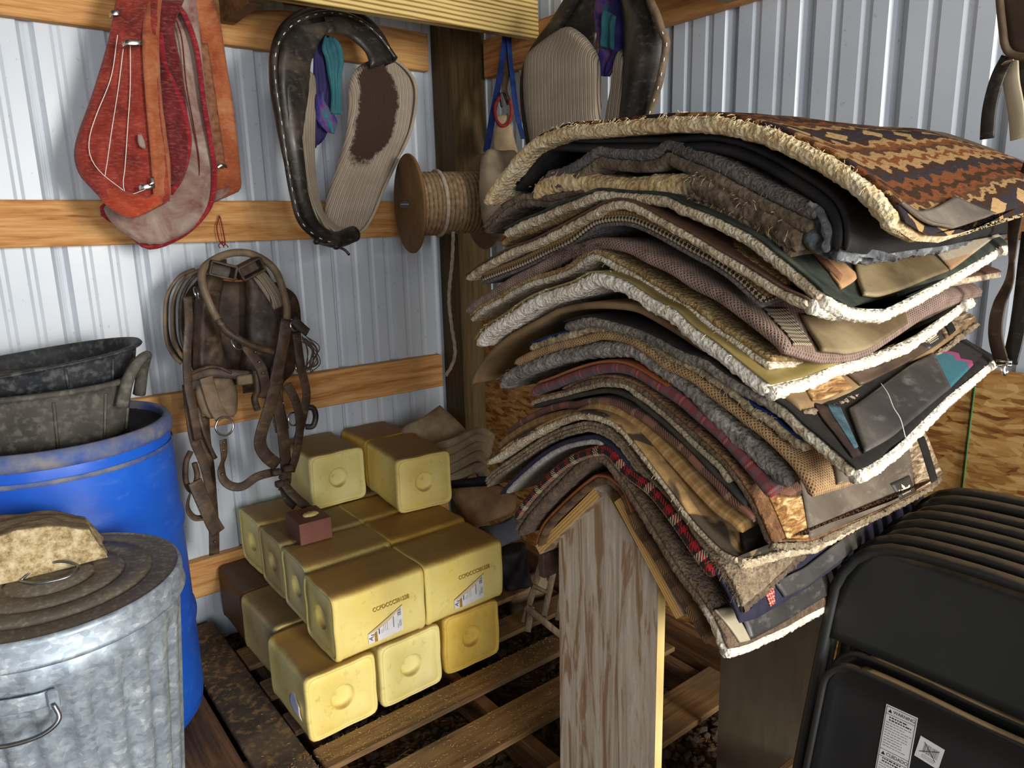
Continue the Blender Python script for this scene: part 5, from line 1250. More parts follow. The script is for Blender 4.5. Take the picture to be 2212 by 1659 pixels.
# logo labels: dark leather squares with a pale script mark, flame and small letters
def logo(key, corners):
    o = patch(key, 'logo_label', corners, M['label_black'], off=0.005, th=0.0025, nx=6, ny=6, label='dark square label with pale logo')
    p = PADS[key]; st = np.array(p.last, float)
    def q(u, v, d):
        f = (1-u)*(1-v)*st[0]+u*(1-v)*st[1]+u*v*st[2]+(1-u)*v*st[3]
        i0 = int(min(f[0], p.N-2)); fr_ = f[0]-i0
        return Vector((p.pt(i0, f[1], d)*(1-fr_)+p.pt(i0+1, f[1], d)*fr_)+CAM)
    def mark(name, pts):
        n = len(pts); V = [q(a, b, -0.0078) for a, b in pts]+[q(a, b, -0.0070) for a, b in pts]
        mk(name, V, [list(range(n)), [n+i for i in range(n)][::-1]]+[[i, n+i, n+(i+1) % n, (i+1) % n] for i in range(n)], M['cream_ink'], o, smooth=False)
    # script word: a big looped initial and a joined run of strokes
    ring = [(0.20+0.055*math.cos(a), 0.56+0.085*math.sin(a)) for a in np.linspace(0.5, 5.6, 14)]; rin = [(0.20+0.028*math.cos(a), 0.56+0.050*math.sin(a)) for a in np.linspace(5.6, 0.5, 14)]
    mark('logo_initial', ring+rin)
    mark('logo_word', [(0.26, 0.60), (0.29, 0.52), (0.36, 0.51), (0.38, 0.55), (0.44, 0.50), (0.48, 0.54), (0.54, 0.48), (0.58, 0.53), (0.64, 0.50), (0.68, 0.53), (0.74, 0.47), (0.83, 0.46), (0.82, 0.53), (0.76, 0.60), (0.5, 0.62), (0.3, 0.64)])
    mark('logo_flame', [(0.44, 0.54), (0.40, 0.40), (0.44, 0.24), (0.52, 0.38), (0.56, 0.52)])
    mark('logo_rule', [(0.22, 0.68), (0.80, 0.66), (0.80, 0.685), (0.22, 0.705)])
    for k in range(7):
        a = 0.24+k*0.075; mark('logo_letter', [(a, 0.76), (a+0.035, 0.755), (a+0.035, 0.815), (a, 0.82)])
logo('P17', [(1969, 735), (2012, 712), (2034, 736), (1997, 758)])
logo('P11', [(1919, 1046), (1956, 1028), (1974, 1066), (1938, 1077)])

# rolls of fleece showing along the lower rims
def rim(key, mat, r=0.009, d=0.010, t0=0.004, t1=None, amp=0.0026, name='fleece_rim', out=0.004):
    p = PADS[key]; t1 = t1 or p.L
    ts = np.linspace(t0, t1, 150)
    P = []
    for t in ts:
        a = p.pt(p.N-1, t, d); b = p.pt(p.N-3, t, d); e = a-b; e /= np.linalg.norm(e); P.append(a+e*out)
    V, Fs = tube_geo(np.array(P)+CAM, r, 12)
    V = np.array(V); D = np.array([tuple(noise.noise_vector(Vector(v)*130)+noise.noise_vector(Vector(v)*300)*0.6) for v in V]); V = V+D*amp
    mk(name, V, Fs, mat, p.obj)
rim('P24', M['f_white'], 0.009, 0.012); rim('P18', M['f_white'], 0.010, 0.014); rim('P16', M['f_white'], 0.0095, 0.012); rim('P2', M['f_white'], 0.010, 0.014)
rim('P6', M['f_white_worn'], 0.007, 0.010); rim('P11', M['f_felt'], 0.006, 0.008, amp=0.004); rim('P17', M['f_felt'], 0.005, 0.008, amp=0.004); rim('P5', M['f_tatty'], 0.008, 0.012, amp=0.005); rim('P22', M['f_white'], 0.010, 0.010, t1=0.2); rim('P27', M['f_charcoal'], 0.008, 0.02, amp=0.005)
p16 = PADS['P16']
tube('loose_thread', crom([atX(1903, 828, 0.985), atX(1918, 850, 0.975), atX(1930, 880, 0.965), atX(1945, 905, 0.962), atX(1956, 945, 0.96)], 24), 0.0007, M['white'], p16.obj, 4)

# frayed threads hanging from the pads
fr2 = random.Random(21)
def threads(key, label, spots, mat, n=26, ln=0.02, r=0.0005):
    p = PADS[key]; G = ([], [])
    for k in range(n):
        i = int(fr2.uniform(*spots)*(p.N-1)); b = p.pt(i, fr2.uniform(-0.002, 0.012), fr2.uniform(0.0, 0.012))+CAM
        d = np.array([-fr2.uniform(0.2, 1), fr2.uniform(-.5, .5), fr2.uniform(-.7, .5)]); d /= np.linalg.norm(d); L_ = ln*fr2.uniform(.4, 1.2)
        m_ = b+d*L_*0.5+np.array([0, 0, -0.1*L_]); e_ = b+d*L_+np.array([fr2.uniform(-.3, .3)*L_, 0, -0.45*L_])
        G = join(G, tube_geo(crom([b, m_, e_], 6), r, 4))
    o = mk('loose_threads', G[0], G[1], mat, p.obj); o['kind'] = 'stuff'
for k_, sp, mt, n_, l_ in (('P20', (0.40, 0.56), M['knit'], 46, 0.03), ('P19', (0.42, 0.95), M['f_cream'], 60, 0.012), ('P15', (0.3, 0.95), M['f_shag'], 110, 0.014), ('P28', (0.25, 0.95), M['f_cream'], 160, 0.009), ('P18', (0.05, 0.98), M['f_white'], 120, 0.008),
                           ('P13', (0.02, 0.98), M['f_grey'], 160, 0.010), ('P6', (0.1, 0.9), M['f_white_worn'], 90, 0.006), ('P25', (0.02, 0.98), M['f_cream'], 90, 0.010), ('P24b', (0.6, 0.98), M['straw'], 70, 0.012), ('P26', (0.5, 0.98), M['f_felt'], 70, 0.010), ('P5', (0.9, 0.99), M['f_tatty'], 60, 0.012)):
    threads(k_, '', sp, mt, n_, l_)

# ------------------------------------------------------------------ folding chairs leaning against the right wall
TH = math.radians(14.0)
CW = 0.455
def chair_frame(x):
    """local (a: across toward viewer -y, b: up the chair, n: out from the chair toward -x) -> world"""
    top = rel(x, 0.582, -0.553)
    ax = Vector((0, -1, 0)); up = Vector((math.sin(TH), 0, math.cos(TH))); nn = Vector((-math.cos(TH), 0, math.sin(TH)))
    return lambda a, b, n: top+ax*a+up*b+nn*n
Hc = 0.96
def folding_chair(label, x, detail):
    f = chair_frame(x)
    t = thing('folding_chair', label, 'chair', f(CW/2, -Hc, 0), 'folding chairs stacked against the wall')
    t.location.z = 0.0
    # outer frame: inverted U of round tube
    pts = [f(0.005, -Hc, 0), f(0.0, -0.55, 0), f(0.0, -0.13, 0), f(0.012, -0.065, 0), f(0.045, -0.020, 0), f(0.10, 0.0, 0), f(CW/2, 0.006, 0), f(CW-0.10, 0, 0), f(CW-0.045, -0.020, 0), f(CW-0.012, -0.065, 0), f(CW, -0.13, 0), f(CW, -0.55, 0), f(CW-0.005, -Hc, 0)]
    tube('outer_frame', crom(pts, 70), 0.011, M['chair'], t, 9)
    # backrest pan
    ny, nx = 12, 26; A = np.zeros((ny, nx, 3)); Bk = np.zeros((ny, nx, 3))
    for i in range(ny):
        for j in range(nx):
            v = i/(ny-1); u = j/(nx-1); bb = -0.006-0.185*v
            q = max(0.0, 1-(-bb)/0.13); inset = 0.105*(1-math.sqrt(max(0, 1-q*q))) if q > 0 else 0.0
            a = 0.004+inset+(CW-0.008-2*inset)*u
            bow = 0.010*(1-(2*u-1)**2)
            A[i, j] = f(a, bb, 0.006-bow); Bk[i, j] = f(a, bb, 0.002-bow)
    V, Fs = slab(A, Bk); mk('backrest', V, Fs, M['chair'], t)
    # seat pan folded flat, its rim rolled
    def seat_outline(b):  # half-open rounded top
        d = -0.215-b; r = 0.055
        ins = r-math.sqrt(max(0, r*r-(r-d)**2)) if d < r else 0.0
        return 0.024+ins
    ny, nx = 18, 20; A = np.zeros((ny, nx, 3)); Bk = np.zeros((ny, nx, 3))
    for i in range(ny):
        for j in range(nx):
            v = (i/(ny-1))**1.4; u = j/(nx-1); bb = -0.216-0.40*v
            a0 = seat_outline(bb); a = a0+(CW-2*a0)*u
            e = min(u, 1-u)*CW; dish = 0.010*min(1, e/0.03)*min(1, (-0.216-bb)/0.03+0.02)
            A[i, j] = f(a, bb, 0.030-dish); Bk[i, j] = f(a, bb, 0.016-dish*0.5)
    V, Fs = slab(A, Bk); st = mk('seat', V, Fs, M['chair_pan'], t)
    rim = [f(seat_outline(-0.62), -0.62, 0.026)]+[f(seat_outline(b), b, 0.026) for b in (-0.5, -0.4, -0.30, -0.262, -0.244, -0.229, -0.2185)]
    rim += [f(0.11, -0.2155, 0.026), f(CW/2, -0.215, 0.026), f(CW-0.11, -0.2155, 0.026)]+[f(CW-seat_outline(b), b, 0.026) for b in (-0.2185, -0.229, -0.244, -0.262, -0.30, -0.4, -0.5, -0.62)]
    tube('seat_rim', crom(rim, 90), 0.0065, M['chair'], st, 7)
    A = np.array([[tuple(f(0.085+(CW-0.17)*u, -0.2075+0.0015*math.sin(7*u), 0.034-0.016*v)) for v in (0, 1)] for u in np.linspace(0, 1, 20)])
    V, Fs = slab(A, A+np.array([0, 0, -0.003])); mk('dusty_edge', V, Fs, M['chair_rim'], st)
    # rear legs and cross bars
    for a in (0.030, CW-0.030):
        tube('rear_leg', [f(a, -0.30, -0.012), f(a, -0.6, -0.012), f(a, -Hc+0.03, -0.012)], 0.0095, M['chair'], t, 8)
    for b in (-0.72, -0.86):
        tube('crossbar', [f(0.0, b, 0), f(CW, b, 0)], 0.006, M['chair'], t, 7)
    # dust along the top bend
    return t, f, st
names = ['black metal folding chair at the front of the stack, stickers on its seat', 'black folding chair second in the stack, directly behind the stickered one', 'black folding chair third from the front of the stack', 'black folding chair fourth from the front of the stack',
         'black folding chair fifth from the front of the stack', 'black folding chair sixth from the front of the stack', 'black folding chair seventh from the front of the stack', 'black folding chair at the back of the stack, nearest the particle-board wall']
first = None
for k in range(8):
    if k == 0:
        t0, f0, seat0 = folding_chair(names[0], 1.215, True)
    else:
        dx = 0.040*k+(0.012 if k >= 6 else 0)
        c = t0.copy(); COLL.objects.link(c); c.location = t0.location+Vector((dx, 0.006*math.sin(k*2.1), 0.004*k)); c['label'] = names[k]
        for ch in list(t0.children):
            cc = ch.copy(); COLL.objects.link(cc); cc.parent = c
            for g in list(ch.children):
                gg = g.copy(); COLL.objects.link(gg); gg.parent = cc
# stickers on the front chair
def sticker_frame(a0, b0, rot):
    ux = Vector((0, -1, 0)); uy = Vector((math.sin(TH), 0, math.cos(TH))); un = Vector((-math.cos(TH), 0, math.sin(TH)))
    o = f0(a0, b0, 0.0212); c, s_ = math.cos(rot), math.sin(rot)
    X = ux*c+uy*s_; Y = uy*c-ux*s_
    return Matrix(((X.x, Y.x, un.x, o.x), (X.y, Y.y, un.y, o.y), (X.z, Y.z, un.z, o.z), (0, 0, 0, 1)))
def rect(name, F, x0, y0, x1, y1, mat, par, z=0.0, th=0.0004):
    V = [F @ Vector(p) for p in ((x0, y0, z), (x1, y0, z), (x1, y1, z), (x0, y1, z), (x0, y0, z+th), (x1, y0, z+th), (x1, y1, z+th), (x0, y1, z+th))]
    return mk(name, V, [[4, 5, 6, 7], [3, 2, 1, 0], [0, 1, 5, 4], [1, 2, 6, 5], [2, 3, 7, 6], [3, 0, 4, 7]], mat, par, smooth=False)
def chair_ab(px, py, n=0.0212):
    o = np.array(f0(0, 0, n)); un = np.array([-math.cos(TH), 0, math.sin(TH)]); r = ray(px, py)
    t = ((o-CAM) @ un)/(r @ un); p = CAM+r*t-o
    return -p[1], p @ np.array([math.sin(TH), 0, math.cos(TH)])
a0, b0 = chair_ab(1915, 1520); a1, b1_ = chair_ab(1983, 1551)
W_ = math.hypot(a1-a0, b1_-b0); rot = math.atan2(b1_-b0, a1-a0)
F = sticker_frame(a0, b0, rot); k = W_
H_ = k*3.1
wst = rect('warning_sticker', F, 0, -H_, W_, 0, M['paper'], t0); wst['label'] = 'white warning sticker'
z1 = 0.0004
for (xa, ya, xb, yb) in ((0.03, -0.06, 0.97, -0.045), (0.03, -0.30, 0.97, -0.285), (0.03, -1.50, 0.97, -1.485), (0.03, -1.74, 0.97, -1.725), (0.03, -3.0, 0.045, -0.05), (0.955, -3.0, 0.97, -0.05)):
    rect('rule', F, xa*k, ya*k, xb*k, yb*k, M['ink'], wst, z1, 0.0002)
def tri(F, cx, cy, s_, par):
    V = [F @ Vector((cx-s_/2, cy-s_*.43, z1)), F @ Vector((cx+s_/2, cy-s_*.43, z1)), F @ Vector((cx, cy+s_*.43, z1))]
    V += [F @ Vector((cx-s_/2, cy-s_*.43, z1+.0002)), F @ Vector((cx+s_/2, cy-s_*.43, z1+.0002)), F @ Vector((cx, cy+s_*.43, z1+.0002))]
    mk('warning_triangle', V, [[3, 4, 5], [2, 1, 0], [0, 1, 4, 3], [1, 2, 5, 4], [2, 0, 3, 5]], M['ink'], par, smooth=False)
tri(F, 0.16*k, -0.175*k, 0.13*k, wst); tri(F, 0.16*k, -1.615*k, 0.13*k, wst)
text_mesh('letters', 'WARNING', 0.16*k, F @ Matrix.Translation((0.60*k, -0.175*k, z1)), M['ink'], wst, 0.0002, width=0.68*k)
text_mesh('letters', 'CUIDADO', 0.17*k, F @ Matrix.Translation((0.60*k, -1.615*k, z1)), M['ink'], wst, 0.0002, width=0.68*k)
rr = random.Random(4); yy = -0.40; n = 0
while yy > -2.95:
    if not (-1.80 < yy < -1.45):
        bold = n in (0, 1, 12, 13)
        x = 0.09+(0.07 if bold else 0)
        end = rr.uniform(0.68, 0.93)
        while x < end:
            L_ = rr.uniform(0.04, 0.13); rect('text_line', F, x*k, yy*k, min(x+L_, end)*k, (yy+(0.042 if bold else 0.026))*k, M['ink'] if bold else M['ink_grey'], wst, z1, 0.0001); x += L_+0.025
        n += 1
    yy -= 0.088
a0, b0 = chair_ab(1989, 1589); a1, b1_ = chair_ab(2041, 1620)
W2 = math.hypot(a1-a0, b1_-b0)
F = sticker_frame(a0, b0, math.atan2(b1_-b0, a1-a0)); k = W2
bst = rect('barcode_sticker', F, 0, -0.96*k, W2, 0, M['paper'], t0); bst['label'] = 'white sticker with a crossed-out barcode'
x = 0.24
while x < 0.86:
    w_ = rr.choice((0.012, 0.02, 0.035)); rect('barcode_bar', F, x*k, -0.62*k, (x+w_)*k, -0.2*k, M['ink_grey'], bst, z1, 0.0001); x += w_+rr.choice((0.015, 0.03))
for (p, q) in (((0.22, -0.15), (0.82, -0.74)), ((0.12, -0.66), (0.86, -0.22))):
    d = Vector((q[0]-p[0], q[1]-p[1], 0)).normalized(); s_ = Vector((-d.y, d.x, 0))*0.012*k
    V = [F @ (Vector((p[0]*k, p[1]*k, z1*2))-s_), F @ (Vector((q[0]*k, q[1]*k, z1*2))-s_), F @ (Vector((q[0]*k, q[1]*k, z1*2))+s_), F @ (Vector((p[0]*k, p[1]*k, z1*2))+s_)]
    mk('cross_stroke', V, [[0, 1, 2, 3]], M['ink'], bst, smooth=False)
for yv in (-0.72, -0.78, -0.84):
    rect('text_line', F, 0.25*k, yv*k, 0.8*k, (yv+0.018)*k, M['ink_grey'], bst, z1, 0.0001)

# ------------------------------------------------------------------ red collar pads hanging on the left wall
pA = thing('collar_pad', 'faded red felt collar pad with orange edge, in front of the pair', 'collar pad', atY(300, 470, 2.30), 'red collar pads on the left wall')
leaf('front_wing', [(262, -60, 352, -60, 2.40, 2.36), (250, 0, 345, 0, 2.37, 2.32), (240, 60, 340, 60, 2.36, 2.29), (222, 130, 340, 140, 2.36, 2.27), (195, 215, 345, 220, 2.37, 2.26), (168, 290, 352, 290, 2.38, 2.26),
                    (160, 335, 360, 350, 2.38, 2.26), (170, 375, 365, 400, 2.37, 2.26), (195, 405, 365, 432, 2.34, 2.27), (230, 440, 345, 446, 2.31, 2.27), (270, 465, 305, 466, 2.28, 2.27)], 0.034, M['red'], pA, quilts=5, amp=0.002, af=30)
leaf('orange_edge', [(330, -30, 352, -30, 2.36, 2.35), (318, 10, 350, 0, 2.32, 2.33), (309, 50, 344, 48, 2.29, 2.31), (308, 110, 342, 110, 2.265, 2.29), (314, 200, 346, 200, 2.25, 2.28), (320, 270, 354, 270, 2.25, 2.28), (326, 340, 365, 345, 2.25, 2.28), (330, 400, 367, 410, 2.25, 2.28), (332, 430, 366, 436, 2.255, 2.28)], 0.020, M['red_orange'], pA, amp=0.0015)
leaf('lower_edge', [(205, 408, 240, 395, 2.335, 2.325), (225, 440, 268, 412, 2.305, 2.295), (268, 468, 300, 420, 2.275, 2.27), (300, 468, 320, 425, 2.265, 2.262), (352, 440, 345, 405, 2.258, 2.258)], 0.012, M['red_edge'], pA, amp=0.001, m=24, n=10)
leaf('rear_wing', [(400, -60, 452, -60, 2.50, 2.50), (405, 0, 462, 0, 2.52, 2.51), (425, 60, 478, 60, 2.53, 2.52), (440, 140, 490, 140, 2.54, 2.53), (450, 230, 505, 230, 2.54, 2.53), (455, 320, 515, 320, 2.54, 2.53), (455, 380, 520, 375, 2.54, 2.53), (455, 420, 519, 410, 2.54, 2.53), (458, 440, 490, 425, 2.54, 2.535)], 0.026, M['red_orange'], pA, amp=0.0015)
leaf('worn_strip', [(428, 95, 448, 92, 2.500, 2.498), (436, 170, 460, 168, 2.508, 2.505), (446, 250, 472, 250, 2.508, 2.505), (454, 320, 482, 320, 2.508, 2.505), (458, 360, 486, 358, 2.508, 2.505)], 0.014, M['fringe'], pA, m=26, n=10)
leaf('cloth_scrap', [(466, 412, 495, 402, 2.508, 2.506), (464, 428, 496, 412, 2.508, 2.506), (462, 436, 480, 428, 2.508, 2.506)], 0.008, M['red_grey'], pA, m=12, n=8)
ribbon('metal_clip', crom([atY(468, 362, 2.494), atY(478, 357, 2.49), atY(490, 360, 2.494)], 10), 0.010, 0.002, (0.1, 0, 1), M['chrome'], pA)
leaf('worn_spot', [(298, 290, 306, 290, 2.262, 2.258), (297, 302, 312, 304, 2.262, 2.256), (300, 314, 315, 318, 2.26, 2.255), (306, 320, 312, 322, 2.258, 2.255)], 0.012, M['red_grey'], pA, m=12, n=8)
# seams and white stitching on the front wing
for px in ([(250, 80), (236, 170), (205, 250), (190, 300), (192, 340), (215, 375), (262, 412)], [(262, 110), (252, 190), (238, 280), (228, 350), (222, 388)], [(277, 90), (277, 190), (272, 270), (266, 360), (262, 400), (272, 422), (310, 410)]):
    P = crom([atY(x, y, 2.342+0.028*max(0, (240-x))/80.0-0.0009*max(0, x-240)) for x, y in px], 30)
    tube('stitching', [Vector(p)+Vector((0, -0.027, 0)) for p in P], 0.0012, M['white'], pA, 5)
for (x, y, a, s_) in ((289, 94, 0.1, 0.052), (320, 404, 0.05, 0.045), (250, 30, 0.3, 0.028)):
    c = atY(x, y, 2.245 if y > 60 else 2.33)
    P = crom([c+Vector((-s_/2, 0.010, -0.004)), c+Vector((-s_/3, -0.004, 0.0)), c+Vector((0, -0.007, 0.001)), c+Vector((s_/3, -0.004, 0.004)), c+Vector((s_/2, 0.010, 0.010))], 16)
    ribbon('metal_clip', P, 0.013, 0.002, (0.1, 0, 1), M['chrome'], pA)
ribbon('metal_clip', crom([atY(322, 402, 2.238), atY(330, 396, 2.236), atY(328, 382, 2.24)], 8), 0.009, 0.002, (1, 0, 0.2), M['chrome'], pA)
pB = thing('collar_pad', 'maroon collar pad with worn grey lining, nested inside the orange-edged one', 'collar pad', atY(330, 535, 2.42), 'red collar pads on the left wall')
leaf('grey_wing', [(350, -20, 420, -20, 2.50, 2.50), (350, 30, 428, 40, 2.50, 2.50), (355, 100, 436, 110, 2.49, 2.50), (360, 200, 445, 200, 2.48, 2.50), (360, 300, 460, 300, 2.47, 2.49), (340, 370, 462, 360, 2.45, 2.48), (300, 410, 460, 410, 2.43, 2.47), (235, 440, 452, 455, 2.42, 2.46), (225, 455, 430, 480, 2.42, 2.45), (250, 490, 400, 505, 2.42, 2.44), (300, 525, 350, 528, 2.42, 2.43)], 0.030, M['red_grey'], pB, quilts=3, amp=0.002, af=25)
leaf('inner_wing', [(345, 0, 398, 0, 2.40, 2.42), (342, 60, 375, 60, 2.40, 2.42), (345, 140, 390, 140, 2.39, 2.41), (350, 220, 402, 220, 2.38, 2.40), (358, 290, 407, 290, 2.37, 2.40), (362, 350, 402, 350, 2.36, 2.39), (366, 400, 385, 396, 2.36, 2.38)], 0.028, M['red_dark'], pB, quilts=2, amp=0.002)
for px, dp in (([(345, 60), (346, 25), (362, 8), (382, 12), (402, 40), (425, 110), (440, 220), (455, 310), (463, 370), (458, 430), (440, 465), (405, 500), (360, 525), (322, 534), (300, 522), (268, 490), (226, 466), (222, 448), (232, 440)], 2.452), ([(344, 70), (356, 140), (378, 190), (398, 245), (408, 300), (402, 350), (388, 388), (368, 418)], 2.385)):
    tube('binding', crom([atY(x, y, dp) for x, y in px], 60), 0.0085, M['red_bind'], pB, 7)
tube('seam', crom([atY(x, y, 2.455) for x, y in [(372, 22), (392, 80), (402, 180), (418, 270), (430, 350), (425, 400), (395, 430), (360, 440), (300, 425)]], 40), 0.0022, M['red_dark'], pB, 5)

# twine loop on a nail under the red pads
tw = thing('twine_loop', 'loop of thin orange-brown twine hanging from a nail', 'twine', atY(480, 530, 2.57))
tube('cord', crom([atY(474, 467, 2.585), atY(468, 490, 2.58), atY(474, 520, 2.575), atY(483, 530, 2.57), atY(486, 525, 2.575), atY(481, 495, 2.58), atY(475, 468, 2.585)], 26), 0.0022, M['red_cord'], tw, 5)
for q in range(3): tube('tail', crom([atY(480, 522, 2.572), atY(472+q*10, 530+q, 2.565), atY(476+q*8, 536-q, 2.56)], 8), 0.0018, M['red_cord'], tw, 5)
nl = tube('nail', [atY(474, 466, 2.605), atY(474, 466, 2.57)], 0.002, M['wire'], tw, 6)

# ------------------------------------------------------------------ horse collar in the middle
c1 = thing('horse_collar', 'black leather horse collar with striped ticking pads, hung left of the corner post', 'horse collar', atY(735, 535, 2.40), 'horse collars on the walls')
def dpath(pts, n, closed=False): return crom([atY(*p) for p in pts], n, closed)
tube('leather_roll', dpath([(842, 140, 2.36), (812, 85, 2.38), (775, 50, 2.40), (730, 38, 2.42), (680, 42, 2.40), (636, 70, 2.36), (615, 115, 2.32), (612, 180, 2.30), (622, 260, 2.29), (636, 350, 2.29), (650, 430, 2.30), (675, 490, 2.32), (720, 518, 2.34), (765, 505, 2.38)], 80),
     lambda t: 0.028+0.016*math.sin(PI*min(1, t*1.3))*(1 if t < .6 else max(0, 1-(t-.6)*2.2)), M['blk_leather'], c1, 14)
leaf('leather_face', [(620, 60, 740, 40, 2.29, 2.34), (608, 95, 700, 75, 2.27, 2.32), (602, 140, 672, 130, 2.26, 2.31), (603, 190, 665, 190, 2.26, 2.31), (610, 250, 655, 255, 2.26, 2.31), (618, 320, 645, 320, 2.27, 2.31)], 0.030, M['blk_leather'], c1, amp=0.002)
leaf('crown_flap', [(700, 35, 708, 72, 2.33, 2.31), (740, 28, 735, 72, 2.36, 2.33), (790, 50, 765, 90, 2.36, 2.34), (830, 90, 790, 115, 2.35, 2.33), (858, 128, 800, 148, 2.33, 2.32)], 0.022, M['blk_leather'], c1, m=24, n=12)
rim_px = [(855, 128, 2.32), (820, 80, 2.335), (780, 47, 2.345), (735, 30, 2.34), (685, 30, 2.30), (636, 50, 2.27), (604, 85, 2.25), (592, 130, 2.24), (594, 180, 2.235), (606, 260, 2.235), (618, 340, 2.24), (632, 420, 2.25), (650, 480, 2.26), (690, 515, 2.28), (735, 528, 2.31)]
tube('rim_roll', dpath(rim_px, 90), 0.0095, M['blk_leather'], c1, 8)
RP = dpath([(x, y, d-0.008) for x, y, d in rim_px], 66)
V = []; Fs = []
for q in range(2, 64, 2):
    a, b = Vector(RP[q]), Vector(RP[q+1]); m_ = a+(b-a)*0.62
    tube('stitch', [a+Vector((0.002, -0.002, 0)), m_+Vector((0.002, -0.002, 0))], 0.0017, M['cream_ink'] if q % 6 else M['white'], c1, 4)
leaf('left_pad', [(668, 152, 672, 156, 2.36, 2.38), (655, 180, 676, 185, 2.34, 2.38), (642, 225, 678, 230, 2.33, 2.38), (640, 280, 676, 290, 2.32, 2.37), (648, 350, 676, 370, 2.32, 2.37), (658, 420, 690, 450, 2.32, 2.37), (680, 470, 708, 480, 2.33, 2.38), (712, 502, 735, 500, 2.35, 2.39), (745, 520, 765, 508, 2.37, 2.40)], 0.034, M['ticking'], c1)
leaf('right_pad', [(798, 132, 842, 122, 2.36, 2.36), (764, 156, 868, 140, 2.38, 2.37), (753, 195, 893, 172, 2.39, 2.38), (752, 235, 899, 215, 2.40, 2.38), (747, 290, 886, 285, 2.41, 2.385), (730, 350, 856, 350, 2.42, 2.39), (712, 405, 828, 410, 2.43, 2.40), (702, 450, 808, 460, 2.44, 2.41), (708, 490, 785, 497, 2.44, 2.42), (735, 512, 765, 514, 2.43, 2.42)], 0.040, M['ticking_stain'], c1, m=60, n=30)
tube('pad_edge', dpath([(838, 122, 2.345), (868, 140, 2.345), (893, 172, 2.35), (899, 215, 2.35), (886, 285, 2.36), (856, 350, 2.37), (828, 410, 2.38), (808, 460, 2.39), (785, 497, 2.395), (750, 516, 2.39)], 50), 0.006, M['ticking'], c1, 7)
for px, r_ in (([(680, 520, 2.27), (700, 528, 2.265), (715, 527, 2.265), (730, 533, 2.265), (745, 540, 2.26), (755, 551, 2.255)], 0.0045),):
    tube('lace', dpath(px, 20), r_, M['blk_leather'], c1, 6)
for x, y in ((684, 522), (726, 533)):
    V, Fs = lathe_geo([(0, -0.010), (0.008, -0.008), (0.012, 0), (0.008, 0.008), (0, 0.010)], atY(x, y, 2.262), 10); mk('lace_knot', V, Fs, M['blk_leather'], c1)
cl = thing('cloth', 'purple and teal cloth tucked into the middle horse collar', 'cloth', atY(700, 320, 2.37), 'bright cloths stuffed in the collars')
leaf('purple_fold', [(682, 76, 712, 76, 2.39, 2.39), (676, 110, 712, 115, 2.375, 2.385), (676, 160, 718, 165, 2.37, 2.385), (678, 200, 722, 185, 2.37, 2.38), (677, 250, 712, 255, 2.375, 2.38), (677, 300, 705, 290, 2.38, 2.385), (679, 320, 688, 312, 2.385, 2.385)], 0.006, M['purple'], cl, ripple=0.009, rf=16)
leaf('teal_fold', [(700, 76, 722, 80, 2.37, 2.37), (694, 105, 738, 100, 2.355, 2.36), (702, 128, 743, 132, 2.355, 2.36), (708, 160, 738, 165, 2.36, 2.36), (714, 200, 736, 205, 2.36, 2.36), (712, 245, 737, 248, 2.36, 2.365)], 0.006, M['teal'], cl, ripple=0.008, rf=14)
leaf('lower_fold', [(680, 205, 704, 195, 2.36, 2.36), (679, 225, 702, 215, 2.355, 2.36), (680, 250, 728, 255, 2.36, 2.36), (690, 270, 728, 272, 2.36, 2.36), (705, 285, 722, 290, 2.365, 2.365)], 0.005, M['bandana'], cl, ripple=0.007, rf=12, m=24)

# ------------------------------------------------------------------ second collar, on the right wall behind the saddle pads
c2 = thing('horse_collar', 'large horse collar with striped ticking pads above the saddle pads', 'horse collar', atX(1290, 330, 1.62), 'horse collars on the walls')
def xleaf(par, name, rows, th, mat, **kw): return leaf(name, [(r[0], r[1], r[2], r[3], r[4], r[5]) for r in rows], th, M[mat], par, depth='X', **kw)
xleaf(c2, 'left_pad', [(1222, 58, 1232, 58, 1.58, 1.58), (1185, 82, 1268, 85, 1.58, 1.59), (1140, 120, 1292, 120, 1.57, 1.60), (1132, 160, 1298, 165, 1.56, 1.60), (1132, 200, 1300, 205, 1.56, 1.60), (1135, 240, 1298, 245, 1.56, 1.60), (1145, 300, 1290, 305, 1.56, 1.60), (1160, 380, 1270, 380, 1.57, 1.60)], 0.045, 'ticking', n=30)
xleaf(c2, 'left_back', [(1240, -30, 1262, -20, 1.66, 1.66), (1190, 50, 1215, 60, 1.65, 1.65), (1150, 102, 1170, 120, 1.63, 1.64), (1128, 160, 1150, 170, 1.61, 1.62), (1128, 240, 1150, 250, 1.61, 1.62), (1140, 320, 1160, 320, 1.61, 1.62)], 0.03, 'blk_leather')
xleaf(c2, 'inner_leather', [(1250, -40, 1330, -40, 1.68, 1.70), (1225, 20, 1310, 20, 1.67, 1.70), (1215, 55, 1295, 60, 1.66, 1.70), (1240, 85, 1290, 100, 1.66, 1.70), (1285, 130, 1300, 150, 1.68, 1.70)], 0.02, 'blk_leather')
xleaf(c2, 'right_pad', [(1343, 108, 1348, 108, 1.62, 1.62), (1332, 140, 1356, 140, 1.62, 1.62), (1325, 190, 1354, 190, 1.62, 1.62), (1315, 240, 1352, 250, 1.62, 1.62), (1305, 330, 1340, 340, 1.63, 1.63)], 0.04, 'ticking')
xleaf(c2, 'leather_face', [(1345, -60, 1400, -60, 1.66, 1.64), (1355, 0, 1408, 0, 1.65, 1.62), (1360, 50, 1424, 40, 1.64, 1.61), (1360, 110, 1430, 95, 1.64, 1.60), (1358, 170, 1420, 170, 1.64, 1.61), (1352, 230, 1402, 240, 1.65, 1.62), (1340, 320, 1380, 320, 1.66, 1.64)], 0.05, 'blk_leather', bow=0.02)
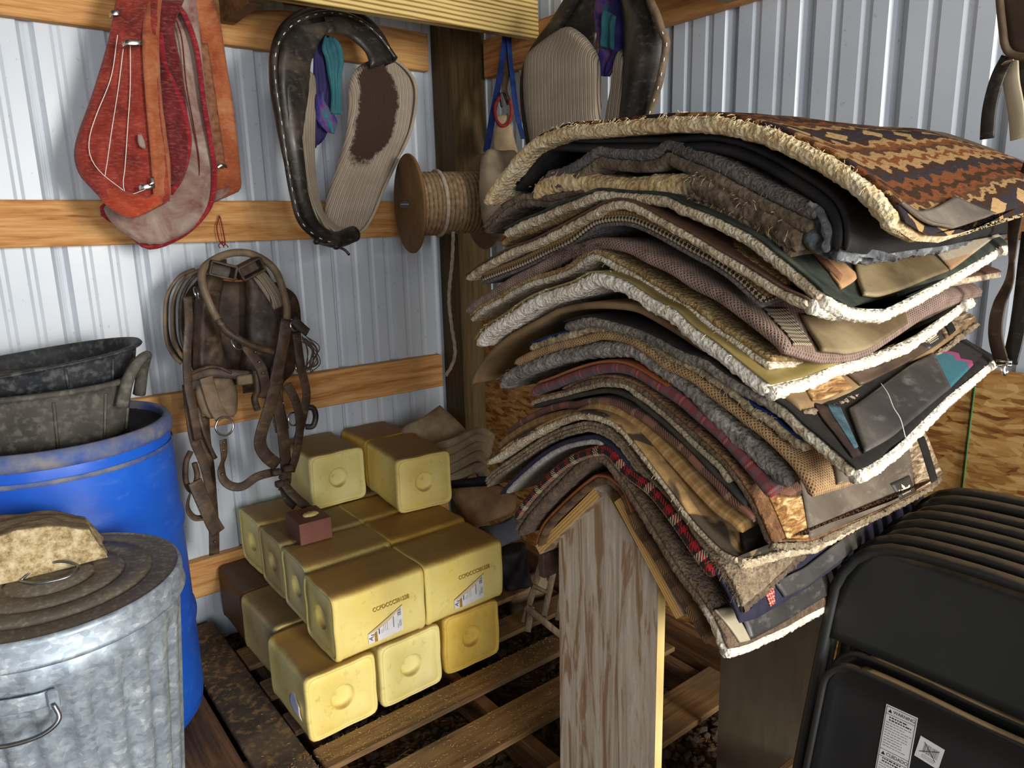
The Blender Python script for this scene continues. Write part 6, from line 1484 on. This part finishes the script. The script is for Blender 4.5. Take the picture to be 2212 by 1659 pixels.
P_ = [(1395, -40, 1.60), (1405, 0, 1.59), (1420, 35, 1.58), (1431, 70, 1.575), (1440, 90, 1.575), (1434, 130, 1.58), (1424, 180, 1.585), (1408, 230, 1.60), (1385, 300, 1.62)]
xp = lambda pts, n: crom([atX(*p) for p in pts], n)
tube('rim_roll', xp(P_, 40), 0.010, M['tan_leather'], c2, 8)
RP = xp([(x, y, d-0.008) for x, y, d in P_], 40)
for q in range(14, 36, 3): tube('stitch', [Vector(RP[q]), Vector(RP[q])+(Vector(RP[q+1])-Vector(RP[q]))*0.8], 0.0018, M['white'], c2, 4)
cl2 = thing('cloth', 'purple and teal cloth tucked into the collar above the saddle pads', 'cloth', atX(1320, 165, 1.63), 'bright cloths stuffed in the collars')
xleaf(cl2, 'purple_fold', [(1300, -30, 1355, -30, 1.64, 1.64), (1288, 20, 1362, 20, 1.63, 1.63), (1286, 60, 1366, 60, 1.62, 1.62), (1296, 110, 1362, 115, 1.62, 1.62), (1286, 140, 1340, 140, 1.62, 1.62), (1298, 165, 1318, 165, 1.62, 1.62)], 0.006, 'bandana', ripple=0.014, rf=15)
xleaf(cl2, 'teal_fold', [(1305, 20, 1330, 35, 1.60, 1.60), (1300, 60, 1326, 70, 1.60, 1.60), (1298, 100, 1328, 108, 1.60, 1.60)], 0.005, 'teal', ripple=0.008, rf=9, m=20)

# ------------------------------------------------------------------ rope spool on the corner post
sp = thing('rope_spool', 'spool of manila rope with fibreboard flanges in front of the corner post', 'rope spool', atY(950, 530, 2.30))
A0 = np.array(atY(888, 441, 2.28)); A1 = np.array(atY(1040, 437, 2.22)); ax = (A1-A0); AL = np.linalg.norm(ax); ax /= AL
e1 = np.array([0, 0, 1.0])-ax*ax[2]; e1 /= np.linalg.norm(e1); e2 = np.cross(ax, e1)
def cyl_ring(s_, r, n): return [A0+ax*s_+r*(math.cos(2*PI*k/n)*e1+math.sin(2*PI*k/n)*e2) for k in range(n)]
def disc(name, s_, r, th, mat):
    n = 56; V = []; Fs = []
    for (ss, rr_) in ((0, 0.012), (0, r-0.003), (th*0.3, r), (th*0.7, r), (th, r-0.003), (th, 0.012)): V += cyl_ring(s_+ss, rr_, n)
    for i in range(5):
        for q in range(n): Fs.append([i*n+q, i*n+(q+1) % n, (i+1)*n+(q+1) % n, (i+1)*n+q])
    mk(name, V, Fs, mat, sp)
FR, RR = 0.172, 0.102
disc('flange', -0.012, FR, 0.012, M['fibreboard']); disc('flange', AL, FR, 0.012, M['fibreboard'])
nw = 17; rp = AL/nw/2
def wound(name, s_, R_, r, mat, sl=0.0):
    """one turn of three-strand rope"""
    V = []; Fs = []; n = 90; m_ = 10
    for i in range(n):
        a = 2*PI*i/n; c = A0+ax*(s_+sl*i/n)+R_*(math.cos(a)*e1+math.sin(a)*e2); rad = math.cos(a)*e1+math.sin(a)*e2
        for k in range(m_):
            b = 2*PI*k/m_; rr_ = r*(1+0.16*math.cos(3*b+a*26)); V.append(c+rr_*(math.cos(b)*rad+math.sin(b)*ax))
    for i in range(n):
        for k in range(m_): Fs.append([i*m_+k, ((i+1) % n)*m_+k, ((i+1) % n)*m_+(k+1) % m_, i*m_+(k+1) % m_])
    mk(name, V, Fs, mat, sp)
for q in range(nw): wound('rope_turn', rp*(2*q+1), RR, rp*1.08, M['rope'])
wound('loose_turn', AL*0.36, RR+rp*1.3, rp*0.9, M['rope_lt'], 0.0)
V, Fs = tube_geo([A0, A1], RR-rp*0.4, 40); mk('core', V, Fs, M['rope'], sp)
def twisted(name, P, r, mat, par, tw_=60):
    P = np.array([tuple(p) for p in P]); T_, N_, B_ = frames(P); V = []; Fs = []; m_ = 10
    for i in range(len(P)):
        for k in range(m_):
            b = 2*PI*k/m_; rr_ = r*(1+0.18*math.cos(3*b+i*0.9)); V.append(P[i]+rr_*(math.cos(b)*N_[i]+math.sin(b)*B_[i]))
    for i in range(len(P)-1):
        for k in range(m_): Fs.append([i*m_+k, (i+1)*m_+k, (i+1)*m_+(k+1) % m_, i*m_+(k+1) % m_])
    Fs.append(list(range(m_))); Fs.append([(len(P)-1)*m_+k for k in range(m_)][::-1])
    return mk(name, V, Fs, mat, par)
twisted('rope_end', crom([atY(979, 500, 2.19), atY(977, 560, 2.20), atY(970, 640, 2.23), atY(975, 700, 2.25), atY(983, 755, 2.26), atY(978, 785, 2.26), atY(963, 812, 2.25)], 110), 0.0065, M['rope_lt'], sp)
tube('axle', [A0-ax*0.04, A1+ax*0.10], 0.010, M['wire'], sp, 10)

# ------------------------------------------------------------------ feed bag, halters beside the post
fb = thing('canvas_nosebag', 'dirty canvas nosebag hanging beside the corner post', 'bag', atY(1080, 480, 2.30))
leaf('bag', [(1046, 330, 1110, 325, 2.08, 2.06), (1038, 345, 1116, 345, 2.07, 2.05), (1035, 390, 1120, 390, 2.06, 2.04), (1037, 440, 1120, 440, 2.06, 2.04), (1046, 490, 1115, 490, 2.07, 2.05), (1065, 510, 1105, 512, 2.08, 2.06)], 0.06, M['canvas_dk'], fb, ripple=0.006, rf=8)
leaf('bag_flap', [(1072, 250, 1098, 245, 2.230, 2.230), (1068, 290, 1108, 285, 2.220, 2.220), (1066, 335, 1120, 330, 2.205, 2.210)], 0.02, M['canvas'], fb, ripple=0.004, rf=6, m=20)
ribbon('strap', crom([atY(1092, 70, 2.260), atY(1082, 150, 2.250), atY(1066, 240, 2.220), atY(1050, 330, 2.160)], 24), 0.030, 0.004, (1, 0.25, 0.1), M['blue_web'], fb)
ribbon('strap', crom([atY(1098, 70, 2.260), atY(1105, 150, 2.250), atY(1116, 240, 2.230), atY(1130, 300, 2.210)], 24), 0.030, 0.004, (1, 0.25, -0.1), M['blue_web'], fb)
tube('red_loop', crom([atY(1079, 210, 2.205), atY(1070, 230, 2.200), atY(1072, 258, 2.200), atY(1086, 272, 2.195), atY(1101, 262, 2.200), atY(1105, 235, 2.205), atY(1100, 215, 2.210)], 30), 0.006, M['red_cord'], fb, 7)
hl = thing('halter', 'brown leather halter straps hanging behind the blue webbing', 'halter', atY(1110, 260, 2.240))
ribbon('strap', crom([atY(1095, 60, 2.280), atY(1098, 140, 2.260), atY(1090, 190, 2.240), atY(1100, 225, 2.240)], 20), 0.028, 0.005, (1, 0.2, 0.2), M['brn_leather'], hl)
ribbon('strap', crom([atY(1105, 90, 2.280), atY(1120, 130, 2.260), atY(1130, 190, 2.240), atY(1128, 260, 2.240)], 20), 0.022, 0.005, (1, 0.2, -0.3), M['tan_leather'], hl)
ribbon('hook_loop', crom([atY(1084, 232, 2.220), atY(1080, 205, 2.220), atY(1090, 200, 2.220), atY(1098, 222, 2.220)], 14), 0.014, 0.004, (0.3, 1, 0), M['brn_leather'], hl)

# ------------------------------------------------------------------ harness bundle on the left wall
hn = thing('harness', 'dark brown leather harness and bridle straps hanging in a bundle', 'harness', atY(520, 1200, 2.35))
def hs(name, pts, w, mat='brn_leather', th=0.005, side=(1, 0.15, 0), n=40): return ribbon(name, crom([atY(*p) for p in pts], n), w, th, side, M[mat], hn)
leaf('collar_back', [(430, 600, 600, 610, 2.50, 2.50), (400, 640, 640, 640, 2.50, 2.50), (395, 700, 650, 700, 2.50, 2.5), (410, 780, 640, 790, 2.5, 2.5), (430, 830, 610, 830, 2.5, 2.5)], 0.03, M['brn_leather'], hn)
# folded traces at the far left: three stacked loops
for q, (dx, dd) in enumerate(((0, 2.48), (16, 2.46), (32, 2.44))):
    hs('folded_trace', [(418+dx, 582, dd), (385+dx, 600, dd), (362+dx, 640, dd), (358+dx, 690, dd), (362+dx, 735, dd), (376+dx, 765, dd), (392+dx, 780, dd)], 0.05-0.008*q, 'tan_leather' if q < 2 else 'brn_leather', 0.010, (0.4, 1, 0.1))
# hame pads forming the arch
leaf('left_hame', [(455, 560, 490, 560, 2.42, 2.42), (436, 605, 480, 600, 2.40, 2.42), (425, 650, 470, 650, 2.39, 2.41), (420, 710, 468, 700, 2.38, 2.40), (418, 770, 480, 760, 2.38, 2.40), (420, 820, 495, 810, 2.38, 2.40)], 0.06, M['brn_leather'], hn, amp=0.004)
leaf('right_hame', [(520, 570, 560, 565, 2.42, 2.42), (530, 610, 585, 600, 2.42, 2.41), (530, 660, 600, 650, 2.42, 2.40), (530, 720, 605, 710, 2.42, 2.40), (520, 780, 610, 770, 2.42, 2.40), (525, 850, 600, 840, 2.42, 2.41)], 0.055, M['brn_leather'], hn, amp=0.004)
leaf('ribbed_pad', [(540, 590, 566, 584, 2.37, 2.38), (556, 612, 585, 606, 2.36, 2.38), (575, 640, 602, 630, 2.36, 2.38), (592, 670, 612, 660, 2.37, 2.38)], 0.03, M['ticking'], hn, m=20)
# box loops at the top
for pts, ang in (((455, 578, 500, 590), 0.30), ((518, 590, 560, 572), -0.42)):
    c = atY((pts[0]+pts[2])/2, (pts[1]+pts[3])/2, 2.31); Rm = Matrix.Rotation(ang, 3, 'Y')
    V, Fs = join(box_geo(c+Rm @ Vector((0, 0, 0.020)), (0.080, 0.055, 0.008), 0.002, Rm), box_geo(c+Rm @ Vector((0, 0, -0.020)), (0.080, 0.055, 0.008), 0.002, Rm), box_geo(c+Rm @ Vector((-0.038, 0, 0)), (0.008, 0.055, 0.040), 0.002, Rm), box_geo(c+Rm @ Vector((0.038, 0, 0)), (0.008, 0.055, 0.040), 0.002, Rm), box_geo(c+Vector((0, 0.024, 0)), (0.07, 0.006, 0.036), 0.001, Rm))
    mk('box_loop', V, Fs, M['brn_leather'], hn, smooth=False)
hs('orange_binding', [(482, 604, 2.30), (510, 607, 2.295), (532, 605, 2.30)], 0.006, 'orange_lea', 0.004, (0, 0, 1), 8)
# padded rounded rein making the big loop
def ht(name, pts, r, mat='brn_leather', n=50): return tube(name, crom([atY(*p) for p in pts], n), r, M[mat], hn, 9)
ht('padded_rein', [(470, 690, 2.27), (452, 655, 2.28), (437, 610, 2.29), (440, 580, 2.30), (465, 560, 2.32), (500, 547, 2.33), (540, 548, 2.33), (575, 565, 2.32), (598, 590, 2.31), (612, 630, 2.30), (620, 665, 2.29), (618, 700, 2.28)], 0.012, 'tan_leather', 70)
ht('padded_rein', [(470, 690, 2.27), (490, 715, 2.26), (525, 738, 2.255), (560, 752, 2.255), (590, 760, 2.26)], 0.012)
hs('cheek_strap', [(405, 640, 2.33), (408, 700, 2.32), (404, 760, 2.31), (406, 830, 2.31), (418, 890, 2.31), (428, 950, 2.32)], 0.026)
hs('trace_strap', [(404, 830, 2.335), (412, 900, 2.335), (420, 950, 2.335), (440, 1000, 2.34), (452, 1050, 2.34), (452, 1100, 2.34)], 0.030)
hs('long_strap', [(440, 900, 2.35), (445, 960, 2.35), (452, 1010, 2.35), (458, 1080, 2.36), (462, 1140, 2.37), (463, 1198, 2.37)], 0.034)
hs('loose_end', [(428, 880, 2.33), (440, 930, 2.32), (458, 975, 2.33), (466, 990, 2.335)], 0.012)
ht('coiled_strap', [(412, 975, 2.31), (402, 1000, 2.30), (402, 1040, 2.30), (415, 1060, 2.30), (426, 1030, 2.30), (420, 1000, 2.30)], 0.009)
hs('hanging_tab', [(420, 1040, 2.28), (440, 1085, 2.27), (460, 1130, 2.27), (472, 1150, 2.27)], 0.045, 'brn_leather', 0.006)
hs('curled_tab', [(420, 1045, 2.30), (408, 1075, 2.29), (406, 1100, 2.29), (420, 1118, 2.285), (442, 1118, 2.28)], 0.030, 'brn_leather', 0.006, (0.5, 1, 0.2))
# saddle pad / blinker plates
leaf('blinker', [(428, 820, 500, 812, 2.33, 2.33), (424, 850, 512, 845, 2.32, 2.33), (435, 890, 512, 885, 2.32, 2.33), (452, 905, 505, 900, 2.325, 2.33)], 0.02, M['tan_leather'], hn, m=22)
hs('broad_tab', [(445, 815, 2.30), (455, 850, 2.30), (465, 880, 2.30), (480, 905, 2.30)], 0.042, 'tan_leather', 0.006)
hs('cross_strap', [(412, 815, 2.33), (450, 806, 2.31), (500, 808, 2.30), (545, 812, 2.30)], 0.030, 'brn_leather', 0.008, (0, 0.1, 1))
ht('round_strap', [(412, 808, 2.32), (440, 796, 2.30), (470, 793, 2.30), (500, 806, 2.30)], 0.006)
V, Fs = box_geo(atY(530, 820, 2.29), (0.055, 0.02, 0.032), 0.004); mk('keeper', V, Fs, M['tan_leather'], hn, smooth=False)
def ring(c, r, w, nrm, mat='chrome'):
    nrm = np.array(nrm, float); nrm /= np.linalg.norm(nrm); a = np.cross(nrm, [0, 0, 1.0]); a /= np.linalg.norm(a); b = np.cross(nrm, a)
    P = [np.array(c)+r*(math.cos(t)*a+math.sin(t)*b) for t in np.linspace(0, 2*PI, 28, endpoint=False)]
    V, Fs = tube_geo(P, w, 7, True); return mk('ring', V, Fs, M[mat], hn)
ring(atY(485, 921, 2.285), 0.029, 0.0035, (0.2, -1, 0.1)); ring(atY(636, 703, 2.27), 0.018, 0.003, (0.5, -1, 0.1)); ring(atY(513, 742, 2.25), 0.020, 0.003, (0.6, -1, 0.5)); ring(atY(425, 635, 2.32), 0.020, 0.003, (1, -0.5, 0.2)); ring(atY(634, 905, 2.29), 0.022, 0.003, (0.4, -1, 0.1)); ring(atY(641, 795, 2.29), 0.014, 0.0025, (1, -0.6, 0.1))
hs('buckle_strap', [(482, 950, 2.285), (484, 985, 2.285), (478, 1010, 2.29), (482, 1035, 2.285), (500, 1050, 2.28), (525, 1050, 2.28), (555, 1030, 2.29), (590, 1020, 2.30)], 0.028, 'brn_leather', 0.005, (0.6, 0.3, 0.6))
hs('holed_strap', [(530, 745, 2.255), (550, 775, 2.25), (566, 800, 2.25), (574, 840, 2.255), (568, 860, 2.26)], 0.034, 'brn_leather', 0.005)
ht('tie_knot', [(552, 800, 2.27), (556, 840, 2.265), (550, 862, 2.26), (556, 885, 2.265)], 0.011)
hs('breeching_strap', [(620, 690, 2.27), (612, 740, 2.26), (600, 800, 2.26), (585, 870, 2.26), (566, 930, 2.265), (562, 960, 2.27), (575, 985, 2.27), (600, 1005, 2.275)], 0.042, 'brn_leather', 0.006)
hs('side_strap', [(640, 720, 2.29), (650, 790, 2.29), (662, 850, 2.29), (655, 900, 2.29), (640, 960, 2.30)], 0.030)
hs('side_strap', [(590, 840, 2.30), (605, 900, 2.30), (614, 960, 2.30), (618, 1030, 2.31), (612, 1060, 2.31)], 0.040)
hs('side_strap', [(620, 830, 2.29), (640, 870, 2.285), (648, 920, 2.285), (640, 980, 2.29), (628, 1020, 2.30)], 0.030)
hs('side_strap', [(600, 790, 2.31), (596, 860, 2.31), (610, 930, 2.31)], 0.05)
hs('buckle_tab', [(632, 690, 2.27), (650, 706, 2.265), (664, 718, 2.265)], 0.030, 'brn_leather', 0.012, (0, 0.3, 1), 12)
hs('tail_strap', [(612, 1040, 2.28), (625, 1060, 2.27), (645, 1080, 2.26), (662, 1094, 2.26)], 0.030)
hs('tail_strap', [(612, 1040, 2.30), (624, 1075, 2.30), (640, 1090, 2.30)], 0.04, 'blk_leather')
ht('hook_loop', [(660, 880, 2.30), (676, 882, 2.295), (682, 900, 2.295), (676, 920, 2.295), (660, 922, 2.30)], 0.010, 'blk_leather')
for c in ((598, 1020), (612, 1028), (604, 1045), (622, 1012)):
    V, Fs = box_geo(atY(c[0], c[1], 2.275), (0.03, 0.02, 0.022), 0.004, Matrix.Rotation(c[0] % 3-1, 3, 'Y')); mk('buckle_block', V, Fs, M['brn_leather'], hn, smooth=False)
for q in range(14):
    r_ = random.Random(q); x0 = 650+r_.uniform(0, 12)
    ht('loose_cord', [(x0, 725+q, 2.30), (x0+8+r_.uniform(0, 22), 750+r_.uniform(0, 10), 2.29), (x0+12+r_.uniform(-6, 24), 785, 2.285), (x0+4+r_.uniform(-6, 14), 800+r_.uniform(-5, 6), 2.29)], 0.0018, 'brn_leather', 18)
for (x, y, d) in ((484, 955, 2.279), (483, 972, 2.279), (480, 1024, 2.281), (552, 760, 2.243), (560, 782, 2.243), (568, 805, 2.243), (464, 1170, 2.363), (612, 870, 2.245), (630, 690, 2.262)):
    V, Fs = lathe_geo([(0.0, 0.003), (0.004, 0.002), (0.0045, -0.002), (0, -0.003)], atY(x, y, d), 8); mk('rivet', V, Fs, M['wire'], hn)

# ------------------------------------------------------------------ things in the dark corner behind the salt
cv = thing('folded_tarp', 'crumpled beige canvas tarp heaped behind the salt blocks', 'tarp', rel(1.45, 2.42, -1.385))
leaf('flat_fold', [(870, 930, 950, 875, 2.46, 2.42), (862, 960, 985, 905, 2.42, 2.38), (900, 1000, 1010, 935, 2.36, 2.33), (940, 1030, 1035, 985, 2.32, 2.30)], 0.05, M['canvas'], cv, ripple=0.006, rf=7, m=30)
for q, (y0, y1) in enumerate(((945, 925), (962, 938), (980, 955), (1000, 975), (1022, 1000))):
    leaf('crumpled_fold', [(930+6*q, y0+18, 930+6*q, y0+36, 2.30-.01*q, 2.28-.01*q), (975, y0+2, 980, y0+26, 2.27-.01*q, 2.25-.01*q), (1020, y1, 1030, y1+22, 2.26-.01*q, 2.24-.01*q), (1050-3*q, y1+8, 1055-3*q, y1+34, 2.27-.01*q, 2.25-.01*q), (1058-3*q, y1+24, 1058-3*q, y1+38, 2.29-.01*q, 2.28-.01*q)], 0.04, M['canvas_dk'], cv, ripple=0.009, rf=5, m=34, n=12)
def sack(label, rows, mat, th=0.07, txt=None):
    o = leaf('feed_sack', rows, th, mat, None, ripple=0.007, rf=6); tag(o, label, 'sack', 'sacks heaped in the corner'); return o
s1 = sack('brown paper feed sack with dark print, lying under the pad pile', [(965, 1062, 1080, 1050, 2.15, 2.05), (985, 1090, 1110, 1070, 2.10, 2.0), (1000, 1120, 1115, 1095, 2.06, 1.98), (1010, 1140, 1100, 1115, 2.05, 1.98)], M['sack'])
s2 = sack('dark blue sack with letters, above the brown paper one', [(960, 1040, 1050, 1030, 2.22, 2.12), (985, 1062, 1090, 1055, 2.18, 2.08), (1010, 1085, 1100, 1070, 2.14, 2.05)], M['sack_blue'], 0.04)
s3 = sack('grey-blue sack under the brown paper one', [(1035, 1150, 1110, 1115, 2.05, 1.95), (1050, 1165, 1125, 1140, 2.0, 1.93), (1065, 1185, 1125, 1165, 1.98, 1.92)], M['sack_grey'])
s4 = sack('black plastic sack at the bottom of the heap', [(1050, 1190, 1135, 1175, 2.10, 2.0), (1070, 1230, 1140, 1215, 2.08, 2.0), (1090, 1270, 1150, 1260, 2.06, 2.0)], M['neoprene'], 0.10)
s5 = sack('dusty canvas sack on the pallet behind the wooden lattice', [(1095, 1260, 1175, 1235, 2.12, 2.0), (1095, 1310, 1190, 1290, 2.10, 2.0), (1100, 1350, 1190, 1340, 2.08, 2.0)], M['canvas_dk'], 0.12)
c = atY(1066, 1074, 2.045)
text_mesh('printed_letters', 'NUT', 0.022, Matrix.Translation(c+Vector((0.0, -0.036, 0.0))) @ Matrix.Rotation(PI/2, 4, 'X') @ Matrix.Rotation(0.35, 4, 'Z'), M['ink_grey'], s2, 0.0006)
# wooden lattice frame leaning behind the rack board
lt = thing('lattice_frame', 'small grey wooden lattice frame leaning behind the rack', 'lattice', atY(1170, 1390, 1.78))
def slat(a, b, w=0.022): 
    a, b = Vector(a), Vector(b)
    P = [a, a.lerp(b, .5), b]; return ribbon('slat', P, w, 0.010, (0.8, -0.6, 0.2), M['lattice'], lt)
slat(atY(1175, 1195, 1.80), atY(1132, 1345, 1.76)); slat(atY(1203, 1200, 1.78), atY(1175, 1330, 1.74)); slat(atY(1135, 1310, 1.75), atY(1215, 1375, 1.66)); slat(atY(1165, 1225, 1.79), atY(1190, 1240, 1.77), 0.014); slat(atY(1150, 1265, 1.77), atY(1182, 1280, 1.75), 0.014); slat(atY(1148, 1310, 1.75), atY(1140, 1365, 1.73)); slat(atY(1225, 1215, 1.76), atY(1205, 1340, 1.72))

# ------------------------------------------------------------------ straps and saddle skirt at the far right
st = thing('leather_strap', 'long black leather strap with steel buckle hanging at the far right', 'strap', atX(2170, 795, 1.45))
ribbon('strap', crom([atX(2236, 330, 1.45), atX(2205, 420, 1.45), atX(2190, 500, 1.45), atX(2182, 600, 1.455), atX(2158, 660, 1.45), atX(2150, 720, 1.445), atX(2162, 775, 1.44), atX(2172, 786, 1.44)], 50), 0.024, 0.004, [(0.2, 1, 0), (0.2, 1, 0), (0.9, 0.6, 0), (0.3, 1, 0.2), (0.2, 1, 0.2)], M['brn_leather'], st)
ribbon('strap_tail', crom([atX(2225, 500, 1.46), atX(2215, 580, 1.46), atX(2208, 640, 1.46), atX(2196, 720, 1.455), atX(2180, 786, 1.445)], 30), 0.026, 0.004, (0.2, 1, 0.1), M['blk_leather'], st)
b_ = [atX(2153, 778, 1.435), atX(2186, 782, 1.435), atX(2186, 790, 1.435), atX(2153, 788, 1.435)]
tube('buckle', b_, 0.003, M['chrome'], st, 7, True)
tube('buckle_hook', crom([atX(2170, 789, 1.435), atX(2167, 800, 1.433), atX(2171, 809, 1.435), atX(2175, 800, 1.437)], 14), 0.004, M['chrome'], st, 7)
sk = thing('saddle_fender', 'dark brown leather saddle fender at the upper right corner', 'saddle fender', atX(2200, 125, 1.42))
leaf('fender', [(2155, -80, 2330, -80, 1.42, 1.40), (2160, 0, 2330, 0, 1.41, 1.39), (2166, 60, 2330, 60, 1.41, 1.39), (2172, 100, 2320, 110, 1.41, 1.39), (2190, 118, 2290, 130, 1.41, 1.39)], 0.022, M['brown_lea'], sk, depth='X')
tube('rolled_edge', crom([atX(2155, -80, 1.40), atX(2160, 0, 1.395), atX(2166, 60, 1.39), atX(2172, 100, 1.39), atX(2190, 119, 1.39), atX(2240, 126, 1.38)], 30), 0.006, M['tan_leather'], sk, 7)
ribbon('stirrup_strap', crom([atX(2178, 122, 1.43), atX(2158, 160, 1.43), atX(2145, 200, 1.43), atX(2136, 245, 1.43), atX(2132, 300, 1.43)], 24), 0.022, 0.005, (0.1, 1, 0.2), M['blk_leather'], sk)
ribbon('stirrup_strap', crom([atX(2182, 130, 1.44), atX(2185, 180, 1.44), atX(2195, 235, 1.44), atX(2200, 300, 1.44)], 24), 0.024, 0.005, (0.1, 1, 0.2), M['beige_lea'], sk)
ribbon('stirrup_strap', crom([atX(2200, 125, 1.45), atX(2215, 180, 1.45), atX(2225, 260, 1.45)], 20), 0.030, 0.005, (0.1, 1, 0.2), M['blk_leather'], sk)
tube('buckle_ring', crom([atX(2166, 141, 1.425), atX(2176, 133, 1.42), atX(2190, 128, 1.42)], 10), 0.003, M['chrome'], sk, 6)
